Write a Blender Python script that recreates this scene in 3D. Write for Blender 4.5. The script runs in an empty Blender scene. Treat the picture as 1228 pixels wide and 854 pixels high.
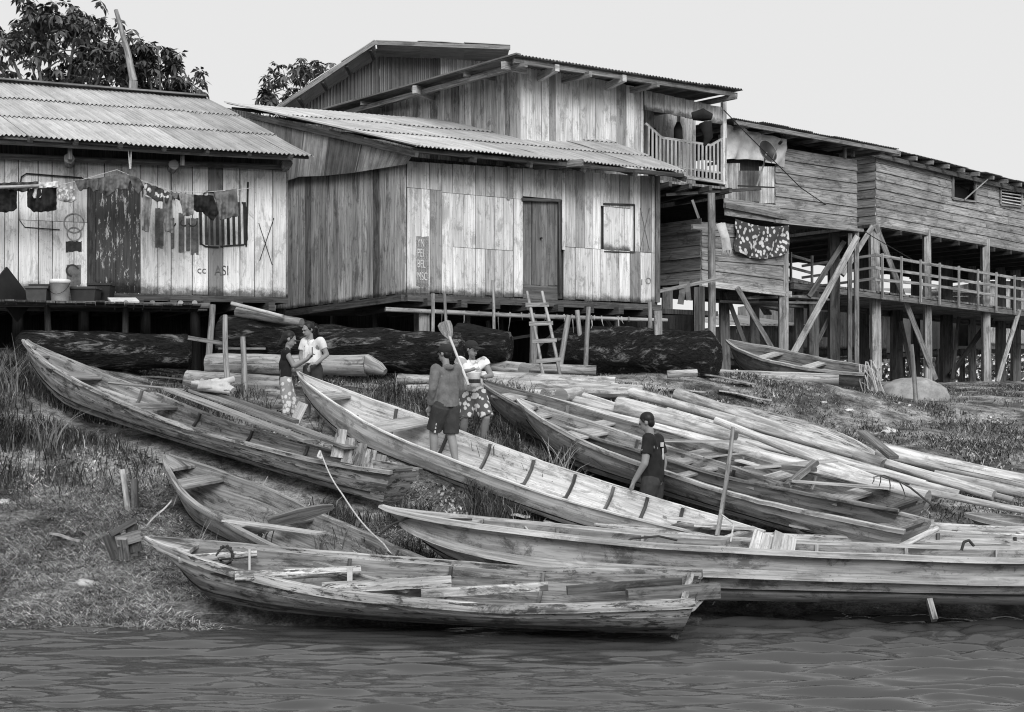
import bpy, bmesh, math, random
import numpy as np
from mathutils import Vector, Matrix, noise
R = random.Random(7)
sc = bpy.context.scene
COL = sc.collection
V = Vector

# ------------------------------------------------------------------ camera, world, sun, exposure
F = 1600.0; EYE = 2.0; CX = 614.0; HY = 500.0
cam = bpy.data.cameras.new('camera'); cam.sensor_width = 36; cam.lens = 36 * F / 1228
cam.shift_y = (HY - 427) / 1228; cam.clip_end = 3000; cam.clip_start = .1
co = bpy.data.objects.new('camera', cam); co.location = (0, 0, EYE); co.rotation_euler = (math.radians(90), 0, 0)
COL.objects.link(co); sc.camera = co
SUN_EL, SUN_AZ = math.radians(34), math.radians(168)     # azimuth from +Y clockwise: behind the camera, to the right
w = bpy.data.worlds.new('World'); sc.world = w; w.use_nodes = True
nt = w.node_tree; nt.nodes.clear()
sky = nt.nodes.new('ShaderNodeTexSky'); sky.sky_type = 'NISHITA'; sky.sun_disc = False
sky.sun_elevation = SUN_EL; sky.sun_rotation = SUN_AZ
bw = nt.nodes.new('ShaderNodeRGBToBW'); nt.links.new(sky.outputs[0], bw.inputs[0])
mx = nt.nodes.new('ShaderNodeMix'); mx.inputs[0].default_value = .93; mx.inputs[3].default_value = 7.7   # overcast layer
nt.links.new(bw.outputs[0], mx.inputs[2])
bg = nt.nodes.new('ShaderNodeBackground'); bg.inputs[1].default_value = .109
nt.links.new(mx.outputs[0], bg.inputs[0])
wo = nt.nodes.new('ShaderNodeOutputWorld'); nt.links.new(bg.outputs[0], wo.inputs[0])
sl = bpy.data.lights.new('sun', 'SUN'); sl.energy = 2.5; sl.angle = math.radians(32); sl.color = (1, 1, 1)
so = bpy.data.objects.new('sun', sl); COL.objects.link(so)
sd = V((math.sin(SUN_AZ) * math.cos(SUN_EL), math.cos(SUN_AZ) * math.cos(SUN_EL), math.sin(SUN_EL)))
so.rotation_euler = sd.to_track_quat('Z', 'Y').to_euler(); so.location = sd * 50
sc.view_settings.view_transform = 'Standard'; sc.view_settings.look = 'None'
sc.view_settings.exposure = 0; sc.view_settings.gamma = 1; sc.view_settings.use_curve_mapping = False
sc.cycles.max_bounces = 5; sc.cycles.diffuse_bounces = 3; sc.cycles.glossy_bounces = 2
sc.cycles.use_denoising = True; sc.cycles.filter_width = 1.1
sc.cycles.caustics_reflective = False; sc.cycles.caustics_refractive = False

# ------------------------------------------------------------------ helpers
def P(px, py, Y): return V(((px - CX) / F * Y, Y, EYE - (py - HY) / F * Y))
def XY(px, Y): return ((px - CX) / F * Y, Y)
def lerp(a, b, t): return a + (b - a) * t
def sst(a, b, x):
    t = min(1, max(0, (x - a) / (b - a))); return t * t * (3 - 2 * t)
def interp(x, tab):
    if x <= tab[0][0]: return tab[0][1]
    for (a, b), (c, d) in zip(tab, tab[1:]):
        if x <= c: return b + (d - b) * (x - a) / (c - a)
    return tab[-1][1]
LEFT = [(4, -2.5), (11, -.55), (12.7, -.03), (13.2, .18), (14, .5), (15.5, 1.0), (17, 1.6), (18, 1.86), (20, 2.3), (23, 2.7), (30, 2.95), (50, 3.1), (3000, 3.2)]
RIGHT = [(4, -2.5), (11, -.6), (12.9, -.08), (13.5, .04), (14.4, .24), (15.2, .42), (16, .64), (20, 1.65), (26, 2.35), (37, 2.95), (50, 3.1), (3000, 3.2)]
def gz0(X, Y):
    q = 4.5 * sst(19, 24, Y); t = sst(-1.5 + q * 1.2, 3.0 + q * 1.25, X)
    z = lerp(interp(Y, LEFT), interp(Y, RIGHT), t)
    z -= .24 * math.exp(-((X - 1.7) ** 2 / .9 + (Y - 15.7) ** 2 / .5))
    z += .45 * sst(-5.5, -7.5, X) * sst(16, 19.5, Y) * (1 - sst(24, 30, Y)) 
    return z
def gz(X, Y):
    n = noise.noise(V((X * .6, Y * .6, 0))) * .10 + noise.noise(V((X * 2.1, Y * 2.1, 3))) * .045 + noise.noise(V((X * 6, Y * 6, 7))) * .018
    z = gz0(X, Y) + n * sst(11.2, 12.9, Y)
    return min(z, bed(X, Y))
# where the hulls lie: (bow, stern, beam, depth under the bow tip, depth under the stern); the mud is pressed down under them
HULLS = []
def hull_line(bow, stern, W, kb, ks): HULLS.append((bow.x, bow.y, bow.z, stern.x, stern.y, stern.z, W, kb, ks))
def bed(X, Y):
    lim = 99
    for bx_, by_, bz_, sx_, sy_, sz_, W, kb, ks in HULLS:
        dx, dy = sx_ - bx_, sy_ - by_; L2 = dx * dx + dy * dy; t = ((X - bx_) * dx + (Y - by_) * dy) / L2
        if t < -.1 or t > 1.08: continue
        d = abs((X - bx_) * dy - (Y - by_) * dx) / L2 ** .5
        if d > W * 1.3: continue
        tc = min(1, max(0, t)); z = bz_ + (sz_ - bz_) * tc - (kb + (ks - kb) * tc) * (1 if tc > .12 else .5 + 4.2 * tc)
        lim = min(lim, z - .02 + .1 * (d / (W / 2)) ** 2 + max(0, d - W * .42) * 1.0 + (abs(t - tc) * L2 ** .5) * 1.5)
    return lim

def tag(o, label=None, cat=None, group=None, kind=None):
    if label: o['label'] = label
    if cat: o['category'] = cat
    if group: o['group'] = group
    if kind: o['kind'] = kind
    return o
def thing(name, label, cat, loc=(0, 0, 0), rz=0, group=None, kind=None):
    o = bpy.data.objects.new(name, None); COL.objects.link(o); o.location = loc; o.rotation_euler = (0, 0, rz)
    o.empty_display_size = .1
    return tag(o, label, cat, group, kind)
def copy_tree(o, parent=None):
    c = o.copy(); COL.objects.link(c)
    if parent is not None: c.parent = parent
    for ch in list(o.children): copy_tree(ch, c)
    return c

class MB:
    """collects quads of boards, tubes and sheets with UVs in metres, a tone and a height attribute"""
    def __init__(s): s.v = []; s.f = []; s.uv = []; s.t = []; s.h = []
    def add(s, vs, fs, uvs, tone=1.0, hs=None):
        b = len(s.v); s.v += [tuple(x) for x in vs]
        s.t += [tone] * len(vs) if not isinstance(tone, list) else tone
        s.h += hs if hs is not None else [.5] * len(vs)
        for f, u in zip(fs, uvs): s.f.append([b + i for i in f]); s.uv += u
    def hexa(s, c, tone=1.0, hs=None, long=None):
        # c: 8 corners, 0-3 start face, 4-7 end face; grain runs from start to end
        L = (V(c[4]) - V(c[0])).length; a = (V(c[1]) - V(c[0])).length; b = (V(c[3]) - V(c[0])).length
        u0 = R.random() * 50; v0 = R.random() * 50
        fs = [(3, 2, 1, 0), (4, 5, 6, 7), (0, 1, 5, 4), (1, 2, 6, 5), (2, 3, 7, 6), (3, 0, 4, 7)]
        uv = [[(u0, v0), (u0 + a, v0), (u0 + a, v0 + b), (u0, v0 + b)]] * 2
        for w_, o_ in ((a, 0), (b, a), (a, a + b), (b, 2 * a + b)):
            uv.append([(u0, v0 + o_), (u0, v0 + o_ + w_), (u0 + L, v0 + o_ + w_), (u0 + L, v0 + o_)])
        s.add(c, fs, uv, tone, hs)
    def beam(s, a, b, w_=.1, h=.1, up=(0, 0, 1), tone=1.0, w2=None, h2=None, hs=None):
        a = V(a); b = V(b); d = (b - a).normalized(); up = V(up)
        sx = d.cross(up)
        if sx.length < 1e-4: sx = d.cross(V((0, 1, 0)))
        sx.normalize(); uz = sx.cross(d).normalized()
        w2 = w_ if w2 is None else w2; h2 = h if h2 is None else h2
        c = [a + sx * (-w_ / 2) + uz * (-h / 2), a + sx * (w_ / 2) + uz * (-h / 2), a + sx * (w_ / 2) + uz * (h / 2), a + sx * (-w_ / 2) + uz * (h / 2),
             b + sx * (-w2 / 2) + uz * (-h2 / 2), b + sx * (w2 / 2) + uz * (-h2 / 2), b + sx * (w2 / 2) + uz * (h2 / 2), b + sx * (-w2 / 2) + uz * (h2 / 2)]
        s.hexa(c, tone, hs)
    def box(s, c, dx, dy, dz, tone=1.0):
        c = V(c); s.beam(c - V((dx / 2, 0, 0)), c + V((dx / 2, 0, 0)), dy, dz, tone=tone)
    def sweep(s, pts, w_, h, up=(0, 0, 1), tone=1.0, taper=None):
        pts = [V(p) for p in pts]; n = len(pts); vs = []; us = [0]; u0 = R.random() * 50; v0 = R.random() * 50
        for i, p in enumerate(pts):
            d = (pts[min(i + 1, n - 1)] - pts[max(i - 1, 0)]).normalized()
            sx = d.cross(V(up)).normalized(); uz = sx.cross(d).normalized()
            k = taper(i / (n - 1)) if taper else 1
            for q, r in ((-.5, -.5), (.5, -.5), (.5, .5), (-.5, .5)): vs.append(p + sx * (q * w_ * k) + uz * (r * h * k))
            if i: us.append(us[-1] + (p - pts[i - 1]).length)
        fs = [(3, 2, 1, 0), tuple(4 * (n - 1) + k for k in range(4))]; uv = [[(u0, v0)] * 4] * 2
        o_ = [0, w_, w_ + h, 2 * w_ + h, 2 * w_ + 2 * h]
        for i in range(n - 1):
            for k in range(4):
                k2 = (k + 1) % 4
                fs.append((4 * i + k, 4 * i + k2, 4 * i + 4 + k2, 4 * i + 4 + k))
                uv.append([(u0 + us[i], v0 + o_[k]), (u0 + us[i], v0 + o_[k + 1]), (u0 + us[i + 1], v0 + o_[k + 1]), (u0 + us[i + 1], v0 + o_[k])])
        s.add(vs, fs, uv, tone)
    def tube(s, pts, rs, n=8, tone=1.0, rough=0.0, captone=None, seed=None):
        pts = [V(p) for p in pts]; m = len(pts)
        if not isinstance(rs, (list, tuple)): rs = [rs] * m
        vs = []; us = [0]; u0 = R.random() * 50; v0 = R.random() * 50; sd_ = R.random() * 99
        ref = V((0, 0, 1)) if abs((pts[-1] - pts[0]).normalized().z) < .9 else V((1, 0, 0))
        for i, p in enumerate(pts):
            d = (pts[min(i + 1, m - 1)] - pts[max(i - 1, 0)]).normalized()
            sx = d.cross(ref).normalized(); sy = sx.cross(d).normalized()
            if i: us.append(us[-1] + (p - pts[i - 1]).length)
            for k in range(n):
                a = 2 * math.pi * k / n
                q = sx * math.cos(a) + sy * math.sin(a)
                r = rs[i] * (1 + (rough * 2 * noise.noise(q * 1.7 + V((us[i] * 1.3, sd_, 0))) if rough else 0))
                vs.append(p + q * r)
        fs = []; uv = []; rr = max(rs)
        for i in range(m - 1):
            for k in range(n):
                k2 = (k + 1) % n; a0 = k / n * 6.28 * rr; a1 = (k + 1) / n * 6.28 * rr
                fs.append((n * i + k, n * i + n + k, n * i + n + k2, n * i + k2))
                uv.append([(u0 + us[i], v0 + a0), (u0 + us[i + 1], v0 + a0), (u0 + us[i + 1], v0 + a1), (u0 + us[i], v0 + a1)])
        s.add(vs, fs, uv, tone)
        for i, fl in ((0, 1), (m - 1, 0)):                      # end caps with own vertices
            ring = vs[n * i:n * i + n]; idx = list(range(n))
            if not fl: idx.reverse()
            s.add(ring, [tuple(idx)], [[(u0 + .3 * math.cos(6.28 * k / n) * rr, v0 + .3 * math.sin(6.28 * k / n) * rr) for k in idx]], (captone or tone * .8))
    def build(s, name, mat, parent=None, smooth=False):
        me = bpy.data.meshes.new(name); me.from_pydata(s.v, [], s.f); 
        ul = me.uv_layers.new(name='UVMap'); ul.data.foreach_set('uv', [c for p in s.uv for c in p])
        a = me.attributes.new('tone', 'FLOAT', 'POINT'); a.data.foreach_set('value', s.t)
        a = me.attributes.new('hgt', 'FLOAT', 'POINT'); a.data.foreach_set('value', s.h)
        if smooth: me.polygons.foreach_set('use_smooth', [True] * len(me.polygons))
        me.materials.append(mat); me.update()
        o = bpy.data.objects.new(name, me); COL.objects.link(o)
        if parent is not None: o.parent = parent
        return o
def shade(o, ang=40):
    me = o.data; me.polygons.foreach_set('use_smooth', [True] * len(me.polygons))
    try: me.set_sharp_from_angle(angle=math.radians(ang))
    except Exception: pass
    return o

# ------------------------------------------------------------------ materials (all greys: the photograph is black and white)
MATS = {}
class NT:
    def __init__(s, name):
        s.m = bpy.data.materials.new(name); s.m.use_nodes = True; s.t = s.m.node_tree
        s.b = s.t.nodes['Principled BSDF']; MATS[name] = s.m
    def n(s, typ, **kw):
        x = s.t.nodes.new('ShaderNode' + typ)
        for k, v in kw.items(): setattr(x, k, v)
        return x
    def l(s, a, b): s.t.links.new(a, b)
    def val(s, x, sock):
        if isinstance(x, (int, float)): sock.default_value = x
        else: s.l(x, sock)
    def math(s, op, a, b=0.0, c=None, clamp=False):
        x = s.n('Math', operation=op, use_clamp=clamp); s.val(a, x.inputs[0]); s.val(b, x.inputs[1])
        if c is not None: s.val(c, x.inputs[2])
        return x.outputs[0]
    def attr(s, name): x = s.n('Attribute', attribute_name=name); return x.outputs['Fac']
    def coord(s, kind='UV', scale=(1, 1, 1)):
        c = s.n('TexCoord'); m = s.n('Mapping'); m.inputs['Scale'].default_value = scale; s.l(c.outputs[kind], m.inputs[0]); return m.outputs[0]
    def noise(s, vec, scale=1, detail=4, rough=.55, dist=0):
        x = s.n('TexNoise'); x.inputs['Scale'].default_value = scale; x.inputs['Detail'].default_value = detail
        x.inputs['Roughness'].default_value = rough; x.inputs['Distortion'].default_value = dist; s.l(vec, x.inputs['Vector']); return x.outputs[0]
    def ramp(s, x, a, b, lo=0.0, hi=1.0):
        r = s.n('MapRange'); r.interpolation_type = 'SMOOTHSTEP'; s.val(x, r.inputs[0]); r.inputs[1].default_value = a; r.inputs[2].default_value = b
        r.inputs[3].default_value = lo; r.inputs[4].default_value = hi; return r.outputs[0]
    def out(s, col, rough=.85, bump=None, bd=.01, bs=.5, spec=.25, metal=0):
        s.val(col, s.b.inputs['Base Color']) if not isinstance(col, (int, float)) else setattr(s.b.inputs['Base Color'], 'default_value', (col, col, col, 1))
        s.val(rough, s.b.inputs['Roughness']); s.b.inputs['Specular IOR Level'].default_value = spec; s.b.inputs['Metallic'].default_value = metal
        if bump is not None:
            b = s.n('Bump'); b.inputs['Strength'].default_value = bs; b.inputs['Distance'].default_value = bd
            s.l(bump, b.inputs['Height']); s.l(b.outputs[0], s.b.inputs['Normal'])
        return s.m
def wood(name, base=.3, contrast=.55, stain=.35, foot=0.0, peel=0.0, peeldark=.12, fine=38, bs=.6):
    s = NT(name); g = s.noise(s.coord('UV', (1.3, fine, 1)), 1, 9, .68, .2)
    t = s.attr('tone'); ob = s.coord('Object', (1, 1, 1))
    grain = s.ramp(g, .38, .62, 1 - contrast, 1.12)
    blot = s.ramp(s.noise(s.coord('UV', (.5, 5, 1)), 1, 8, .72, .3), .40, .58, 1 - contrast * .45, 1.08)
    st = s.noise(s.coord('UV', (1.7, 4.5, 1)), 1, 10, .78, .5); stn = s.ramp(st, .40, .50, 1 - stain, 1.03)
    lg = s.ramp(s.noise(ob, .8, 3, .5), .35, .65, 1 - stain * .35, 1.03)
    cr = s.noise(s.coord('UV', (.55, fine * 1.7, 1)), 1, 5, .6, .15); crack = s.ramp(cr, .30, .36, .30, 1.0)
    pit = s.ramp(s.noise(ob, 34, 4, .7), .30, .37, .45, 1.0)
    c = s.math('MULTIPLY', s.math('MULTIPLY', grain, blot), s.math('MULTIPLY', s.math('MULTIPLY', stn, lg), pit))
    c = s.math('MULTIPLY', s.math('MULTIPLY', s.math('MULTIPLY', c, t), base), crack)
    if peel:
        pn = s.noise(s.coord('UV', (2.2, 9, 1)), 1.3, 9, .76); mask = s.math('MAXIMUM', s.ramp(pn, peel - .015, peel + .015), (s.ramp(s.attr('hgt'), .85, .9) if name.startswith('boat') else 0.0))
        x = s.n('Mix'); s.l(mask, x.inputs[0]); s.val(s.math('MULTIPLY', s.math('MULTIPLY', grain, t), peeldark), x.inputs[2]); s.l(c, x.inputs[3]); c = x.outputs[0]
    if foot:                                               # splashed mud and rot rising from the foot of the boards
        h = s.attr('hgt'); hn = s.math('ADD', h, s.math('MULTIPLY', s.math('SUBTRACT', s.noise(ob, 6, 8, .75), .5), foot * 2.0))
        c = s.math('MULTIPLY', c, s.ramp(hn, 0.0, foot * .8, .20, 1.0))
    hh = s.math('ADD', g, s.math('MULTIPLY', crack, .8))
    return s.out(c, .82, hh, .006, bs, .2)
wood('wall_whitewash', .74, .16, .34, foot=.22)
wood('wall_plain', .72, .26, .36, foot=.16)
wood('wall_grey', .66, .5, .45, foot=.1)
wood('wall_clap', .42, .5, .45)
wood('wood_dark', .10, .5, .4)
wood('wood_mid', .30, .5, .4)
wood('wood_light', .50, .4, .3)
wood('post', .38, .45, .4, fine=22)
wood('boat_new', .70, .30, .45, fine=26, bs=.4)
wood('boat_old', .58, .48, .62, peel=.445, peeldark=.11, fine=20)
wood('boat_grey', .43, .42, .6, fine=24)
wood('boat_dark', .17, .5, .5, fine=24)
wood('log_bare', .64, .42, .34, fine=13, bs=.9)
wood('log_grey', .46, .45, .55, fine=14)
wood('door_dark', .20, .4, .3, fine=30)
wood('door_chipped', .56, .3, .5, peel=.56, peeldark=.07, foot=.3)
def rough_bark(name, hi, lo):
    s = NT(name); ob = s.coord('Object', (.7, 2.2, 3.2)); n1 = s.noise(ob, 2.2, 9, .75, .6); n2 = s.noise(ob, 11, 6, .65, .3)
    c = s.math('ADD', s.math('MULTIPLY', s.ramp(n1, .52, .66), hi), lo); c = s.math('MULTIPLY', c, s.ramp(n2, .35, .6, .4, 1.1))
    return s.out(c, .95, s.math('ADD', n1, s.math('MULTIPLY', n2, .5)), .08, 1, .1)
rough_bark('bark_rotten', .24, .022)
def soil():
    s = NT('mud_soil'); ob = s.coord('Object'); n1 = s.noise(ob, .9, 6, .6, .5); n2 = s.noise(ob, 7, 8, .7, .4); n3 = s.noise(ob, 38, 4, .7)
    c = s.math('MULTIPLY', s.ramp(n1, .38, .62, .08, .36), s.ramp(n2, .32, .66, .35, 1.35)); c = s.math('MULTIPLY', c, s.ramp(n3, .3, .65, .5, 1.35))
    hz = s.n('SeparateXYZ'); s.l(s.coord('Object'), hz.inputs[0])
    wet = s.ramp(hz.outputs[2], .02, .28, .35, 1.0); c = s.math('MULTIPLY', c, wet)
    return s.out(c, .9, s.math('ADD', n2, s.math('MULTIPLY', n3, .4)), .05, .9, .2)
soil()
def metal_sheet(name, base, rust=.5):
    s = NT(name); ob = s.coord('Object'); uv = s.coord('UV', (1, 1, 1)); t = s.attr('tone')
    st = s.noise(s.coord('UV', (.7, 9, 1)), 1, 5, .6); n = s.noise(ob, 2.3, 6, .65, .3); sp = s.noise(ob, 26, 3, .6)
    c = s.math('MULTIPLY', s.ramp(st, .3, .7, 1 - rust, 1.08), s.ramp(n, .3, .62, 1 - rust * .6, 1.05))
    c = s.math('MULTIPLY', s.math('MULTIPLY', c, s.ramp(sp, .28, .36, .6, 1.0)), s.math('MULTIPLY', t, base))
    return s.out(c, .55, sp, .002, .3, .4, .25)
metal_sheet('roof_sheet', .62, .28); metal_sheet('roof_rusty', .34, .55); metal_sheet('sheet_painted', .30, .35)
def leaf(name, lo, hi, rgh=.7):
    s = NT(name); t = s.attr('tone'); n = s.noise(s.coord('Object'), 4, 2)
    s.out(s.math('MULTIPLY', t, s.ramp(n, .3, .7, lo, hi)), rgh, None, spec=.3); return s.m
leaf('tree_leaf', .045, .12, .45); leaf('grass_blade', .75, 1.15)
def plain(name, base, rgh=.7, var=.2, spec=.3, scale=8, metal=0, attr=True):
    s = NT(name); n = s.noise(s.coord('Object'), scale, 5, .6); n2 = s.noise(s.coord('Object'), scale * 6, 3, .6)
    c = s.math('MULTIPLY', s.math('MULTIPLY', s.ramp(n, .3, .7, 1 - var, 1 + var * .4), s.ramp(n2, .3, .5, 1 - var * .5, 1)), base)
    if attr: c = s.math('MULTIPLY', c, s.attr('tone'))
    return s.out(c, rgh, n, .01, .3, spec, metal)
plain('cloth_dark', .022, .95, .3); plain('cloth_mid', .16, .95, .3); plain('cloth_light', .55, .95, .2); plain('cloth_white', .75, .95, .15)
plain('plastic_dark', .025, .5, .2); plain('plastic_white', .85, .45, .15); plain('rope', .55, .95, .3, scale=40); plain('rope_dark', .05, .8, .3)
plain('tarp', .62, .6, .25, scale=3); plain('paint_dark', .035, .8, .4, scale=12); plain('paint_white', .7, .8, .3, scale=20); plain('paint_mid', .14, .8, .5, scale=9)
plain('metal_dark', .03, .4, .3, metal=.2); plain('void', .012, 1, 0); plain('sackcloth', .36, .95, .35, scale=5); plain('paper', .72, .9, .2); plain('far_wall', .55, .9, .25, scale=2)
plain('skin', .25, .55, .08, attr=False); plain('skin_dark', .12, .55, .08, attr=False); plain('hair', .012, .5, .2, attr=False); plain('cap_cloth', .03, .9, .2, attr=False)
plain('tee_dark', .02, .95, .3, attr=False); plain('tee_white', .72, .95, .12, attr=False); plain('hoodie', .17, .95, .3, attr=False); plain('shorts_dark', .05, .95, .3, attr=False)
def pattern(name, lo, hi, scale, thr=.35, feat='F1'):
    s = NT(name); x = s.n('TexVoronoi'); x.inputs['Scale'].default_value = scale; s.l(s.coord('Object'), x.inputs['Vector'])
    n = s.noise(s.coord('Object'), scale * .8, 3); c = s.ramp(s.math('ADD', x.outputs[0], s.math('MULTIPLY', s.math('SUBTRACT', n, .5), .5)), thr, thr + .12, hi, lo)
    return s.out(c, .95, n, .01, .3, .1)
pattern('pants_print', .30, .68, 17, .40); pattern('shorts_print', .10, .60, 15, .42); pattern('vest_print', .45, .85, 9, .5); pattern('rug_print', .07, .6, 9, .33)
pattern('stones', .12, .5, 30)
def water():
    s = NT('river_water'); c = s.coord('Object', (.55, 1.7, 1)); n1 = s.noise(c, 1.1, 3, .5, .6); n2 = s.noise(s.coord('Object', (1.3, 4.2, 1)), 1.6, 5, .6, .9); n3 = s.noise(s.coord('Object', (5, 13, 1)), 1.3, 3, .5, .3)
    h = s.math('ADD', s.math('MULTIPLY', n1, .9), s.math('ADD', s.math('MULTIPLY', n2, .5), s.math('MULTIPLY', n3, .12)))
    s.out(.06, .03, h, .009, .8, .5); s.b.inputs['IOR'].default_value = 1.48; return s.m
water()
MT = MATS

CAN = {}
def can(k, bow, stern, W, D, sag):
    kb, ks = D + sag * .9, D * .85; CAN[k] = dict(bow=bow, stern=stern, W=W, D=D, sag=sag); hull_line(bow, stern, W, kb, ks)
can(1, P(30, 408, 18.6), P(487, 566, 15.1), 0.86, 0.46, 0.26)
can(2, P(357, 446, 18.3), P(900, 644, 14.0), 1.02, 0.5, 0.2)
can(3, P(575, 455, 19.0), P(1095, 607, 14.9), 1.15, 0.5, 0.16)
can(4, P(622, 479, 17.9), P(1102, 632, 14.15), 0.95, 0.46, 0.17)
can(5, P(199, 546, 15.6), P(520, 700, 12.7), 1.0, 0.42, 0.14)
can(6, P(175, 645, 13.0), P(838, 706, 11.9), 1.06, 0.42, 0.19)
can(7, P(457, 607, 13.5), P(1560, 655, 12.5), 1.05, 0.66, 0.24)
can(8, P(713, 629, 14.25), P(1330, 660, 14.0), 0.55, 0.3, 0.05)
can(9, P(946, 630, 14.8), P(1420, 656, 14.5), 0.7, 0.34, 0.04)
can(10, P(1050, 627, 15.4), P(1430, 644, 15.1), 0.6, 0.3, 0.03)
can(11, P(1158, 617, 16.2), P(1420, 640, 15.6), 0.7, 0.36, 0.05)
can(12, P(872, 408, 27.6), P(1046, 446, 25.6), 1.05, 0.55, 0.1)
can(13, P(762, 648, 13.95), P(1210, 655, 13.8), 0.3, 0.22, 0.02)

# ------------------------------------------------------------------ ground and river
def axis(segs):
    out = []
    for a, b, st in segs:
        n = max(1, round((b - a) / st)); out += [a + (b - a) * i / n for i in range(n)]
    out.append(segs[-1][1]); return out
xs = axis([(-400, -40, 40), (-40, -14, 2), (-14, 18, .1), (18, 50, 2), (50, 500, 45)])
ys = axis([(6, 12, 1), (12, 24, .09), (24, 42, .35), (42, 70, 2), (70, 150, 20), (150, 1500, 270)])
nx, ny = len(xs), len(ys)
vs = []
for y in ys:
    for x in xs: vs.append((x, y, gz(x, y) if -14 <= x <= 18 and y < 42 else gz0(x, y)))
fs = [(j * nx + i, j * nx + i + 1, (j + 1) * nx + i + 1, (j + 1) * nx + i) for j in range(ny - 1) for i in range(nx - 1)]
me = bpy.data.meshes.new('ground'); me.from_pydata(vs, [], fs); me.materials.append(MT['mud_soil'])
me.polygons.foreach_set('use_smooth', [True] * len(me.polygons))
o = bpy.data.objects.new('ground', me); COL.objects.link(o); tag(o, kind='structure')
# river: long low ripples modelled near the shore, a flat sheet beyond
wx = [-500, -200, -60, -20] + [-9 + .06 * i for i in range(301)] + [20, 60, 200, 500]
wy = [-900, -300, -100, -30, -6, 0, 3, 5] + [5.6 + .02 * i for i in range(394)] + [16]
GX, GY = np.meshgrid(np.array(wx), np.array(wy))
rw = np.random.default_rng(11)
H_w = np.zeros_like(GX)
for k in range(46):
    lam = .085 * 1.046 ** k; th = rw.normal(0, .15); kk = 2 * np.pi / lam; ph = rw.random() * 6.283; am = .0105 * lam ** .92
    wob = .5 * np.sin(GX * .9 + k) + .4 * np.sin(GX * 2.3 + GY * 1.1 + 2 * k) + .2 * np.sin(GX * 5.1 - GY * 2 + 3 * k)
    H_w += am * np.sin(kk * (GY * np.cos(th) + GX * np.sin(th)) + ph + wob * 3) * (.55 + .45 * np.sin(GX * .45 + GY * .3 + k * 1.7))
fade = ((GX > -9.5) & (GX < 9.5) & (GY > 5.5) & (GY < 13.5)).astype(float)
H_w *= fade * (1 + 1.5 * np.clip((GX - .5) / 3, 0, 1) + .35 * np.sin(GX * .9 + GY * 1.7) * np.sin(GY * .8 + 1))
nwx, nwy = len(wx), len(wy)
me = bpy.data.meshes.new('river'); me.vertices.add(nwx * nwy); me.vertices.foreach_set('co', np.stack([GX, GY, H_w], 2).ravel())
ii = (np.arange(nwy - 1)[:, None] * nwx + np.arange(nwx - 1)[None, :]).ravel(); q = np.stack([ii, ii + 1, ii + 1 + nwx, ii + nwx], 1).ravel().astype(np.int32)
me.loops.add(len(q)); me.loops.foreach_set('vertex_index', q); me.polygons.add(len(ii)); me.polygons.foreach_set('loop_start', (np.arange(len(ii)) * 4).astype(np.int32)); me.polygons.foreach_set('loop_total', np.full(len(ii), 4, np.int32))
me.polygons.foreach_set('use_smooth', np.ones(len(ii), bool)); me.update(calc_edges=True); me.materials.append(MT['river_water'])
o = bpy.data.objects.new('river', me); COL.objects.link(o); tag(o, kind='structure')

# ------------------------------------------------------------------ house building blocks
def plank_wall(m, p0, p1, z0, z1, pw=.24, openings=(), tone=(.8, 1.1), seams=(), thick=.03, gap=.006, jag=.03, z0b=None, z1b=None, darkp=.0):
    """upright boards between p0 and p1 (2D), outward side is to the right of p0->p1"""
    p0 = V((p0[0], p0[1], 0)); p1 = V((p1[0], p1[1], 0)); L = (p1 - p0).length; d = (p1 - p0) / L; n = V((d.y, -d.x, 0))
    z0b = z0 if z0b is None else z0b; z1b = z1 if z1b is None else z1b
    u = 0
    while u < L - .02:
        w_ = min(pw * R.uniform(.72, 1.25), L - u)
        if L - u - w_ < pw * .3: w_ = L - u
        uc = (u + w_ / 2) / L; a = lerp(z0, z0b, uc) - R.random() * jag; b = lerp(z1, z1b, uc)
        iv = [(a, b)]
        for (o0, o1, oz0, oz1) in openings:
            if o0 < u + w_ / 2 < o1:
                iv = [q for (s_, e_) in iv for q in ((s_, min(e_, oz0)), (max(s_, oz1), e_)) if q[1] - q[0] > .02]
        for (us0, us1, zs) in seams:
            if us0 <= u + w_ / 2 <= us1: iv = [q for (s_, e_) in iv for q in (((s_, zs - .004), (zs + .004, e_)) if s_ < zs - .05 and e_ > zs + .05 else ((s_, e_),))]
        for (s_, e_) in iv:
            off = R.random() * .0135; t = R.uniform(*tone) * (R.uniform(.35, .6) if R.random() < darkp else 1)
            lean = R.uniform(-.006, .006)
            q0 = p0 + d * (u + gap / 2) + n * off; q1 = p0 + d * (u + w_ - gap / 2) + n * off
            c = [q0 + V((0, 0, s_)), q1 + V((0, 0, s_)), q1 + n * thick + V((0, 0, s_)), q0 + n * thick + V((0, 0, s_))]
            c += [q0 + V((0, 0, e_)) + d * lean, q1 + V((0, 0, e_)) + d * lean, q1 + n * thick + V((0, 0, e_)) + d * lean, q0 + n * thick + V((0, 0, e_)) + d * lean]
            base = lerp(z0, z0b, uc)
            m.hexa(c, t, [s_ - base] * 4 + [e_ - base] * 4)
        u += w_
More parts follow.
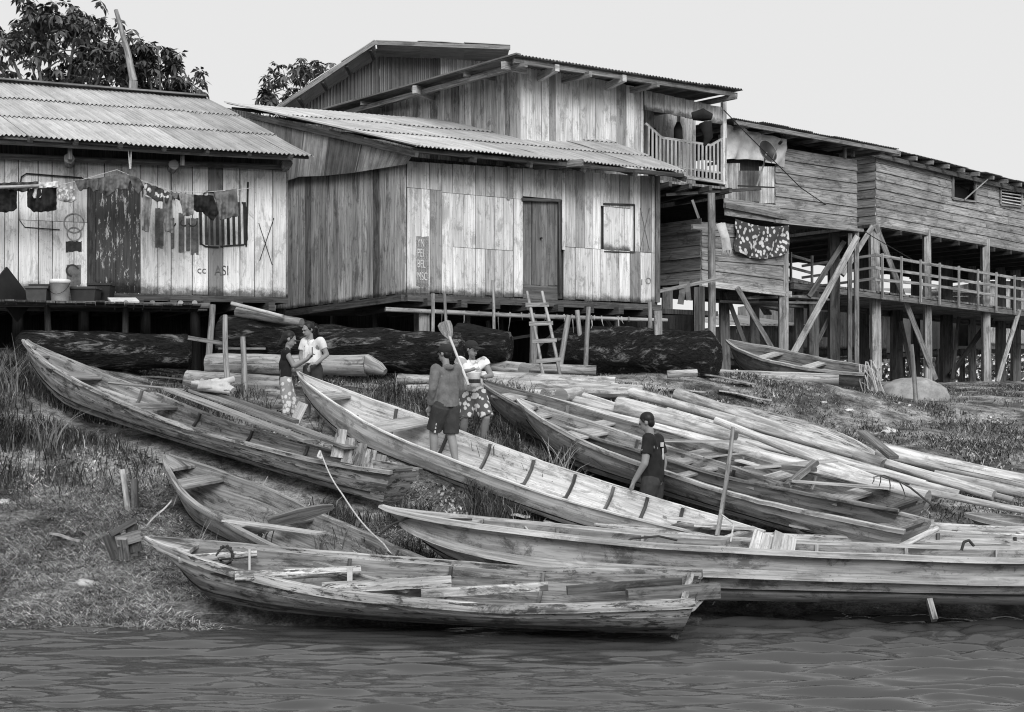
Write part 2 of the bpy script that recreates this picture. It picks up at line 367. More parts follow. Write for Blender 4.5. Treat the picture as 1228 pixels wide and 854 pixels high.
def clap_wall(m, p0, p1, z0, z1, bh=.24, tone=(.75, 1.15), openings=(), seg=(2.5, 4), z0b=None, z1b=None, wob=.02, tilt=.03):
    p0 = V((p0[0], p0[1], 0)); p1 = V((p1[0], p1[1], 0)); L = (p1 - p0).length; d = (p1 - p0) / L; n = V((d.y, -d.x, 0))
    rows = max(1, round((z1 - z0) / bh)); z0b = z0 if z0b is None else z0b; z1b = z1 if z1b is None else z1b
    for r in range(rows):
        f0, f1 = r / rows, (r + 1) / rows; u = 0
        while u < L - .01:
            w_ = min(R.uniform(*seg), L - u)
            if L - u - w_ < .5: w_ = L - u
            parts = [(u, u + w_)]
            zc = lerp(z0, z1, (f0 + f1) / 2)
            for (o0, o1, oz0, oz1) in openings:
                if oz0 < zc < oz1: parts = [q for (s_, e_) in parts for q in ((s_, min(e_, o0)), (max(s_, o1), e_)) if q[1] - q[0] > .02]
            for (a, b) in parts:
                def pt(uu, f, off): 
                    return p0 + d * uu + n * off + V((0, 0, lerp(lerp(z0, z0b, uu / L), lerp(z1, z1b, uu / L), f)))
                ja, jb = R.uniform(-wob, wob), R.uniform(-wob, wob)
                o_ = R.random() * .008
                A0 = pt(a + .003, f0, o_ + tilt) + V((0, 0, ja - .015)); B0 = pt(b - .003, f0, o_ + tilt) + V((0, 0, jb - .015))
                A1 = pt(a + .003, f1, o_); B1 = pt(b - .003, f1, o_)
                c = [A0 - n * .025, A0, A1, A1 - n * .025, B0 - n * .025, B0, B1, B1 - n * .025]
                m.hexa(c, R.uniform(*tone))
            u += w_
def roof_sheets(m, e0, e1, r1, r0, wave=.076, amp=.016, sw=.84, rows=3, tone=(.85, 1.1), per=6, jag=.04, skirt=0):
    """corrugated sheets on the patch eave e0->e1, ridge r0->r1; ribs run from eave to ridge"""
    e0, e1, r0, r1 = map(V, (e0, e1, r0, r1)); L = (e1 - e0).length; nrm = (e1 - e0).cross(r0 - e0).normalized()
    if nrm.z < 0: nrm = -nrm
    nsh = max(1, round(L / sw)); 
    H = ((r0 + r1) / 2 - (e0 + e1) / 2).length
    for i in range(nsh):
        for j in range(rows):
            u0, u1 = i / nsh - .03 / L, (i + 1) / nsh + .03 / L
            v0, v1 = j / rows - (.04 / H if j else 0), (j + 1) / rows
            v0 += R.uniform(-jag, jag) / H * (1 if j == 0 else .5); off = .008 * (i % 2) + .014 * j / rows + R.random() * .005
            ncol = max(2, round((u1 - u0) * L / wave) * per); t = R.uniform(*tone); vsx = []; uvx = []; a0 = R.random() * 40; b0 = R.random() * 40
            sag = R.uniform(-.01, .015)
            tones = []
            for c in range(ncol + 1):
                u = u0 + (u1 - u0) * c / ncol; ph = math.sin(u * L / wave * 2 * math.pi)
                for k in range(3):
                    v = v0 + (v1 - v0) * k / 2; p = (e0.lerp(e1, u)).lerp(r0.lerp(r1, u), v)
                    lift = off + .02 * (1 - k / 2) * (1 if j else 0) + (sag if k == 1 else 0)
                    vsx.append(p + nrm * (amp * ph + lift)); uvx.append((v * H + b0, u * L + a0)); tones.append(t)
            fsx = []; uvf = []
            for c in range(ncol):
                for k in range(2):
                    q = (c * 3 + k, (c + 1) * 3 + k, (c + 1) * 3 + k + 1, c * 3 + k + 1); fsx.append(q); uvf.append([uvx[z] for z in q])
            m.add(vsx, fsx, uvf, tones)
def text_mesh(name, txt, size, mat, parent, origin, d, n, bend=None, sx=1.0, depth=.0015):
    cu = bpy.data.curves.new('lettering', 'FONT'); cu.body = txt; cu.size = size; cu.extrude = depth
    t = bpy.data.objects.new('lettering', cu); COL.objects.link(t)
    dg = bpy.context.evaluated_depsgraph_get(); me = bpy.data.meshes.new_from_object(t.evaluated_get(dg))
    bpy.data.objects.remove(t)
    d = V(d).normalized(); n = V(n).normalized(); mt = Matrix((d.to_4d(), V((0, 0, 1, 0)), n.to_4d(), V((0, 0, 0, 1)))).transposed(); mt.col[3] = V(origin).to_4d()
    mt = Matrix.Translation(origin) @ Matrix(((d.x * sx, 0, n.x), (d.y * sx, 0, n.y), (d.z, 1, n.z))).to_4x4()
    me.transform(mt); me.materials.clear(); me.materials.append(mat)
    a = me.attributes.new('tone', 'FLOAT', 'POINT'); a.data.foreach_set('value', [1.0] * len(me.vertices))
    o = bpy.data.objects.new(name, me); COL.objects.link(o); o.parent = parent; return o
class Line:
    """a wall line on the ground plan given by the pixel column it passes at a depth, and its slant"""
    def __init__(s, px, Y, m): s.m = m; s.Y0 = Y * (1 - m * (px - CX) / F); s.d = V((1, m, 0)).normalized(); s.n = V((s.d.y, -s.d.x, 0))
    def Y(s, px): return s.Y0 / (1 - s.m * (px - CX) / F)
    def xy(s, px, off=0): Y = s.Y(px); return V(((px - CX) / F * Y, Y, 0)) + s.n * off
    def p(s, px, py, off=0):
        Y = s.Y(px); return P(px, py, Y) + s.n * off
    def z(s, px, py): return EYE - (py - HY) / F * s.Y(px)
def quadbox(m, pts, z0, z1, tone=1):
    b = [V((p[0], p[1], z0)) for p in pts]; t = [V((p[0], p[1], z1)) for p in pts]
    m.hexa(b + t, tone)
def pole(m, a, b, r0, r1=None, bend=.02, n=8, tone=1, seg=5, rough=.06):
    a = V(a); b = V(b); r1 = r0 if r1 is None else r1; d = (b - a); o1 = V((R.uniform(-1, 1), R.uniform(-1, 1), R.uniform(-1, 1))) * bend * d.length
    pts = [a + d * (i / seg) + o1 * math.sin(math.pi * i / seg) + V((R.uniform(-1, 1), R.uniform(-1, 1), R.uniform(-1, 1))) * bend * .12 * d.length * (0 < i < seg) for i in range(seg + 1)]
    m.tube(pts, [lerp(r0, r1, i / seg) for i in range(seg + 1)], n, tone, rough)

# ------------------------------------------------------------------ house with the washing line (left)
BK = V((-.68, 1, 0))                                      # the houses' depth direction
def shell(hs, pts, z0, z1, mat, pw=.26, skip=(), inner=True):
    """plain plank walls round a footprint; pts anticlockwise seen from above"""
    m = MB(); k = len(pts)
    for i in range(k):
        if i in skip: continue
        plank_wall(m, pts[i], pts[(i + 1) % k], z0, z1, pw, tone=(.6, 1.0))
    if m.v: m.build('wall', mat, hs)
A = Line(340, 23.5, .3)
hA = thing('stilt_house', 'low whitewashed plank house on the left with a washing line across its front', 'house', A.xy(150))
def bld(m, name, mat, hs, smooth=False):
    """a part whose mesh is written in world coordinates, under a thing or a part"""
    o = m.build(name, mat, None, smooth); o.parent = hs
    if hs.parent is None: o.matrix_parent_inverse = Matrix.Translation(hs.location).inverted()
    return o
ua = lambda px: (V((*A.xy(px).xy, 0)) - V((*A.xy(-150).xy, 0))).length
a0, a1 = A.xy(-150), A.xy(343)
Zb, Zt = 4.12, 6.33
m = MB()
plank_wall(m, a0, a1, Zb, Zt, .30, openings=[(ua(113), ua(171), Zb, 6.02)], tone=(.8, 1.12), darkp=.03, seams=[(ua(25), ua(103), 5.28)], gap=.012)
fw = bld(m, 'wall', MT['wall_whitewash'], hA)
b0, b1 = a1 + BK * 6.5, a0 + BK * 6.5
m = MB()
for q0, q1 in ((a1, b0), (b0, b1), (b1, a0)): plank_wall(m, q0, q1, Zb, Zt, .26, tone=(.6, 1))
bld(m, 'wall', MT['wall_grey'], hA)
m = MB()                                                  # the boards' dark backing and the floor
i0, i1 = A.xy(-149, -.02), A.xy(342, -.02)
quadbox(m, [i0, i1, i1 - A.n * .03, i0 - A.n * .03], Zb + .02, Zt + .3)
quadbox(m, [a0 + A.n * .05, a1 + A.n * .05, b0, b1], Zb - .12, Zb - .02)
for k in range(12):
    p = a0.lerp(a1, (k + .5) / 12); q = p + BK * 6; m.beam(V((p.x, p.y, Zb - .2)) + A.n * .25, V((q.x, q.y, Zb - .2)), .12, .14)
bld(m, 'floor', MT['wood_dark'], hA)
m = MB(); m.beam(A.p(-150, 352, .1) * 1, A.p(344, 361, .1), .09, .10, tone=.9); bld(m, 'sill_beam', MT['wood_dark'], hA)
# door of the left house: chipped dark paint
m = MB(); plank_wall(m, A.xy(114, -.01), A.xy(170.5, -.01), Zb + .02, 6.0, .42, tone=(.9, 1)); dr = bld(m, 'door', MT['door_chipped'], hA)
m = MB()
arc = [A.p(113, 355, .05), A.p(113, 232, .05), A.p(115, 223, .05), A.p(121, 217, .05), A.p(160, 217, .05), A.p(167, 220, .05), A.p(171, 228, .05), A.p(171, 236, .05)]
m.sweep(arc, .03, .04, up=A.n); bld(m, 'door_frame', MT['metal_dark'], hA)
# thin rail frame fixed on the planks
m = MB(); m.tube([A.p(24, 226, .07), A.p(26, 213, .07), A.p(32, 209, .07), A.p(98, 214, .07), A.p(103, 218, .07), A.p(105, 223, .07)], .012, 6)
m.tube([A.p(24, 240, .05), A.p(24, 265, .05), A.p(30, 273, .05), A.p(72, 276, .05)], .008, 6); bld(m, 'rail', MT['metal_dark'], hA)
m = MB(); m.beam(A.p(297, 219, .05), A.p(295, 296, .05), .03, .03, up=A.n)
for k in range(9):
    x = 240 + k * 6.6; m.beam(A.p(x, 243, .045), A.p(x + 1, 294, .045), .05, .015, up=A.n, tone=R.uniform(.7, 2.6))
m.sweep([A.p(239, 240, .05), A.p(240, 292, .05), A.p(246, 296, .05), A.p(262, 297, .05)], .025, .03, up=A.n); m.sweep([A.p(264, 296, .05), A.p(292, 294, .05), A.p(296, 288, .05), A.p(295, 250, .05), A.p(290, 243, .05)], .025, .03, up=A.n)
m.sweep([A.p(245, 240, .055), A.p(244, 233, .055), A.p(248, 230, .055), A.p(257, 231, .055), A.p(258, 238, .055)], .02, .03, up=A.n)
bld(m, 'window_grille', MT['paint_dark'], hA)
def paint(name, px0, px1, pyt, pyb, mat, ln=A, drip=6, off=.044, hs=hA, tone=1.0, step=3.0):
    """a coat of paint with a ragged lower edge on the boards"""
    m = MB(); x = px0
    while x < px1 - .5:
        x2 = min(px1, x + step); yb = pyb + drip * (noise.noise(V((x * .11, px0, 1))) + R.uniform(-.35, .35)); yt = pyt + R.uniform(-.6, .6)
        c = [ln.p(x, yb, off), ln.p(x2, yb + R.uniform(-1, 1), off), ln.p(x2, yt, off), ln.p(x, yt, off)]
        m.add(c, [(0, 1, 2, 3)], [[(0, 0), (1, 0), (1, 1), (0, 1)]], tone * R.uniform(.85, 1.15)); x = x2
    o = bld(m, name, mat, hs); return o
for q in ((186, 196, 250, 297), (205, 209, 262, 300), (214, 221, 256, 304), (223, 228, 262, 303), (229, 238, 262, 306)): paint('paint_patch', q[0], q[1], q[2], q[3], MT['paint_mid'], drip=5)
paint('paint_patch', 79, 98, 290, 302, MT['paint_dark'], drip=3); paint('paint_patch', 80, 97, 318, 345, MT['paint_mid'], drip=8, step=4)
def ring(px, py, r, ln, hs, th=.03, mat='paint_mid', a0_=0, a1_=6.283):
    m = MB(); k = 22; c0 = ln.p(px, py, .046); d = ln.d
    vs = []
    for i in range(k + 1):
        a = a0_ + (a1_ - a0_) * i / k
        for rr in (r, r - th): vs.append(c0 + d * (rr * math.cos(a)) + V((0, 0, rr * math.sin(a))))
    fs = [(2 * i, 2 * i + 2, 2 * i + 3, 2 * i + 1) for i in range(k)]
    m.add(vs, fs, [[(0, 0), (.1, 0), (.1, .1), (0, .1)]] * k, 1.9 if mat == 'paint_mid' else 1.2); return bld(m, 'painted_ring', MT[mat], hs)
ring(89, 268, .17, A, hA, .02); ring(89, 281, .12, A, hA, .02); ring(87, 325, .11, A, hA, .03, 'paint_dark', .3, 4.6); ring(206, 268, .07, A, hA, .02, 'paint_dark', 3.1, 6.3); ring(231, 267, .08, A, hA, .02, 'paint_dark', 3.4, 6.6); ring(220, 268, .06, A, hA, .02, 'paint_dark', 2, 5.6)
def lettering(txt, px, py, size, mat, ln, hs, sx=1.0):
    o = text_mesh('lettering', txt, size, MT[mat], None, ln.p(px, py, .047), ln.d, ln.n, sx=sx); o.parent = hs; o.matrix_parent_inverse = Matrix.Translation(hs.location).inverted()
lettering('HAY', 199, 240, .20, 'paint_dark', A, hA, .85); lettering('ASI', 257, 330, .24, 'paint_mid', A, hA, .75); lettering('cc', 236, 328, .18, 'paint_mid', A, hA)
m = MB()
for a_, b_ in (((311, 313), (328, 262)), ((326, 318), (310, 268))): m.beam(A.p(*a_, .05), A.p(*b_, .05), .012, .004, up=A.n)
bld(m, 'scratched_cross', MT['paint_dark'], hA)
# eave beams, protruding joists, roof
m = MB(); pole(m, A.p(-150, 168, .62), A.p(344, 197, .62), .055, .045, .004, tone=.75, seg=10); bld(m, 'eave_pole', MT['post'], hA, True)
m = MB(); pole(m, A.p(-150, 183, .18), A.p(345, 203, .18), .05, .05, .003, tone=.6, seg=10); bld(m, 'eave_pole', MT['wood_mid'], hA, True)
for px, py in ((84, 196), (207, 203), (341, 201), (-60, 186)):
    m = MB(); pole(m, A.p(px, py, .45), A.p(px, py, -.8), .085, .085, .01, 10, .8); bld(m, 'joist', MT['post'], hA, True)
for px, py in ((85, 190), (217, 197)):
    m = MB(); m.beam(A.p(px, py + 8, .5), A.p(px, py - 12, .5), .07, .05, up=A.n, tone=.8); bld(m, 'bracket', MT['wood_mid'], hA)
e0, e1 = A.p(-150, 145, .85), A.p(366, 190, .85); up = V((-.9, 1, 0)) * 2.7 + V((0, 0, 1.62))
e0.z = 6.53; e1.z = 6.46
m = MB(); r0, r1 = e0 + up, e1 + up; roof_sheets(m, e0, e1, r1, r0, rows=3, sw=1.05, amp=.017, tone=(.70, 1.12))
dn = V((-.9, 1, 0)) * 3.2 + V((0, 0, -1.7)); roof_sheets(m, r1, r0, r0 + dn, r1 + dn, rows=2, sw=1.05, per=4)
bld(m, 'roof', MT['roof_sheet'], hA, False)
m = MB(); m.sweep([r0 + V((0, 0, .03)), r0.lerp(r1, .5) + V((0, 0, .045)), r1 + V((0, 0, .03))], .34, .03, tone=.55); bld(m, 'ridge_cap', MT['roof_rusty'], hA)
m = MB(); 
for k in range(10):
    p = e0.lerp(e1, (k + .5) / 10) + V((0, 0, -.05)); m.beam(p, p + up, .06, .09)
for f in (.03, .5, .97): m.beam(e0 + up * f - V((0, 0, .06)), e1 + up * f - V((0, 0, .06)), .06, .05)
bld(m, 'rafter', MT['wood_dark'], hA)
# props under the house
for k, px in enumerate((-60, 20, 100, 175, 235, 300, 338)):
    p = A.xy(px, -.25); m = MB(); m.tube([(p.x, p.y, gz(p.x, p.y) - .3), (p.x, p.y, Zb - .2)], .09, 8, .25, .1); bld(m, 'post', MT['wood_dark'], hA, True)  # posts toned near black, the under-house shade put into their colour
for px in (-80, 60, 200, 330):
    p = A.xy(px, -3.2); m = MB(); m.tube([(p.x, p.y, 2.3), (p.x, p.y, Zb - .2)], .11, 8, .7, .1); bld(m, 'post', MT['wood_dark'], hA, True)
# dark boarding added at the back to black out the crawl space
m = MB(); q0, q1 = A.xy(-150, -2.6), A.xy(352, -1.9); plank_wall(m, q0, q1, 2.2, Zb - .1, .3, tone=(.2, .7), gap=-.01); bld(m, 'crawl_shade_boards', MT['wood_dark'], hA)

# landing in front of the left house
pl = thing('landing', 'dark plank landing on poles before the washing line house', 'platform', A.xy(120, 1.2))
m = MB(); y = 0
pa, pb = A.xy(-150, .25), A.xy(235, .25)
for k in range(34):
    t0, t1 = k / 34, (k + .93) / 34; o_ = A.n * R.uniform(1.15, 1.4)
    q = [pa.lerp(pb, t0), pa.lerp(pb, t1), pa.lerp(pb, t1) + o_, pa.lerp(pb, t0) + o_]; zz = 3.83 + R.uniform(-.01, .01)
    quadbox(m, [q[3], q[2], q[1], q[0]], zz - .03, zz, R.uniform(.6, 1.5))
bld(m, 'deck', MT['wood_dark'], pl)
for off, z in ((1.1, 3.72), (.5, 3.72)):
    m = MB(); pole(m, A.p(-150, 369, off), A.p(246, 373, off), .06, .05, .003, tone=.6, seg=9); bld(m, 'bearer', MT['wood_mid'], pl, True)
for px, off, px2, tp, bt in ((249, 1.2, 246, 372, 466), (60, 1.1, 60, 372, 440), (150, 1.1, 150, 372, 450)):
    a = A.p(px, tp, off); b = V(((px2 - CX) / F * a.y, a.y, gz(a.x, a.y) - .15)); m = MB(); pole(m, b, a, .06, .05, .01, tone=1 if px > 200 else .15); bld(m, 'post', MT['post'], pl, True)  # posts beneath the deck carry its shade in a near-black tone
for q in range(4):
    px = (150, 180, 212, 228)[q]; m = MB(); pole(m, A.p(px, 371, 1.35), A.p(px, 371, .3), .045, .045, .01, tone=1.1); bld(m, 'joist', MT['log_grey'], pl, True)

# ------------------------------------------------------------------ middle house
B = Line(487, 23.0, .54)
hB = thing('stilt_house', 'middle plank house with a closed dark door and a ladder of poles', 'house', B.xy(640))
b0, b1 = B.xy(487), B.xy(786); BZ0, BZ1 = 4.17, 6.40; BZ1b = 6.58
ub = lambda px: (V((*B.xy(px).xy, 0)) - V((*b0.xy, 0))).length
m = MB()
plank_wall(m, b0, b1, BZ0, BZ1, .22, openings=[(ub(626), ub(669), BZ0 - .1, 5.98), (ub(722), ub(759), 5.12, 5.93)], tone=(.72, 1.14), darkp=.06,
           seams=[(ub(487), ub(530), 5.95), (ub(530), ub(626), 5.92), (ub(538), ub(610), 4.98), (ub(669), ub(786), 5.12)], z1b=BZ1b, gap=.009)
bld(m, 'wall', MT['wall_plain'], hB)
cw = b0 + V((-.77, 1, 0)) * 3.75
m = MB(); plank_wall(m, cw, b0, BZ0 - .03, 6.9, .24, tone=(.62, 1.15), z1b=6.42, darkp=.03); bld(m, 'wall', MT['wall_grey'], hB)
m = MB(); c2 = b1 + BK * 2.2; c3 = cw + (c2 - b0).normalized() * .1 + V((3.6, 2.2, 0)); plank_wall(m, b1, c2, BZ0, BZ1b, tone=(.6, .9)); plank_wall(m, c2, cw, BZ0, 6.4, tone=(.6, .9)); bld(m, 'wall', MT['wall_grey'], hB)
m = MB(); q0, q1 = B.xy(489, -.03), B.xy(785, -.03); quadbox(m, [q0, q1, q1 - B.n * .03, q0 - B.n * .03], BZ0, BZ1 + .1); 
sd_ = (b0 - cw).normalized(); sn = V((sd_.y, -sd_.x, 0)); quadbox(m, [cw - sn * .03, b0 - sn * .03, b0 - sn * .06 + sd_ * -.1, cw - sn * .06], BZ0, 6.5)
quadbox(m, [b0 + B.n * .04, b1 + B.n * .04, c2, cw], BZ0 - .13, BZ0 - .03)
for k in range(8): 
    p = b0.lerp(b1, (k + .5) / 8); m.beam(V((p.x, p.y, BZ0 - .2)) + B.n * .3, V((p.x, p.y, BZ0 - .2)) + BK * 2, .12, .13)
bld(m, 'floor', MT['wood_dark'], hB)
m = MB(); m.beam(B.p(484, 358, .12), B.p(787, 370, .12), .1, .11, tone=1.2); m.beam(cw + V((0, 0, 4.03)) + sn * .05, b0 + V((0, 0, 4.05)) + sn * .05, .1, .12, tone=1.2); bld(m, 'sill_beam', MT['wood_dark'], hB)
m = MB(); plank_wall(m, B.xy(627, -.04), B.xy(668.5, -.04), BZ0 + .25, 5.97, .17, tone=(.75, 1.25)); dd = bld(m, 'door', MT['door_dark'], hB)
m = MB(); clap_wall(m, B.xy(627, -.02), B.xy(668.5, -.02), BZ0 - .02, BZ0 + .26, .27, tone=(.7, .8)); bld(m, 'door_sill_board', MT['door_dark'], hB)
m = MB(); m.tube([B.p(648, 286, .01), B.p(648, 286, .05)], .02, 8); bld(m, 'door_handle', MT['metal_dark'], hB)
m = MB(); m.beam(B.p(624, 240, .05), B.p(670, 241, .05), .05, .04, up=B.n, tone=.4); m.beam(B.p(669, 240, .045), B.p(670, 352, .045), .035, .03, up=B.n, tone=.4); bld(m, 'door_frame', MT['wood_mid'], hB)
m = MB(); plank_wall(m, B.xy(723, 0), B.xy(758, 0), 5.13, 5.92, .22, tone=(.95, 1.05)); sh = bld(m, 'shutter', MT['wall_plain'], hB)
m = MB(); m.beam(B.p(722, 245, .05), B.p(759, 246, .05), .03, .03, up=B.n, tone=.3); m.beam(B.p(759, 246, .045), B.p(759, 303, .045), .025, .03, up=B.n, tone=.3); m.beam(B.p(723, 302, .045), B.p(759, 303, .045), .02, .02, up=B.n, tone=.3); bld(m, 'shutter_frame', MT['wood_mid'], hB)
m = MB(); m.beam(B.p(786, 212, .05), B.p(786, 363, .05), .09, .09, up=B.n, tone=.7); bld(m, 'corner_post', MT['wood_mid'], hB)
m = MB(); m.beam(B.p(674, 208, .05), B.p(674, 300, .05), .06, .02, up=B.n, tone=1.0); m.beam(B.p(608, 200, .05), B.p(608, 240, .05), .05, .02, up=B.n, tone=.5); bld(m, 'batten', MT['wall_plain'], hB)
for tx, y_ in (('YN', 296), ('PEI', 308), ('BEL', 321), ('MSC', 336)): lettering(tx, 499, y_, .20, 'paint_white', B, hB, .5)
m = MB()
for i, (x0, x1) in enumerate(((499, 512),)): paint('paint_patch', 498, 513, 284, 345, MT['door_dark'], B, 5, .041, hB, 1.6)
for a_, b_ in (((766, 300), (777, 250)), ((777, 300), (766, 250))): m.beam(B.p(*a_, .05), B.p(*b_, .05), .01, .004, up=B.n)
bld(m, 'scratched_cross', MT['paint_mid'], hB)
ring(776, 337, .06, B, hB, .015, 'paint_mid'); lettering('1', 766, 342, .16, 'paint_mid', B, hB)
# roof: one long slope, falling towards the river
ev0, ev1 = P(500, 175, 22.3), P(822, 206, 24.95); bkv = V((-.75, 1, 0)) * 5.9
rd0 = ev0 + bkv; rd0.z = 8.62; rd1 = P(700, 184, 27.4); rd1.z = 7.85
m = MB(); roof_sheets(m, ev0, ev1, rd1, rd0, rows=3, sw=.95, tone=(.76, 1.12), jag=.03); bld(m, 'roof', MT['roof_sheet'], hB)
m = MB()
for f in (.02, .35, .7, .97):
    a = ev0.lerp(rd0, f) - V((0, 0, .09)); b = ev1.lerp(rd1, f) - V((0, 0, .09)); m.beam(a, b, .07, .07)
for f in (.0, .2, .4, .6, .8, 1):
    a = ev0.lerp(ev1, f) - V((0, 0, .14)); m.beam(a, rd0.lerp(rd1, f) - V((0, 0, .14)), .06, .1)
bld(m, 'rafter', MT['wood_dark'], hB)
for px, py in ((675, 204), (700, 206)): pass
m = MB(); m.beam(B.p(668, 205, .9), B.p(640, 200, 0), .06, .12, tone=.9); bld(m, 'bracket', MT['wood_mid'], hB)
# corrugated sheets hanging in the gable
def hang(m, top, bot, wave=.076, amp=.014, tone=1, out=V((0, -1, 0)), per=6, ncol=None):
    (t0, t1), (g0, g1) = top, bot; L = (t1 - t0).length; nc = max(2, round(L / wave)) * per; vs = []; uv = []; a = R.random() * 30
    for c in range(nc + 1):
        u = c / nc; ph = math.sin(u * L / wave * 6.283) * amp
        for k in range(2): vs.append((t0.lerp(t1, u) if k else g0.lerp(g1, u)) + out * ph); uv.append((k * 1.5 + a, u * L + a))
    fs = [(2 * c, 2 * c + 2, 2 * c + 3, 2 * c + 1) for c in range(nc)]
    m.add(vs, fs, [[uv[i] for i in f] for f in fs], tone)
gl = V((sn.x, sn.y, 0))
def gp(px, py):                                           # point on the gable plane under the verge
    # plane through ev0 (a little in) with normal sn
    o_ = ev0 + V((.02, .1, 0)); dirv = V(((px - CX) / F, 1, -(py - HY) / F)); t = (o_ - V((0, 0, EYE))).dot(gl) / dirv.dot(gl); return V((0, 0, EYE)) + dirv * t
pn = [(268, 127, 268, 190, .8), (300, 133, 300, 205, .72), (338, 141, 330, 222, .8), (366, 146, 358, 212, 1.35), (397, 153, 390, 211, .5), (436, 162, 427, 207, 1.3), (500, 178, 487, 197, 1)]
m = MB()
for (x0, y0, x0b, y0b, t0), (x1, y1, x1b, y1b, _t) in zip(pn, pn[1:]):
    off = gl * R.uniform(0, .02)
    hang(m, (gp(x0 - 1, y0 + 2) + off, gp(x1 + 1, y1 + 2) + off), (gp(x0b - 1, y0b) + off, gp(x1b + 1, y1b) + off), tone=t0, out=gl, per=6)
bld(m, 'gable_sheeting', MT['roof_rusty'], hB)
m = MB(); m.sweep([ev0 + V((0, 0, .03)), ev0.lerp(rd0, .5) + V((0, 0, .035)), rd0 + V((0, 0, .03))], .16, .03, tone=1.3); bld(m, 'verge_strip', MT['roof_sheet'], hB)
# stilts and props of the middle house
def stilt(px, pt, pb, Y, r, hs, name='post', mat='post', tone=1, px2=None, sq=False, r2=None):
    a = P(px if px2 is None else px2, pb, Y); a.z = min(a.z, gz(a.x, a.y)) - .15; b = P(px, pt, Y); m = MB()
    if sq: m.beam(a, b, r * 2, r * 2, up=(0, -1, 0), tone=tone)
    else: pole(m, a, b, r, r2 or r * .85, .012, tone=tone)
    return bld(m, name, MT[mat], hs, not sq)
for px, Y in ((500, 23.9), (560, 24.2), (640, 24.6), (740, 25.2), (780, 25.6), (600, 27), (700, 27.6), (450, 26), (400, 27), (345, 27.5)): stilt(px, 372, 460, Y, .07, hB, tone=.5, mat='wood_mid')
for px, px2, pt, pb, Y, r, sq in ((789, 790, 373, 474, 23.2, .065, 1), (779, 778, 362, 455, 23.6, .04, 0), (682, 668, 378, 452, 23.6, .055, 0), (706, 702, 368, 450, 23.0, .045, 0), (692, 700, 372, 450, 23.9, .05, 0), (640, 638, 385, 450, 23.3, .075, 0), (591, 592, 336, 420, 22.6, .03, 0), (519, 517, 352, 392, 22.5, .035, 0), (509, 509, 374, 392, 23.1, .09, 1), (533, 536, 352, 385, 22.7, .03, 0)):
    stilt(px, pt, pb, Y, r, hB, px2=px2, sq=bool(sq))
m = MB(); pole(m, P(462, 371, 22.7), P(800, 384, 24.6), .042, .035, .004, tone=1.1, seg=9, rough=.12); bld(m, 'rail_pole', MT['post'], hB, True)
for k in range(26):                                       # shreds of cloth and fibre caught on the rail
    px = R.uniform(520, 760); t = (px - 462) / 338; p = P(px, 371 + 13 * t, 22.7 + 1.9 * t); l = R.choice((.06, .1, .16, .3)); m = MB()
    m.sweep([p + V((0, -.06, .03)), p + V((R.uniform(-.02, .02), -.075, -l * .5)), p + V((R.uniform(-.04, .04), -.06, -l))], .02, .008, up=(0, -1, 0), tone=R.uniform(.3, 1.2), taper=lambda x: 1.2 - x); bld(m, 'hanging_shred', MT['sackcloth'], hB)
m = MB(); plank_wall(m, V((-5.2, 27.6, 0)), V((3.9, 27.6, 0)), 2.4, 4.1, .3, tone=(.1, .6), gap=-.01); bld(m, 'crawl_shade_boards', MT['wood_dark'], hB)  # dark boarding added so the space below the floor goes black
for px, l in ((655, .9), (662, .8)):
    pass
m = MB()
for a, b in (((575, 412), (640, 402)), ((585, 385), (590, 420)), ((680, 386), (640, 420)), ((725, 380), (745, 408)), ((640, 380), (700, 384))): m.beam(P(*a, 25.4), P(*b, 25.3), .08, .05, tone=R.uniform(.5, 1.2))
bld(m, 'brace', MT['wood_mid'], hB)

# pole ladder
lad = thing('ladder', 'crude pole ladder leaning under the dark door of the middle house', 'ladder', P(662, 455, 22.3))
LA = [(P(652, 455, 22.0), P(632, 350, 23.2)), (P(672, 453, 22.0), P(650, 350, 23.2))]
for a, b in LA:
    m = MB(); a.z = gz(a.x, a.y) + .05 if abs(a.z - gz(a.x, a.y)) > .3 else a.z; pole(m, a, b, .032, .028, .012, tone=1.05); bld(m, 'rail', MT['post'], lad, True)
for f in (.2, .42, .62, .84):
    a = LA[0][0].lerp(LA[0][1], f); b = LA[1][0].lerp(LA[1][1], f); d = (b - a).normalized(); m = MB()
    m.beam(a - d * .07 + V((0, -.05, 0)), b + d * .07 + V((0, -.05, 0)), .05, .07, tone=1.1); bld(m, 'rung', MT['post'], lad)

# ------------------------------------------------------------------ upper two-storey house with the balcony
Cc = Line(628, 25.9, .55)
hC = thing('stilt_house', 'tall plank house with an upstairs balcony, rising behind the middle house', 'house', Cc.xy(700))
c0, c1, c2_ = Cc.xy(628), Cc.xy(770), Cc.xy(868)
CT = 8.84; CTb = 8.70
m = MB(); plank_wall(m, c0, c1, 5.6, CT, .19, tone=(.8, 1.12), z1b=CTb, darkp=.14); bld(m, 'wall', MT['wall_plain'], hC)
cb = c0 + V((-.98, 1, 0)) * 5.2
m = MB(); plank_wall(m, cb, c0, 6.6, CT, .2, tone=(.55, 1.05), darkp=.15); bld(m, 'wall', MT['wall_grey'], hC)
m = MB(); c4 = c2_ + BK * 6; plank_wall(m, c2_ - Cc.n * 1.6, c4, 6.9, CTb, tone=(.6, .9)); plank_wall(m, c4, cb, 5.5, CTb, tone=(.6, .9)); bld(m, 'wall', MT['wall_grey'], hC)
m = MB(); m.beam(V((c0.x, c0.y, 5.6)) + Cc.n * .03 - Cc.d * .05, V((c0.x, c0.y, CT)) + Cc.n * .03 - Cc.d * .05, .14, .14, up=Cc.n, tone=.95); bld(m, 'corner_post', MT['wall_plain'], hC)
for pyy in (95, 138): pass
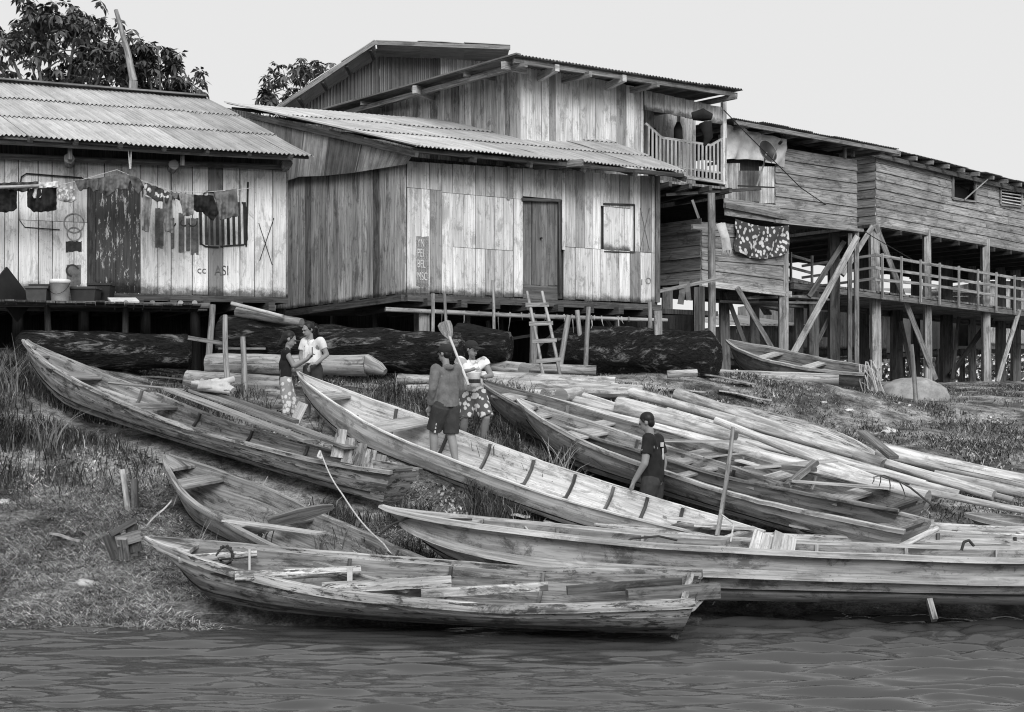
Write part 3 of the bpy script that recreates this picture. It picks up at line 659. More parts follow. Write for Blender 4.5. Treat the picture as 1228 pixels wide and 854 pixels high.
# balcony recess: back wall with a dark window opening, floor, fascia, posts
bi0, bi1 = Cc.xy(771, -1.5), Cc.xy(884, -1.5)
ui = lambda px: (V((*Cc.xy(px, -1.5).xy, 0)) - V((*bi0.xy, 0))).length
m = MB(); plank_wall(m, bi0, bi1, 6.85, CTb, .2, tone=(.7, 1.0), openings=[(ui(775) + .0, ui(775) + .62, 7.35, 8.12)]); plank_wall(m, c1, bi0, 6.85, CTb, .2, tone=(.7, 1)); bld(m, 'wall', MT['wall_grey'], hC)
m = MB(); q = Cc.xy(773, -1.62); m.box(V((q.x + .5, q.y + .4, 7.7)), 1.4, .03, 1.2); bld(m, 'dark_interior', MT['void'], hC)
m = MB(); L_ = (c2_ - c1).length
for k in range(13):
    t0, t1 = k / 13, (k + .95) / 13; a = c1.lerp(c2_, t0) ; b = c1.lerp(c2_, t1); quadbox(m, [a + Cc.n * .1, b + Cc.n * .1, b - Cc.n * 1.6, a - Cc.n * 1.6], 6.80, 6.85, R.uniform(.7, 1.2))
bld(m, 'balcony_floor', MT['wood_mid'], hC)
m = MB(); plank_wall(m, Cc.xy(771, .03), Cc.xy(868, .03), 8.28, 8.66, .26, tone=(.85, 1.05), z0b=8.17, z1b=8.52); bld(m, 'fascia_board', MT['wall_plain'], hC)
for px in (866,): 
    m = MB(); m.beam(Cc.p(px, 222, .05), Cc.p(px, 122, .05), .09, .09, up=Cc.n); bld(m, 'balcony_post', MT['wall_plain'], hC)
m = MB(); q = Cc.xy(868, -1.0); m.beam(V((q.x - .3, q.y, 6.85)), V((q.x - .3, q.y, 8.6)), .16, .12, up=Cc.n); bld(m, 'balcony_post', MT['wall_plain'], hC)
def rail_top(px): return interp(px, [(772, 149), (791, 166), (850, 175), (868, 165)])
m = MB(); m.sweep([Cc.p(x, rail_top(x), .06) for x in (772, 791, 850, 868)], .05, .05, up=(0, 0, 1)); m.sweep([Cc.p(773, 196, .06), Cc.p(868, 209, .06)], .05, .04); m.sweep([Cc.p(773, 206, .06), Cc.p(868, 220, .06)], .06, .07); bld(m, 'handrail', MT['wood_light'], hC)
for k in range(21):
    px = 775 + k * 4.6; m = MB(); m.beam(Cc.p(px, 205 + k * .65, .085), Cc.p(px, rail_top(px) + 1, .085), .045, .02, up=Cc.n, tone=R.uniform(.85, 1.1)); bld(m, 'baluster', MT['wood_light'], hC)
m = MB()
for k in range(5):
    p = Cc.xy(768 + k * 24, 0); m.beam(V((p.x, p.y, 6.74)) + Cc.n * .35, V((p.x, p.y, 6.74)) - Cc.n * 1.6, .08, .1)
m.beam(Cc.p(760, 214, -.3), Cc.p(872, 229, -.3), .1, .13); m.beam(Cc.p(805, 232, -.2), Cc.p(905, 228, .2), .06, .06)
bld(m, 'floor_beam', MT['wood_dark'], hC)
# lower storey, mostly in the dark behind the middle house
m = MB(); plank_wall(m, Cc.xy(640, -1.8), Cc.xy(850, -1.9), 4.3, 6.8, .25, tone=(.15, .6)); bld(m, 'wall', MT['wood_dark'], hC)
m = MB(); f0, f1 = Cc.xy(640, -.2), Cc.xy(868, -.2); quadbox(m, [f0, f1, f1 - Cc.n * 5, f0 - Cc.n * 5], 4.15, 4.25); quadbox(m, [f0 - Cc.n * .2, Cc.xy(772, -.4), Cc.xy(772, -5), f0 - Cc.n * 5], 6.6, 6.7); bld(m, 'floor', MT['wood_dark'], hC)
m = MB(); pole(m, V((0, 0, 0)) + P(853, 442, 26.6), P(853, 232, 26.6), .08, .075, .008, tone=.85, seg=6, rough=.05); bld(m, 'post', MT['post'], hC, True)
for px, Y in ((838, 27.6), (800, 29), (720, 29), (760, 31)): stilt(px, 345, 440, Y, .11, hC, tone=.6, mat='wood_mid', sq=True)
m = MB(); m.beam(P(830, 240, 26.9), P(838, 262, 26.9), .05, .05); m.beam(P(830, 272, 26.4), P(875, 274, 27), .06, .10, tone=1.1); bld(m, 'brace', MT['wood_mid'], hC)
m = MB(); m.beam(P(788, 350, 25.8), P(868, 333, 26.4), .07, .07, tone=1.2); bld(m, 'hanging_rail', MT['wood_mid'], hC)
# roof of the tall house
f0, f1 = P(622, 66, 24.9), P(890, 108, 27.6); f1b = f1 + V((-.5, .8, 0)) 
L0 = P(366, 138, 30.3); bR = f1 + (L0 - f0)
m = MB(); roof_sheets(m, f0, f1, bR, L0, rows=4, sw=.9, tone=(.55, .9), per=5, amp=.02); bld(m, 'roof', MT['roof_rusty'], hC)
m = MB(); 
for f in (.02, .22, .45, .7, .97): m.beam(f0.lerp(L0, f) - V((0, 0, .08)), f1.lerp(bR, f) - V((0, 0, .08)), .06, .08)
for f in (0.03, .3, .6, .97): m.beam(f0.lerp(f1, f) - V((0, 0, .15)), L0.lerp(bR, f) - V((0, 0, .15)), .08, .1)
bld(m, 'rafter', MT['wood_mid'], hC)
m = MB(); m.sweep([f0 + V((0, 0, .02)), f0.lerp(L0, .5), L0], .12, .03, tone=.6); bld(m, 'verge_strip', MT['roof_rusty'], hC)
for f, s_ in ((.46, .9), (.17, 1.0)):
    m = MB(); a = f0.lerp(f1, f) + V((-.05, -.0, -.12)); m.beam(a, a + V((-.45, .9, -.03)), .09, .13, tone=1.1); bld(m, 'rafter_end', MT['wood_light'], hC)
m = MB(); a = P(603, 78, 25.1); m.beam(a, P(630, 84, 25.7), .08, .14, tone=1.1); bld(m, 'rafter_end', MT['wood_light'], hC); m = MB(); m.beam(P(497, 107, 27.2), P(520, 117, 27.8), .1, .16, tone=1.1); bld(m, 'rafter_end', MT['wood_light'], hC); m = MB(); m.beam(P(400, 138, 29.2), P(418, 142, 29.9), .1, .14); bld(m, 'rafter_end', MT['wood_light'], hC)

# things on the balcony
for px, py, s_, lb in ((813, 160, .20, 'dark sandal hanging on the wall of the upstairs balcony'),):
    o = None; m = MB(); p = P(px, py, 28.1); m.tube([p + V((0, -.05, .22)), p + V((0, -.05, .1)), p + V((0, -.05, -.12)), p + V((0, -.05, -.18))], [.04, .09, .10, .05], 8); o = m.build('hanging_bag', MT['cloth_dark'], None, True); tag(o, 'small dark bag hanging on the back wall of the balcony', 'bag')
m = MB(); p = P(842, 150, 26.95); m.tube([p + V((-.2, 0, .16)), p + V((0, 0, .2)), p + V((.2, 0, .15))], [.06, .13, .05], 8, rough=.5); m.tube([p + V((.05, 0, .05)), p + V((.12, 0, -.25)), p + V((.05, 0, -.42))], [.12, .1, .03], 8, rough=.3)
o = m.build('hanging_clothes', MT['cloth_dark'], None, True); tag(o, 'dark bundle of clothes hanging under the balcony roof', 'clothes')

# taller corrugated building behind
D_ = thing('warehouse', 'corrugated metal building with a shallow gable, behind the tall plank house', 'building', P(480, 100, 33))
m = MB(); Yd = 32.5
tops = [(352, 132), (400, 99), (455, 64), (520, 66), (528, 66), (545, 67), (596, 71), (612, 73)]
sec = [(0, 1, .75, 'd'), (1, 2, .6, 'd'), (2, 3, .62, 'd'), (3, 4, .5, 'd'), (4, 6, 1.7, 'l'), (6, 7, 1.8, 'l')]
for i, j, t, _q in sec:
    (xa, ya), (xb, yb) = tops[i], tops[j]; hang(m, (P(xa, ya + 4, Yd), P(xb, yb + 4, Yd)), (P(xa, 210, Yd), P(xb, 210, Yd)), tone=t, wave=.1, amp=.02, out=V((0, -1, 0)))
bld(m, 'wall', MT['sheet_painted'], D_)
m = MB(); bk = V((-.5, 7, 0)); fr = V((0, -.7, 0)); a, b, c = P(340, 134, Yd), P(453, 58, Yd), P(612, 64, Yd)
for (p, q) in ((a, b), (b, c)): roof_sheets(m, p + fr, p + bk, q + bk, q + fr, rows=3, wave=.1, per=4, tone=(.7, 1))
bld(m, 'roof', MT['roof_sheet'], D_)
m = MB(); m.sweep([a + fr - V((0, 0, .06)), b + fr - V((0, 0, .06)), c + fr - V((0, 0, .06))], .05, .10, tone=1.0)
for f in (.2, .45, .7, .95): p = a.lerp(b, f) - V((0, 0, .12)); m.beam(p + fr * .9, p + V((0, .5, 0)), .08, .08, tone=.8)
bld(m, 'verge_board', MT['wood_mid'], D_)
m = MB(); 
for (xa, xb) in ((352, 353),): m.beam(P(xa, 130, Yd + .1), P(xa, 210, Yd + .1), .1, .1, up=(0, -1, 0)); m.beam(P(640, 80, Yd + 6), P(640, 480, Yd + 6), .2, .2, up=(0, -1, 0)); m.beam(P(400, 200, Yd), P(400, 480, Yd), .2, .2, up=(0, -1, 0))
bld(m, 'post', MT['wood_dark'], D_)

# ------------------------------------------------------------------ patched shack with the dish, and the long clapboard house
E = Line(868, 30.0, .9)
hE = thing('stilt_house', 'patched two-level shack with a satellite dish and a white tarpaulin', 'house', E.xy(930))
m = MB(); clap_wall(m, E.xy(929), E.xy(1027), E.z(929, 263), E.z(929, 176), .27, tone=(.75, 1.05), z0b=E.z(1027, 274), z1b=E.z(1027, 192), wob=.03, seg=(9, 10)); bld(m, 'wall', MT['wall_clap'], hE)
m = MB(); 
for (x0, x1, y0, y1, t) in ((868, 886, 196, 241, 1.5), (885, 911, 205, 242, .75), (909, 928, 200, 244, 2.0)):
    hang(m, (E.p(x0, y0, .03), E.p(x1, y0, .03)), (E.p(x0, y1, .03), E.p(x1, y1, .03)), wave=.09, amp=.012, tone=t, out=E.n)
bld(m, 'sheet_wall', MT['roof_rusty'], hE)
m = MB(); clap_wall(m, E.xy(866, .05), E.xy(933, .05), E.z(868, 258), E.z(868, 238), .5, tone=(1, 1.1), z0b=E.z(933, 268), z1b=E.z(933, 247)); bld(m, 'wall', MT['wall_clap'], hE)
# tarpaulin
m = MB(); nx_, nz_ = 26, 10; vs = []
for j in range(nz_ + 1):
    for i in range(nx_ + 1):
        u, v = i / nx_, j / nz_; px = lerp(864, 938, u); top = lerp(150, 168, u); bot = lerp(192, 201, u) - 4 * math.sin(u * 3.1)
        p = E.p(px, lerp(top, bot, v), .10) + E.n * (.07 * noise.noise(V((u * 5 + v * 2, v * 2.2, 5))) + .04 * math.sin(u * 26 + v * 5)); vs.append(p)
fs = [(j * (nx_ + 1) + i, (j + 1) * (nx_ + 1) + i, (j + 1) * (nx_ + 1) + i + 1, j * (nx_ + 1) + i + 1) for j in range(nz_) for i in range(nx_)]
m.add(vs, fs, [[(0, 0)] * 4] * len(fs)); bld(m, 'tarpaulin', MT['tarp'], hE, True)
m = MB(); e_a, e_b = E.p(860, 146, .5), E.p(1058, 182, .5); bkk = V((-.7, 1, 0)) * 4 + V((0, 0, .25)); roof_sheets(m, e_a, e_b, e_b + bkk, e_a + bkk, rows=2, sw=1.0, per=4, tone=(.6, 1), jag=.12); bld(m, 'roof', MT['roof_rusty'], hE)
m = MB(); m.sweep([e_a - V((0, 0, .1)), e_b - V((0, 0, .1))], .06, .09)
for k in range(7): p = e_a.lerp(e_b, (k + .5) / 7) - V((0, 0, .12)); m.beam(p, p + bkk, .06, .08, tone=.8)
bld(m, 'rafter', MT['wood_mid'], hE)
for px, y0, y1 in ((938, 160, 178), (1012, 178, 190), (1022, 178, 188)):
    m = MB(); m.beam(E.p(px, y1, .02), E.p(px, y0, .02), .1, .06, up=E.n, tone=.8); bld(m, 'post', MT['wood_mid'], hE)
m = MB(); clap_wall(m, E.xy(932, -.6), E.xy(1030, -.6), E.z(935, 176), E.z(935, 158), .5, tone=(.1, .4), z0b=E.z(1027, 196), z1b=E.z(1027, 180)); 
quadbox(m, [E.xy(866, -.08), E.xy(1030, -.08), E.xy(1030, -.11), E.xy(866, -.11)], 7.0, 8.35, .6); quadbox(m, [E.xy(866, 0), E.xy(1030, 0), E.xy(1030, -5), E.xy(866, -5)], 6.90, 7.0); quadbox(m, [E.xy(866, -4), E.xy(1030, -4), E.xy(1030, -4.1), E.xy(866, -4.1)], 5.1, 8.6, .3); bld(m, 'floor', MT['wood_dark'], hE)
m = MB(); m.beam(E.p(864, 247, .12), E.p(940, 262, .12), .08, .12, tone=.8); m.beam(E.p(925, 266, .1), E.p(1030, 277, .1), .08, .08, tone=1.2); bld(m, 'sill_beam', MT['wood_mid'], hE)
# lower boarded room
m = MB(); clap_wall(m, E.xy(841), E.xy(945), E.z(841, 338), E.z(841, 266), .27, tone=(.7, 1.05), z0b=E.z(945, 350), z1b=E.z(945, 274), seg=(9, 10), wob=.03); bld(m, 'wall', MT['wall_clap'], hE)
m = MB(); le = E.xy(841); clap_wall(m, le + V((-2.4, 2.4, 0)), le, E.z(841, 338), E.z(841, 262), .27, tone=(.5, .75), wob=.03, seg=(9, 10)); bld(m, 'wall', MT['wall_clap'], hE)  # left face: its shade is put into the darker board tones
m = MB(); m.beam(E.p(838, 340, .05), E.p(946, 353, .05), .08, .13, tone=1.5); bld(m, 'sill_beam', MT['wall_clap'], hE)
m = MB(); quadbox(m, [E.xy(841), E.xy(946), E.xy(946, -3), E.xy(841, -3)], 4.95, 5.03); quadbox(m, [E.xy(845, -2.5), E.xy(1040, -2.5), E.xy(1040, -2.6), E.xy(845, -2.6)], 5.0, 6.9, .3); bld(m, 'floor', MT['wood_dark'], hE)
for px, px2, pt, pb, off, r, t in ((938, 938, 352, 446, 0, .08, .9), (942, 942, 268, 352, .05, .06, 1), (868, 870, 350, 440, -2, .11, .5), (905, 905, 352, 440, -2.5, .1, .5), (1027, 1027, 278, 462, .1, .055, .75), (1019, 1019, 280, 458, .0, .05, .5), (975, 975, 350, 452, -2, .12, .4), (1000, 1000, 280, 452, -1.5, .12, .3), (958, 958, 350, 450, -3, .1, .35)):
    stilt(px, pt, pb, E.Y(px) - off * .7, r, hE, px2=px2, sq=True, tone=t)
for (a, b, w_, t, oy) in (((1028, 284), (950, 426), .15, 1.05, 1.0), ((884, 345), (927, 420), .11, .9, .3), ((1012, 290), (970, 356), .12, .4, -.5), ((975, 420), (1000, 370), .1, .4, -1.5), ((900, 430), (870, 350), .1, .4, -1)):
    m = MB(); m.beam(P(*b, E.Y(b[0]) - oy), P(*a, E.Y(a[0]) - oy), w_, .06, up=(0, -1, 0), tone=t); bld(m, 'brace', MT['post'], hE)
m = MB(); 
for k in range(4): m.beam(E.p(880 + k * 30, 360, -.5 - k * .3), E.p(1000, 362 + k * 3, -.5 - k * .5), .2, .05, tone=R.uniform(.4, 1))
bld(m, 'floor_beam', MT['wood_mid'], hE)

# dish
ds = thing('satellite_dish', 'dark satellite dish on a bracket beside the white tarpaulin', 'satellite dish', E.p(890, 200, .5))
m = MB(); c = E.p(889, 187, .75); ax = V((.55, -.8, .35)).normalized(); s1 = ax.cross(V((0, 0, 1))).normalized(); s2 = s1.cross(ax)
vs = []; 
for i in range(6):
    r = .27 * i / 5
    for k in range(20): a = k / 20 * 6.283; vs.append(c + s1 * (r * math.cos(a) * .95) + s2 * (r * math.sin(a)) + ax * (.09 * (i / 5) ** 2 - .09))
fs = [(20 * i + k, 20 * i + (k + 1) % 20, 20 * (i + 1) + (k + 1) % 20, 20 * (i + 1) + k) for i in range(5) for k in range(20)]
m.add(vs, fs, [[(0, 0)] * 4] * len(fs)); m.add([v - ax * .012 for v in vs], [tuple(reversed(f)) for f in fs], [[(0, 0)] * 4] * len(fs)); m.tube([c + s1 * (.257 * math.cos(a * .314)) + s2 * (.27 * math.sin(a * .314)) for a in range(21)], .008, 5, 8)
bld(m, 'reflector', MT['metal_dark'], ds, True)
m = MB(); m.tube([c - s2 * .3, c + ax * .38 + s1 * .02, ], .012, 6, 12); bld(m, 'feed_arm', MT['metal_dark'], ds)
m = MB(); m.tube([c + ax * .36 - s2 * .02, c + ax * .46], .035, 8); bld(m, 'receiver', MT['metal_dark'], ds)
m = MB(); m.tube([c - ax * .05, c - ax * .15 - V((0, 0, .25)), E.p(886, 228, .5)], .02, 6, 14); m.beam(E.p(866, 226, .45), E.p(903, 229, .6), .03, .03); bld(m, 'bracket', MT['metal_dark'], ds)
# printed cloth hung on the lower room
m = MB(); vs = []; nx_, nz_ = 30, 16
for j in range(nz_ + 1):
    for i in range(nx_ + 1):
        u, v = i / nx_, j / nz_; px = lerp(877, 941 - 0 * v, u); p = E.p(px, lerp(lerp(263, 271, u) + 5 * math.sin(u * 3.14), lerp(302, 302, u) + 9 * math.sin(u * 3.1), v), .12) + E.n * (.05 * math.sin(u * 17 + v * 6) * v + .04 * noise.noise(V((u * 4, v * 3, 2)))); vs.append(p)
fs = [(j * (nx_ + 1) + i, (j + 1) * (nx_ + 1) + i, (j + 1) * (nx_ + 1) + i + 1, j * (nx_ + 1) + i + 1) for j in range(nz_) for i in range(nx_)]
m.add(vs, fs, [[(0, 0)] * 4] * len(fs)); o = m.build('hanging_cloth', MT['rug_print'], None, True); tag(o, 'printed patterned cloth pinned on the lower boards of the patched shack', 'cloth')
m = MB(); 
for k in range(3): m.sweep([P(862 + k * 2, 268, 26.3), P(868 + k * 1.5, 285, 26.25), P(870 + k * 2, 300, 26.3), P(868 + k * 2, 308, 26.3)], .12, .02, up=(0, -1, 0))
o = m.build('hanging_cloth', MT['cloth_light'], None, True); tag(o, 'pale limp cloth draped over the rail beside the balcony post', 'cloth')
m = MB(); p = P(819, 345, 26.05); m.sweep([P(818, 338, 26.05), P(818, 352, 26.0), P(816, 365, 26.05)], .12, .02, up=(0, -1, 0)); m.sweep([P(824, 338, 26.05), P(825, 350, 26.0), P(826, 360, 26.05)], .10, .02, up=(0, -1, 0)); o = m.build('hanging_rag', MT['cloth_mid'], None); tag(o, 'small grey rag hanging from the sloping rail in shade', 'rag')

G_ = Line(1050, 37.0, .93)
hF = thing('stilt_house', 'long clapboard house on tall posts with a louvred window at the far right', 'house', G_.xy(1140))
z0f, z1f = G_.z(1050, 268), G_.z(1050, 184)
uf = lambda px: (V((*G_.xy(px).xy, 0)) - V((*G_.xy(1050).xy, 0))).length
m = MB(); clap_wall(m, G_.xy(1050), G_.xy(1330), z0f, z1f, .235, tone=(.72, 1.1), openings=[(uf(1142), uf(1168), G_.z(1155, 240), G_.z(1155, 206)), (uf(1199), uf(1223), G_.z(1210, 245), G_.z(1210, 215))], wob=.02); bld(m, 'wall', MT['wall_clap'], hF)
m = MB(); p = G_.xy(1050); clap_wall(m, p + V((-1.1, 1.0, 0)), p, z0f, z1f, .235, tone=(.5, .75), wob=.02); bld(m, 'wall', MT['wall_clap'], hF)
m = MB(); quadbox(m, [G_.xy(1141, -.25), G_.xy(1170, -.25), G_.xy(1170, -.28), G_.xy(1141, -.28)], 7.5, 9); o = bld(m, 'dark_interior', MT['void'], hF)
m = MB(); m.beam(G_.p(1141, 206, .07), G_.p(1195, 214, .07), .05, .06, tone=1.3); m.beam(G_.p(1141, 206, .06), G_.p(1141, 239, .06), .06, .04, up=G_.n); m.beam(G_.p(1168, 210, .06), G_.p(1168, 242, .06), .06, .04, up=G_.n); m.beam(G_.p(1141, 239, .06), G_.p(1168, 242, .06), .04, .05); m.beam(G_.p(1153, 240, .1), G_.p(1179, 213, .25), .03, .03, tone=1.5); bld(m, 'window_frame', MT['wood_mid'], hF)
m = MB()
for k in range(8): m.beam(G_.p(1199, 217 + k * 3.6, .05), G_.p(1222, 219 + k * 3.9, .05), .03, .05, up=G_.n, tone=1.3)
bld(m, 'louvre', MT['wood_light'], hF)
m = MB(); m.beam(G_.p(1198, 215, .06), G_.p(1198, 245, .06), .06, .04, up=G_.n); m.beam(G_.p(1223, 219, .06), G_.p(1223, 249, .06), .06, .04, up=G_.n); m.beam(G_.p(1198, 246, .06), G_.p(1223, 249, .06), .05, .04); quadbox(m, [G_.xy(1199, -.1), G_.xy(1223, -.1), G_.xy(1223, -.12), G_.xy(1199, -.12)], 8, 9.2, .15); bld(m, 'window_frame', MT['wood_mid'], hF)
m = MB(); ea, eb = G_.p(1036, 176, .35), G_.p(1335, 232, .35); eb.z = ea.z; bk2 = V((-.7, .8, 0)) * 6 + V((0, 0, .7)); roof_sheets(m, ea, eb, eb + bk2, ea + bk2, rows=3, sw=1, per=4, tone=(.5, .9), jag=.1); bld(m, 'roof', MT['roof_rusty'], hF)
m = MB()
for k in range(18): p = ea.lerp(eb, (k + .3) / 18) - V((0, 0, .1)); m.beam(p - bk2 * .01, p + bk2, .09, .11)
m.sweep([ea - V((0, 0, .2)) - G_.n * .2, eb - V((0, 0, .2)) - G_.n * .2], .05, .12, tone=.5); bld(m, 'rafter', MT['wood_mid'], hF)
m = MB(); quadbox(m, [G_.xy(1046, .05), G_.xy(1335, .05), G_.xy(1335, .05) + V((-4.2, 4.8, 0)), G_.xy(1046, .05) + V((-4.2, 4.8, 0))], z0f - .12, z0f - .03, .8)
for k in range(14): p = V((*G_.xy(1050).lerp(G_.xy(1330), k / 14).xy, z0f - .18)); m.beam(p + G_.n * .15, p + V((-4, 4.5, 0)), .1, .12, tone=.7)
bld(m, 'floor', MT['wood_dark'], hF)
m = MB(); m.beam(V((*G_.xy(1047).xy, z0f - .05)) + G_.n * .07, V((*G_.xy(1335).xy, z0f - .05)) + G_.n * .07, .05, .08, tone=1.1); bld(m, 'sill_beam', MT['wood_mid'], hF)
# far side wall of the long house so that it is closed
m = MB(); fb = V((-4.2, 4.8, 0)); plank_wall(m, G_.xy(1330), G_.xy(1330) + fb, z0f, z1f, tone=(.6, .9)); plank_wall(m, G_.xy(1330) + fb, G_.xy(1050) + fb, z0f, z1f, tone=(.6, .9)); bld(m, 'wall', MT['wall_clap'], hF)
for px, px2, pt, pb, off, r, t in ((1048, 1051, 270, 458, 0, .125, 1.15), (1111, 1113, 276, 458, 0, .10, 1.0), (1181, 1183, 287, 462, 0, .11, 1.1), (1262, 1262, 300, 462, 0, .15, 1.0)):
    stilt(px, pt, pb, G_.Y(px), r, hF, px2=px2, sq=True, tone=t)
for px, dy, t, r in ((1075, 4.5, .25, .16), (1135, 4.5, .25, .16), (1000, 3, .2, .15), (1200, 5, .5, .14), (1218, 5, .8, .14), (1166, 5.5, .7, .1), (1035, 5, .25, .15), (1098, 6, .2, .12)):
    stilt(px, 300, 458, G_.Y(px) + dy, r, hF, sq=True, tone=t)
for a, b, w_, t, oy in (((1050, 270), (1122, 455), .14, .95, .25), ((1046, 272), (1010, 330), .13, 1.0, .3), ((1222, 372), (1196, 458), .13, 1.1, .5), ((1150, 380), (1142, 455), .1, .3, -3), ((1095, 455), (1080, 385), .12, .3, -3), ((1140, 450), (1195, 372), .16, .2, -4)):
    m = MB(); m.beam(P(*b, G_.Y(b[0]) - oy), P(*a, G_.Y(a[0]) - oy), w_, .07, up=(0, -1, 0), tone=t); bld(m, 'brace', MT['post'], hF)
# walkway with railing
H_ = Line(1050, 36.2, .98)
zd = H_.z(1050, 349)
m = MB(); wa, wb_ = H_.xy(950), H_.xy(1340); Lw = (wb_ - wa).length; n_ = int(Lw / .22)
for k in range(n_):
    a = wa.lerp(wb_, k / n_); b = wa.lerp(wb_, (k + .94) / n_); bkd = V((-2.9, 3.1, 0)); quadbox(m, [a + H_.n * R.uniform(0, .08), b + H_.n * .03, b + bkd, a + bkd], zd - .05, zd, R.uniform(.5, 1.1))
bld(m, 'walkway_floor', MT['wood_mid'], hF)
m = MB(); m.beam(V((wa.x, wa.y, zd - .14)), V((wb_.x, wb_.y, zd - .14)), .1, .14, tone=.7); m.beam(V((wa.x, wa.y, zd - .14)) + V((-2, 2.2, 0)), V((wb_.x, wb_.y, zd - .14)) + V((-2, 2.2, 0)), .1, .14, tone=.5); bld(m, 'floor_beam', MT['wood_mid'], hF)
for f in (.32, .62, .95):
    m = MB(); a = V((*H_.xy(1046, .08).xy, zd + f)); b = V((*H_.xy(1340, .08).xy, zd + f)); pts = [a.lerp(b, i / 8) + V((0, 0, R.uniform(-.03, .03))) for i in range(9)]; m.sweep(pts, .05, .08, tone=1.0); bld(m, 'railing', MT['post'], hF)
    m = MB(); a = V((*H_.xy(1046, .08).xy, zd + f)); b = a + V((-1.6, 1.7, -.1)); m.sweep([a, b], .04, .07, tone=.8); bld(m, 'railing', MT['post'], hF)
    m = MB(); a = V((*H_.xy(950, -1.0).xy, zd + f)); b = V((*H_.xy(1046, -1.9).xy, zd + f)); m.sweep([a, b], .04, .07, tone=.7); bld(m, 'railing', MT['post'], hF)
for px in (1053, 1076, 1099, 1122, 1145, 1168, 1190, 1212, 1240, 1270):
    m = MB(); p = H_.xy(px, .13); m.beam(V((p.x, p.y, zd - .18)), V((p.x, p.y, zd + 1.02)), .055, .05, up=H_.n, tone=1.05); bld(m, 'baluster', MT['post'], hF)
for px in (975, 1003, 1028):
    m = MB(); p = H_.xy(px, -1.4); m.beam(V((p.x, p.y, zd - .1)), V((p.x, p.y, zd + 1.0)), .06, .05, up=H_.n, tone=.7); bld(m, 'baluster', MT['post'], hF)
m = MB(); m.beam(E.p(900, 357, -.2), H_.p(1040, 352, -.4), .25, .06, tone=.8); m.beam(P(945, 356, 33), P(988, 360, 34), .4, .05, tone=1.3); bld(m, 'gangplank', MT['wood_mid'], hF)

# things far behind under the long house
def shack(px0, px1, Y, zb, zt, mat, label, roof=True, tone=1.0, wins=()):
    s = thing('shack', label, 'shack', P((px0 + px1) / 2, 462, Y)); a, b = V((*XY(px0, Y), 0)), V((*XY(px1, Y), 0)); k = V((-1.5, 4, 0)); L = (b - a).length
    ops = [((x0 - px0) / (px1 - px0) * L, (x1 - px0) / (px1 - px0) * L, z0, z1) for x0, x1, z0, z1 in wins]
    m = MB(); plank_wall(m, a, b, zb, zt, .3, tone=(.8 * tone, 1.1 * tone), openings=ops); 
    for p, q in ((b, b + k), (b + k, a + k), (a + k, a)): plank_wall(m, p, q, zb, zt, .3, tone=(.5 * tone, .8 * tone))
    bld(m, 'wall', MT[mat], s)
    if roof:
        m = MB(); o_ = V((0, -.5, 0)); roof_sheets(m, a + o_ + V((-.3, 0, zt)), b + o_ + V((.3, 0, zt)), b + k + V((0, 0, zt + .7)), a + k + V((0, 0, zt + .7)), wave=.15, per=3, rows=1); bld(m, 'roof', MT['roof_sheet'], s)
    m = MB(); quadbox(m, [a, b, b + k, a + k], zb - .2, zb - .05, .7); bld(m, 'floor', MT['wood_mid'], s)
    n = max(2, int(L / 1.6))
    for i in range(n + 1):
        p = a.lerp(b, i / n); m = MB(); m.beam(V((p.x, p.y, 2.8)), V((p.x, p.y, zb)), .16, .16, up=(0, -1, 0), tone=R.uniform(.4, 1)); bld(m, 'post', MT['wood_mid'], s)
    return s
shack(960, 1035, 47, 4.4, 6.2, 'wall_plain', 'pale far shack seen under the walkway beside the patched shack', wins=[(985, 1000, 4.8, 5.7)])
shack(1040, 1125, 52, 4.6, 6.0, 'wall_plain', 'light boarded shack far behind the tall posts', wins=[(1070, 1085, 4.9, 5.6)])
shack(1128, 1180, 49, 4.5, 6.4, 'far_wall', 'pale plastered hut far behind the leaning brace', wins=[(1148, 1160, 4.6, 5.8)])
shack(1186, 1330, 55, 5.0, 7.6, 'wall_grey', 'grey far shack at the right edge beyond the walkway')
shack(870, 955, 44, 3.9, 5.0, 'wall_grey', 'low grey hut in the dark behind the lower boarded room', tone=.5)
def mound(name, label, cat, c, r, mat, h, sq=(1, 1), seed=0, amp=.12, n=26):
    vs = []; fs = []
    for j in range(n // 2 + 1):
        for i in range(n):
            a = i / n * 6.283; e = j / (n // 2) * 1.57; d = V((math.cos(a) * math.cos(e), math.sin(a) * math.cos(e), math.sin(e)))
            q = 1 + amp * noise.noise(d * 2.2 + V((seed, 0, 0))) + amp * .4 * noise.noise(d * 6 + V((seed, 0, 3)))
            vs.append((c[0] + d.x * r * sq[0] * q, c[1] + d.y * r * sq[1] * q, c[2] - .08 + d.z ** .8 * h * q if d.z > 0 else c[2] - .08))
    for j in range(n // 2):
        for i in range(n): fs.append((j * n + i, j * n + (i + 1) % n, (j + 1) * n + (i + 1) % n, (j + 1) * n + i))
    m = MB(); m.add(vs, fs, [[(0, 0)] * 4] * len(fs)); o = m.build(name, MT[mat], None, True); tag(o, label, cat); return o
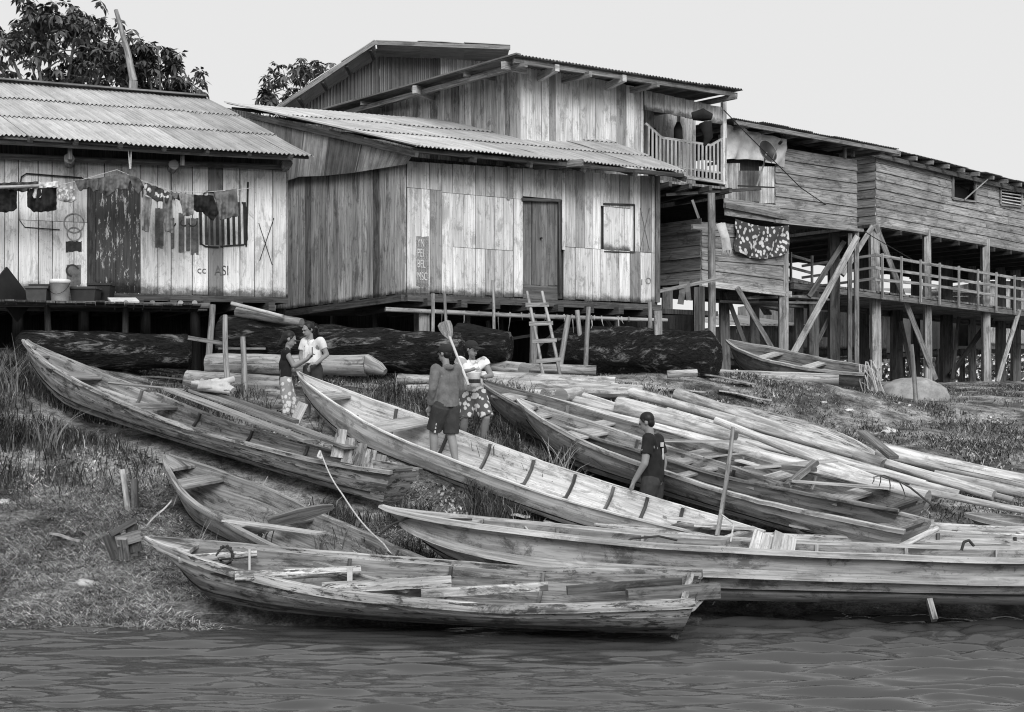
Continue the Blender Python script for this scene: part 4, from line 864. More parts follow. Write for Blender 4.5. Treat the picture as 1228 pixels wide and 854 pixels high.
# scrub beyond the far shacks
r_ = random.Random(5); vs = []; fs = []; tn = []
for k in range(26000):
    x = r_.uniform(6, 62); y = r_.uniform(62, 76); top = 5.6 + 2.6 * noise.noise(V((x * .16, 1, 0))) + 1.2 * noise.noise(V((x * .6, 4, 0))); z = r_.uniform(2.6, max(3.2, top)); c = V((x, y, z)); l = r_.uniform(.12, .34); d = V((r_.gauss(0, 1), r_.gauss(0, 1), r_.gauss(-.2, .7))).normalized() * l; s_ = d.cross(V((r_.gauss(0, 1), r_.gauss(0, 1), r_.gauss(0, 1)))).normalized() * l * .45
    b = len(vs); vs += [c, c + d * .5 + s_, c + d, c + d * .5 - s_]; fs.append((b, b + 1, b + 2, b + 3)); tn += [r_.uniform(.4, 1.6)] * 4
me = bpy.data.meshes.new('undergrowth'); me.from_pydata([tuple(v) for v in vs], [], fs); at = me.attributes.new('tone', 'FLOAT', 'POINT'); at.data.foreach_set('value', tn); me.materials.append(MT['tree_leaf']); o = bpy.data.objects.new('undergrowth', me); COL.objects.link(o); tag(o, 'dark scrub far behind the shacks at the right', 'undergrowth', kind='stuff')
# wires
for pts, lb in (([P(868, 132, 27.5), P(900, 165, 28.5), P(960, 225, 31), P(1045, 283, 36), P(1100, 315, 38)], 'thin cable sagging from the balcony to the walkway'), ([P(1100, 330, 46), P(1180, 318, 47), P(1260, 300, 50)], 'thin cable behind the walkway near the right edge')):
    m = MB(); m.tube(pts, .012, 5); o = m.build('cable', MT['metal_dark'], None); tag(o, lb, 'cable')

# ------------------------------------------------------------------ canoes
BOATS = []                                                # footprints, to keep grass out of the hulls
def canoe(name, label, bow, stern, W=.95, D=.42, roll=0, sag=.10, rise=.18, sbow=.40, stern_w=.62, mat='boat_old', ribs=(), thwarts=(), deck=.06, tone=1.0,
          strake=0, transom=True, group='wooden canoes pulled up on the bank', wb=.62, raked=.2, dk='', gun=(.06, .035), notch=False, ribmat='boat_dark', end_rise=.0, thw=.2, band=.0, close_stern=False, gmat=None, thmat='wood_light', inner=True, flare=.75, sb=.2, lowt=.4, intone=1.06):
    bow = V(bow); stern = V(stern); L = (stern - bow).length
    ax = (stern - bow) / L; up = V((0, 0, 1)) - ax * ax.z; up.normalize(); sy = up.cross(ax)
    rot = Matrix((ax, sy, up)).transposed(); rot = rot @ Matrix.Rotation(math.radians(roll), 3, 'X')
    root = thing(name, label, 'canoe', group=group)
    root.matrix_world = Matrix.Translation(bow) @ rot.to_4x4()
    BOATS.append((bow, stern, W, root.matrix_world.inverted(), L))
    def hw(s):
        a = 1 - (1 - min(1, s / sbow)) ** 2.0
        b = 1 - (1 - stern_w) * max(0, (s - .6) / .4) ** 1.8
        if close_stern: b = 1 - max(0, (s - .55) / .45) ** 2.0
        return .018 + (W / 2 - .018) * a * b
    def zt(s): return -sag * (math.sin(math.pi * min(1, s)) ** .62 if s < .5 else math.sin(math.pi * min(1, s)) ** .9) + (rise * (1 - s / .3) ** 2 if s < .3 else 0) * 0 + (end_rise * ((s - .7) / .3) ** 2 if s > .7 else 0)
    def zb(s):
        g = .42 + .58 * math.sin(min(1, s / sb) * math.pi / 2) ** .8
        h_ = 1 - (.25 * ((s - .75) / .25) ** 2 if s > .75 else 0)
        if close_stern and s > .75: h_ = 1 - .5 * ((s - .75) / .25) ** 2
        return -lerp(D + sag * .9, D * .85, s) * g * (h_ if close_stern else 1)
    def bx(s, fr): return (raked * fr * (1 - s / .3) ** 1.5 if s < .3 else 0) - (.12 * fr * ((s - .9) / .1) if s > .9 and not close_stern else 0) - (raked * fr * ((s - .75) / .25) ** 1.5 if close_stern and s > .75 else 0)
    def section(s, ins=0.0):
        w_ = max(.006, hw(s) + min(1, s * 6) * (.022 * noise.noise(V((s * 6, L * 3, 0))) + .008 * noise.noise(V((s * 21, L * 3, 5)))) - ins); top = zt(s) + min(1, s * 6) * (.02 * noise.noise(V((s * 5, L * 5, 2))) + .007 * noise.noise(V((s * 26, L, 1)))); bot = zb(s) + ins * 1.2; bw_ = w_ * wb * min(1, .25 + s * 3) * (1 if not close_stern else min(1, .25 + (1 - s) * 3)); d = top - bot
        pr = [(w_, 0), (lerp(bw_, w_, flare + .1), .38), (lerp(bw_, w_, .42), .74), (bw_, .97), (bw_ * .55, 1.0), (0, 1.0)]
        pts = [(bx(s, f), y, top - f * d) for y, f in pr]
        return [V((s * L + x, y, z)) for x, y, z in pts] + [V((s * L + x, -y, z)) for x, y, z in reversed(pts[:-1])]
    N = 30; ss = [(i / N) ** 1.25 if i / N < .5 else i / N for i in range(N + 1)]; ss = sorted(set([0, .01, .025, .05, .08, .12, .16, .2, .25] + [.3 + .7 * i / 22 for i in range(23)]))
    N = len(ss) - 1; K = 11; T = .024
    m = MB(); out_ = [section(s) for s in ss]; inn = [section(min(.995, max(s, .012)), T) for s in ss]
    r_ = random.Random(label)
    girth = [0, .16, .3, .45, .6, .75, .9, 1.05, 1.2, 1.35, 1.5]
    for side, S in ((0, out_), (1, inn)):
        vs = []; 
        for i in range(N + 1):
            for k in range(K): 
                p = S[i][k].copy(); 
                if side == 0: p += V((0, 1 if k < 5 else -1, 0)) * .006 * noise.noise(V((i * .5, k * .8, L)))
                vs.append(p)
        # strips: each strake its own vertices so tones can differ
        for k in range(K - 1):
            seg = 0
            v_ = []; uvv = []; hh = []; tt = []
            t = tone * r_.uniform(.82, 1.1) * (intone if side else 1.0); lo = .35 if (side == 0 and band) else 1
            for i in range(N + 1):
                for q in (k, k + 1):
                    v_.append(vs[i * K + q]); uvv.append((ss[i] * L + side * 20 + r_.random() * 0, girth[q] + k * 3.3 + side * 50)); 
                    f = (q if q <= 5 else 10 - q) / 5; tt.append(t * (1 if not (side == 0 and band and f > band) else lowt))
            fs = [((2 * i, 2 * i + 1, 2 * i + 3, 2 * i + 2) if side == 0 else (2 * i, 2 * i + 2, 2 * i + 3, 2 * i + 1)) for i in range(N)]
            m.add(v_, fs, [[uvv[j] for j in f] for f in fs], tt, [1.0 if side else .5] * len(v_))
    for sd_ in (0, K - 1):                                # rim
        v_ = []
        for i in range(N + 1): v_ += [out_[i][sd_], inn[i][sd_]]
        fs = [(2 * i, 2 * i + 1, 2 * i + 3, 2 * i + 2) for i in range(N)]; m.add(v_, fs, [[(ss[j // 2] * L, (j % 2) * .03) for j in f] for f in fs], tone)
    for end, S in ((0, out_[0]), (N, out_[N])):
        idx = list(range(K)); m.add(S, [tuple(idx)], [[(p.y, p.z) for p in S]], tone * .8)
    hull = shade(m.build('hull', MT[mat], root), 50)
    # gunwales
    for sd_, sg in ((0, 1), (K - 1, -1)):
        m = MB(); m.sweep([out_[i][sd_] + V((0, sg * (gun[0] / 2 - .018), .004)) for i in range(N + 1)], gun[0], gun[1], tone=tone * 1.12, taper=lambda x: min(1, .55 + x * 4)); m.build('gunwale', MT[gmat or mat], root)
        if strake:
            m = MB(); pts = []
            for i in range(N + 1):
                p = out_[i][sd_].lerp(out_[i][sd_ + sg], 1.0); q = out_[i][sd_ + sg * 2]; pp = p.lerp(q, strake); pts.append(pp + V((0, sg * .03, 0)))
            m.sweep(pts, .055, .085, tone=tone * 1.0, taper=lambda x: min(1, .55 + x * 4)); m.build('rubbing_strake', MT[gmat or mat], root)
    for sg in (1, -1):                                    # caulked seams between the side planks
        for q in (2,):
            m = MB(); k = q if sg > 0 else K - 1 - q; m.sweep([out_[i][k] + V((0, sg * .004, 0)) for i in range(1, N)], .008, .012, tone=1, taper=lambda x: .6 + .8 * abs(math.sin(x * 37 + L * 9))); m.build('seam', MT['void'], root)
    def inat(s): return section(s, T + .012)
    for s in ribs:
        S = inat(s); S2 = [p.copy() for p in S]; m = MB(); m.sweep([S[i] for i in range(0, K)], .045, .03, up=(1, 0, 0), tone=r_.uniform(.7, 1.2)); m.build('rib', MT[ribmat], root)
    for q in thwarts:
        s, wd = q if isinstance(q, tuple) else (q, thw)
        S = section(s, .02); y = S[0].y; z = S[0].z - .055; m = MB(); sk = r_.uniform(-.03, .03)
        y2 = section(min(1, s + wd / L), .02)[0].y; y = min(y, y2) if s < .3 else y
        c = [V((s * L - wd / 2 + sk, -y, z - .014)), V((s * L + wd / 2 + sk, -y, z - .014)), V((s * L + wd / 2 + sk, -y, z + .014)), V((s * L - wd / 2 + sk, -y, z + .014)),
             V((s * L - wd / 2, y, z - .014)), V((s * L + wd / 2, y, z - .014)), V((s * L + wd / 2, y, z + .014)), V((s * L - wd / 2, y, z + .014))]
        m.hexa(c, r_.uniform(.85, 1.15)); m.build('thwart', MT[thmat], root)
    if deck:
        m = MB(); n_ = 8; v_ = []; 
        for lay in (.008, -.018):
            for i in range(n_ + 1):
                s = deck * i / n_; S = section(max(s, .002)); cut = -.25 * deck * L * 0
                v_ += [V((S[0].x, S[0].y * .99, S[0].z + lay)), V((S[0].x + (.0), 0, S[0].z + lay + (.012 if lay > 0 else 0))), V((S[0].x, -S[0].y * .99, S[0].z + lay))]
        fs = []
        for i in range(n_):
            for k in range(2): a = 3 * i + k; fs.append((a, a + 1, a + 4, a + 3)); b = a + 3 * (n_ + 1); fs.append((b, b + 3, b + 4, b + 1))
        e = 3 * n_; b = e + 3 * (n_ + 1)
        fs += [(e, e + 1, b + 1, b), (e + 1, e + 2, b + 2, b + 1)]
        m.add(v_, fs, [[(v_[j].x, v_[j].y + 9) for j in f] for f in fs], tone * 1.1); m.build('bow_deck', MT[mat], root)
    if transom and not close_stern:
        S = section(.985, .01); m = MB(); top = [p + V((.0, 0, .0)) for p in S]; back = [p + V((-.035, 0, 0)) for p in S]
        n_ = len(S); m.add(top + back, [tuple(range(n_)), tuple(reversed(range(n_, 2 * n_))), (0, n_ - 1, 2 * n_ - 1, n_)], [[(p.y, p.z) for p in S], [(p.y, p.z) for p in reversed(S)], [(0, 0), (0, 1), (.03, 1), (.03, 0)]], tone * lowt * 1.3)
        tr = m.build('transom', MT[mat], root)
        m = MB(); w_ = S[0].y; m.beam(V((S[0].x - .02, -w_, S[0].z + .01)), V((S[0].x - .02, w_, S[0].z + .01)), .06, .03, tone=tone * .7); o = m.build('cap', MT[mat], root); o.parent = tr
    root['L'] = L
    def at(s, y, z): return root.matrix_world @ V((s * L, y, z))
    return root, at, section
def unprop(o):
    if 'L' in o: del o['L']

# long old canoe in the tall grass
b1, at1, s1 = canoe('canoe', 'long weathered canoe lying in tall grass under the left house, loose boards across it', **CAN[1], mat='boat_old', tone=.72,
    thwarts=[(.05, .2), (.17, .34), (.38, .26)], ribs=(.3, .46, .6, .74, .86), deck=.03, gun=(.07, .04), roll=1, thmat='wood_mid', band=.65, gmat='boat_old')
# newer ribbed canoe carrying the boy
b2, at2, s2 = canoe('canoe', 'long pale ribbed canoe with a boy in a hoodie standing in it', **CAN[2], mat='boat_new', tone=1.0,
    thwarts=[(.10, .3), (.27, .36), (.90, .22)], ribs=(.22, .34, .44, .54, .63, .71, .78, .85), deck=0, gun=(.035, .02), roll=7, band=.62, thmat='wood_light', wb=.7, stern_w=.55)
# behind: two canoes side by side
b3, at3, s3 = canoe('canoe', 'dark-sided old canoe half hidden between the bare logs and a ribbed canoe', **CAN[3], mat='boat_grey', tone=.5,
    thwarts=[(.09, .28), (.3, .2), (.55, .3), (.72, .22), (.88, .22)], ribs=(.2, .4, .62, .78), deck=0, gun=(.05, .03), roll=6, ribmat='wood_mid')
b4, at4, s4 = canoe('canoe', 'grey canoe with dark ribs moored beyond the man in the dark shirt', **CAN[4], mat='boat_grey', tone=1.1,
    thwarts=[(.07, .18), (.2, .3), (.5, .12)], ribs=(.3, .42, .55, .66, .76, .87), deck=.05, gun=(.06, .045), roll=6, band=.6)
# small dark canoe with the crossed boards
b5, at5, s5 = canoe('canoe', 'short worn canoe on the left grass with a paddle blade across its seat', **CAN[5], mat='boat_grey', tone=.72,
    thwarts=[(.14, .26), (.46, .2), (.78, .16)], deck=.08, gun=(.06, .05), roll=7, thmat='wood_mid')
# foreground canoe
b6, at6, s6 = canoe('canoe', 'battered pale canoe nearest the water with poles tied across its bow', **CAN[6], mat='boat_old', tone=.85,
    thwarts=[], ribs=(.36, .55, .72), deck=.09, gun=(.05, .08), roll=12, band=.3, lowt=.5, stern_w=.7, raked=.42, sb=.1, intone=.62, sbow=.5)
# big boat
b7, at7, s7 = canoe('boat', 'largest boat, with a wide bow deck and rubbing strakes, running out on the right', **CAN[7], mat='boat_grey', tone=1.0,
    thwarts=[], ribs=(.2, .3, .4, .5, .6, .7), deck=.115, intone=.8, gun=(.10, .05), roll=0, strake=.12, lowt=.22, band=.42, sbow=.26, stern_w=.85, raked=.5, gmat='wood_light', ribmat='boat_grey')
b7['category'] = 'boat'
# slim canoes packed behind the big boat on the right
b8, at8, s8 = canoe('canoe', 'slim canoe whose pointed deck shows just behind the big boat and below the ribbed one', **CAN[8], mat='boat_old', tone=.95, deck=.14, gun=(.04, .03), roll=3)
b9, at9, s9 = canoe('canoe', 'grey canoe with a blunt raised bow beside the broken boards on the right', **CAN[9], mat='boat_grey', tone=1.15, deck=.0, gun=(.05, .03), roll=4, ribs=(.2, .4, .6), thwarts=[.3, .6])
b10, at10, s10 = canoe('canoe', 'pale narrow canoe under the stray bamboo stick on the right', **CAN[10], mat='boat_old', tone=1.2, deck=.05, gun=(.04, .03), roll=4, thwarts=[.5])
b11, at11, s11 = canoe('canoe', 'dark canoe entering at the right edge below the thick logs', **CAN[11], mat='boat_grey', tone=.9, deck=.06, gun=(.08, .06), roll=5, thwarts=[.3])
b12, at12, s12 = canoe('canoe', 'small old boat on the upper bank beneath the shack on stilts', **CAN[12], mat='boat_dark', tone=1.6, thwarts=[.3, .6], deck=.0, gun=(.07, .05), roll=10, gmat='wood_mid')
b13, at13, s13 = canoe('canoe', 'thin dark-edged canoe hard against the stern of the ribbed boat by the thin upright stake', **CAN[13], mat='boat_dark', tone=1.7, deck=.06, gun=(.04, .03), roll=3, close_stern=True)
for b in (b1, b2, b3, b4, b5, b6, b7, b8, b9, b10, b11, b12, b13): unprop(b)

def board(name, label, cat, a, b, w_=.2, h=.025, mat='wood_light', up=(0, 0, 1), tone=1.0, group=None, w2=None):
    a = V(a); b = V(b); m = MB(); m.beam(a, b, w_, h, up=up, tone=tone, w2=w2); o = m.build(name, MT[mat]); tag(o, label, cat, group); return o
def inboat(root, s, y, z):
    for b in BOATS:
        pass
    return root.matrix_world @ V((s, y, z))
# loads in and on the boats (world coordinates from each hull's own frame)
board('plank', 'long split plank laid lengthwise on the old canoe in the grass', 'plank', at1(.45, .30, .03), at1(.86, .15, .02), .22, .03, 'wood_mid', tone=1.0)
board('plank', 'wide grey plank beside the split one on the old canoe', 'plank', at1(.42, .05, .0), at1(.80, -.12, .0), .20, .03, 'wood_mid', tone=1.25)
board('plank', 'narrow dark plank with a crumbling edge on the old canoe', 'plank', at1(.40, .45, .05), at1(.7, .38, .05), .10, .05, 'wood_mid', tone=.7)
m = MB(); c = at1(.49, .38, .12)
for k in range(9): a = R.random() * 6; m.tube([c + V((R.uniform(-.25, .25), R.uniform(-.1, .1), R.uniform(-.02, .1))), c + V((R.uniform(-.3, .3), R.uniform(-.1, .1), R.uniform(0, .12))), c + V((R.uniform(-.25, .25), R.uniform(-.1, .1), R.uniform(-.04, .04)))], .05, 7, rough=.4)
o = m.build('cloth_bundle', MT['cloth_light'], None, True); tag(o, 'crumpled pale cloth bundle lying on the old canoe', 'cloth')
m = MB(); m.tube([at1(.28, -.1, -.15), at1(.43, .25, .0)], .02, 6); o = m.build('stick', MT['wood_mid']); tag(o, 'thin stick lying inside the old canoe', 'stick')
# ribbed canoe: light boards at its stern
board('plank', 'fresh pale plank across the stern end of the ribbed canoe', 'plank', at2(.88, -.34, .0), at2(.97, .25, .0), .24, .03, 'wood_light', tone=1.35)
board('plank', 'second pale plank next to the stake at the stern of the ribbed canoe', 'plank', at2(.93, -.40, .05), at2(.985, .2, .02), .16, .03, 'wood_light', tone=1.15)
board('floor_board', 'long weathered bottom board in the bow half of the ribbed canoe', 'board', at2(.14, .05, -.47), at2(.29, .05, -.5), .35, .02, 'wood_mid')
# canoe 3 and 4 loads
board('plank', 'pale plank across the dark-sided canoe behind the man', 'plank', at3(.52, -.5, .02), at3(.60, .5, .02), .28, .03, 'wood_light')
board('plank', 'sawn plank crossing both hulls right of the thin stake', 'plank', at4(.62, .1, .03), at4(.70, 1.2, .10), .22, .03, 'wood_light', tone=.9)
board('plank', 'flat plank near the stern of the dark-sided canoe', 'plank', at3(.80, -.45, .0), at3(.93, .4, .02), .2, .03, 'wood_light')
board('plank', 'small stained board lying on the far side of the grey canoe', 'board', at4(.575, .25, .03), at4(.625, .30, .03), .2, .02, 'wood_light', tone=1.3)
board('crosspiece', 'dark beam propped between the two hulls on the right', 'beam', at3(.66, -.3, -.05), at3(.82, -.1, .12), .10, .05, 'wood_mid', tone=.6)
board('crosspiece', 'short upright brace beside the dark beam in the canoe', 'beam', at3(.80, -.5, -.05), at3(.81, .0, .18), .10, .05, 'wood_mid', tone=.9)
board('paddle_board', 'broken light slat lying in the dark-sided canoe', 'slat', at3(.60, -.2, -.1), at3(.66, .2, .02), .07, .02, 'wood_light')
# small worn canoe: paddle-shaped board
m = MB(); a, b = P(322, 627, 14.3), P(400, 607, 14.25); m.sweep([a.lerp(b, t) for t in (0, .12, .3, .5, .7, .85, 1)], .17, .03, up=(.2, .75, .66), tone=.75, taper=lambda x: interp(x, [(0, .5), (.15, .85), (.5, 1), (.8, .75), (1, .3)])); o = m.build('broken_paddle', MT['wood_mid']); tag(o, 'dark paddle blade resting across the short worn canoe', 'paddle')
board('plank', 'light broken board lying in the short worn canoe', 'board', P(272, 624, 14.1), P(385, 640, 13.6), .18, .02, 'wood_light', tone=1.2)
# foreground canoe: tied poles, side boards
for (a, b, r, lb) in ((P(214, 671, 12.75), P(308, 664, 12.95), .042, 'round pole tied across the bow of the foreground canoe'), (P(281, 692, 12.35), P(432, 684, 12.72), .055, 'thicker pole tied across the foreground canoe behind the first')):
    m = MB(); pole(m, a, b, r, r * .85, .003, n=10, tone=1.15); o = m.build('crossbar', MT['boat_old'], None, True); tag(o, lb, 'pole')
m = MB()
for k in range(16):
    t = k / 15; c = V((0, 0, 0)); a = t * 3.2 * 6.283; m_ = V((math.cos(a) * .10, .04 * math.sin(a * .5), math.sin(a) * .12 + .02)); 
    if k == 0: pp = []
    pp.append(P(270, 668, 12.85) + m_ * .8)
m.tube(pp, .012, 6); o = m.build('rope_coil', MT['rope_dark']); tag(o, 'dark rope knotted round the first crossbar', 'rope')
m = MB(); c = P(421, 684, 12.72); m.sweep([c + V((0, -.09, .05)), c + V((0, -.10, -.10)), c + V((.01, -.05, -.3))], .05, .01, up=(0, -1, 0)); c = P(301, 664, 12.95); m.sweep([c + V((0, -.07, .05)), c + V((0, -.07, -.16)), c + V((.03, -.05, -.25))], .02, .01, up=(0, -1, 0)); o = m.build('lashing', MT['cloth_light']); tag(o, 'pale strap lashing the poles of the foreground canoe', 'strap')
board('plank', 'rounded side board standing along the inside of the foreground canoe', 'board', P(386, 705, 12.3), P(541, 697, 12.5), .05, .10, 'boat_old', tone=1.0)
board('plank', 'long pale board resting lengthwise in the middle of the foreground canoe', 'board', P(505, 712, 12.2), P(657, 703, 12.33), .05, .08, 'boat_old', tone=1.1)
board('plank', 'dark rotten beam lying on the stern of the foreground canoe', 'beam', P(680, 708, 12.2), P(828, 697, 12.35), .07, .08, 'boat_dark', tone=.75)
board('stern_board', 'grey thick plank overhanging the stern of the foreground canoe', 'plank', P(752, 716, 11.75), P(862, 708, 11.9), .10, .13, 'boat_dark', tone=1.3)
m = MB(); S = [P(755, 738, 11.7), P(812, 738, 11.75), P(830, 728, 11.8), P(845, 712, 11.9)]; m.sweep(S, .03, .07, tone=.8); o = m.build('stern_fitting', MT['boat_old']); tag(o, 'torn metal-pale strip under the stern of the foreground canoe', 'fitting')
m = MB(); pole(m, P(826, 716, 11.9), P(808, 765, 11.85), .05, .035, .02, tone=.8, rough=.2); o = m.build('stern_post', MT['boat_dark'], None, True); tag(o, 'dark split post hanging from the stern of the foreground canoe into the water', 'post')
# big boat: two boards leaning inside, dark bracket, bow hatch
SB = lambda px, py, Y: P(px, py, Y)
board('seat_board', 'left board of the pair leaning in the big boat', 'board', SB(908, 674, 12.95), SB(917, 641, 13.35), .23, .025, 'wood_light', up=(0, -1, .2), tone=1.1)
board('seat_board', 'right board of the pair leaning in the big boat', 'board', SB(936, 675, 12.95), SB(942, 642, 13.35), .23, .025, 'wood_light', up=(0, -1, .2), tone=1.0)
m = MB(); m.beam(SB(1114, 719, 12.55), SB(1121, 744, 12.45), .05, .07, up=(0, -1, 0)); o = m.build('mooring_stub', MT['boat_grey']); tag(o, 'short leaning stub between the big hull and the water', 'stub')
m = MB(); pole(m, SB(1072, 660, 13.5), SB(1124, 634, 13.9), .035, .03, .01, tone=1.2); o = m.build('bamboo_stick', MT['log_bare'], None, True); tag(o, 'short bamboo stick propped on the boats at the right', 'stick')

# mooring ropes
def rope(pts, r, mat, label, sag=0):
    m = MB(); q = []
    for a, b in zip(pts, pts[1:]):
        for i in range(10): t = i / 10; q.append(V(a).lerp(V(b), t) - V((0, 0, sag * math.sin(t * math.pi))))
    q.append(V(pts[-1])); m.tube(q, r, 6); o = m.build('mooring_rope', MT[mat], None, True); tag(o, label, 'rope'); return o
rope([P(384, 541, 15.2), P(410, 592, 14.6), P(460, 652, 13.6), P(500, 690, 13.0)], .009, 'rope', 'white rope running from the old canoe down to the short one', .05)
rope([P(384, 541, 15.15), P(381, 548, 15.1), P(386, 550, 15.1), P(384, 543, 15.2)], .016, 'rope', 'knot of white rope on the gunwale of the old canoe')
ck = [P(566, 623, 13.3), P(530, 622, 13.2), P(495, 619, 13.3), P(472, 628, 13.35), P(456, 640, 13.4), P(456, 658, 13.4), P(464, 671, 13.3), P(474, 668, 13.2), P(478, 660, 13.2)]
rope(ck, .012, 'rope_dark', 'dark rope looped from the bow deck of the big boat')
rope([P(465, 662, 13.4), P(500, 690, 13.2)], .01, 'rope_dark', 'loose end of dark rope by the bow of the big boat')
rope([P(599, 632, 13.75), P(612, 648, 13.2)], .012, 'rope', 'first thin white line over the gunwale of the big boat')
rope([P(630, 632, 13.75), P(642, 647, 13.2)], .012, 'rope', 'second thin white line over the gunwale of the big boat')
rope([P(744, 657, 13.1), P(757, 646, 13.4), P(790, 643, 13.5), P(812, 648, 13.4)], .012, 'rope_dark', 'dark cord lying over the middle of the big boat')
rope([P(1153, 660, 13.0), P(1156, 650, 13.0), P(1162, 648, 13.0), P(1168, 655, 13.0), P(1168, 660, 13.0)], .014, 'rope_dark', 'small dark hoop standing on the big boat at the right')
rope([P(865, 617, 13.6), P(880, 628, 13.6), P(876, 650, 13.5)], .01, 'rope', 'frayed cord tied at the foot of the thin stake')

# stakes
def stake(label, a, b, r, mat='post', tone=1, group=None, bend=.015):
    m = MB(); pole(m, a, b, r, r * .8, bend, tone=tone); o = m.build('stake', MT[mat], None, True); tag(o, label, 'stake', group); return o
stake('thin leaning stake standing between the stacked canoes, highest in the middle of the boats', P(860, 642, 13.9), P(879, 512, 14.0), .026, tone=.95)
def gs(px, Y): x, y = XY(px, Y); return V((x, y, gz(x, y) - .1))
stake('bare stake leaning in the grass in front of the covered mound', gs(1099, 24), P(1093, 413, 24), .045, tone=.8)
stake('tall split stake beside the landing of the washing line house', gs(276, 19.6), P(270, 378, 19.8), .045, tone=1.1)
stake('shorter sawn stake to the right of the split one', gs(293, 19.9), P(291, 404, 20), .05, tone=.95)
m = MB(); m.beam(P(262, 418, 19.9), P(318, 418, 20.2), .03, .05, up=(0, -1, 0)); m.beam(P(226, 405, 20.1), P(268, 412, 20), .04, .06); o = m.build('rail', MT['wood_mid']); tag(o, 'thin rail nailed across the two stakes by the landing', 'rail')
m = MB(); m.beam(gs(156, 15.2), P(147, 563, 15.3), .06, .03, up=(0, -1, 0), tone=1.2); o = m.build('stake', MT['post']); tag(o, 'pale flat stake rising from the left grass', 'stake')
m = MB(); m.beam(gs(163, 15.2), P(161, 575, 15.3), .07, .05, up=(0, -1, 0), tone=.35); o = m.build('stake', MT['post']); tag(o, 'dark flat stake just right of the pale one', 'stake')
# broken box of boards on the left bank
bxs = thing('broken_crate', 'broken dark wooden crate half buried in the left bank', 'crate', P(150, 660, 13.9))
for a, b, w_, t in (((133, 640), (144, 668), .18, .35), ((139, 650), (168, 642), .12, 1.0), ((146, 646), (150, 671), .1, 1.1), ((157, 630), (164, 662), .12, .3), ((132, 641), (162, 624), .06, .5), ((150, 660), (166, 660), .12, .4)):
    m = MB(); m.beam(P(*a, 13.7 + R.uniform(-.1, .2)), P(*b, 13.8), w_, .04, up=(0, -1, 0), tone=t); bld(m, 'slat', MT['wood_mid'], bxs)

# ------------------------------------------------------------------ logs
def log(label, a, b, r, r2=None, mat='log_bare', tone=1, cap=.55, rough=.06, seg=10, bend=.006, group=None, name='log'):
    m = MB(); a = V(a); b = V(b); r2 = r2 or r * .85; d = b - a; o1 = V((0, R.uniform(-1, 1), R.uniform(-.6, .6))) * bend * d.length
    m.tube([a + d * i / seg + o1 * math.sin(math.pi * i / seg) for i in range(seg + 1)], [lerp(r, r2, i / seg) * (1 + .03 * math.sin(i * 2.1)) for i in range(seg + 1)], 14, tone, rough, captone=cap * tone)
    o = shade(m.build(name, MT[mat])); tag(o, label, 'log', group); return o
GL = 'bare logs sloping down the right bank'
log('uppermost bare log of the sloping pile, starting under the ladder', P(734, 464, 21.0), P(1192, 594, 17.0), .075, .07, group=GL)
log('long straight log second from the top of the sloping pile', P(742, 482, 20.8), P(1110, 584, 17.2), .095, .085, group=GL)
log('thick log third from the top of the sloping pile', P(672, 478, 20.4), P(1125, 592, 16.8), .10, .11, group=GL, tone=.97)
log('wide pale log lying against the dark-sided canoe', P(640, 478, 20.0), P(1112, 600, 16.2), .09, .12, group=GL, tone=1.05)
log('thin pale log angled over the pile beside the thin stake', P(858, 504, 18.2), P(1105, 598, 16.3), .05, .075, group=GL, tone=1.1)
log('slim log resting between the upturned hull and the pile', P(812, 472, 20.9), P(1060, 558, 17.9), .09, .085, group=GL, tone=.9)
log('thick barkless trunk entering at the right edge', P(1052, 540, 18.2), P(1330, 600, 16.8), .11, .11, group=GL)
log('darker log below the thick trunk at the right edge', P(1120, 570, 17.6), P(1330, 612, 16.8), .07, .07, group=GL, tone=.7)
log('sawn log whose round end faces the river in front of the ladder', P(650, 474, 20.4), P(560, 468, 20.9), .09, .08, tone=.9, group=None)
log('short log with its round cut end beside the cap-wearing paddler', P(700, 470, 21.0), P(673, 474, 19.8), .10, .10, tone=.95)
log('short fat log end in the middle of the sloping pile', P(742, 488, 19.7), P(880, 525, 18.4), .12, .11, tone=.9)
log('thin crooked pole lying on top of the middle of the pile', P(700, 474, 20.4), P(985, 553, 17.6), .045, .035, tone=1.05, bend=.02, group=GL)
log('thin grey pole between the thick trunk and the pile', P(905, 512, 19.2), P(1215, 600, 16.9), .05, .04, tone=.7, bend=.02, group=GL)
log('short bent pole near the far end of the pile', P(955, 548, 17.4), P(1150, 592, 16.5), .05, .045, tone=.85, bend=.025, group=GL)
log('long thin pole on the uphill side of the pile', P(765, 470, 21.2), P(1120, 570, 17.9), .05, .04, tone=.95, bend=.015, group=GL)
log('slender pale pole crossing the pile from the post to the weeds', P(800, 492, 19.6), P(1160, 599, 16.4), .045, .035, tone=1.1, bend=.015, group=GL)
log('grey pole half hidden in the grass right of the upturned canoe', P(1060, 555, 18.3), P(1270, 592, 17.3), .05, .045, tone=.65, bend=.02, group=GL)
log('thin pole lying lowest at the right edge of the bank', P(1090, 585, 16.6), P(1320, 628, 15.9), .045, .04, tone=.9, bend=.02, group=GL)
log('level log at the foot of the ladder, the upper of two', P(575, 452, 21.6), P(738, 459, 21.2), .10, .09, mat='log_grey', tone=1.35)
log('level log at the foot of the ladder, the lower of two', P(590, 463, 21.0), P(770, 470, 20.8), .13, .11, mat='log_grey', tone=1.2)
log('cut log with a hollow pale end left of the ladder', P(560, 436, 22.8), P(628, 444, 21.6), .12, .12, mat='log_grey', tone=1.4)
log('dim level log behind the ladder', P(560, 441, 23.0), P(715, 444, 22.8), .10, .08, mat='log_grey', tone=.9)
log('slender pole on the ground right of the thick house post', P(800, 449, 22.0), P(836, 447, 22.0), .06, .06, mat='log_grey', tone=1.1)
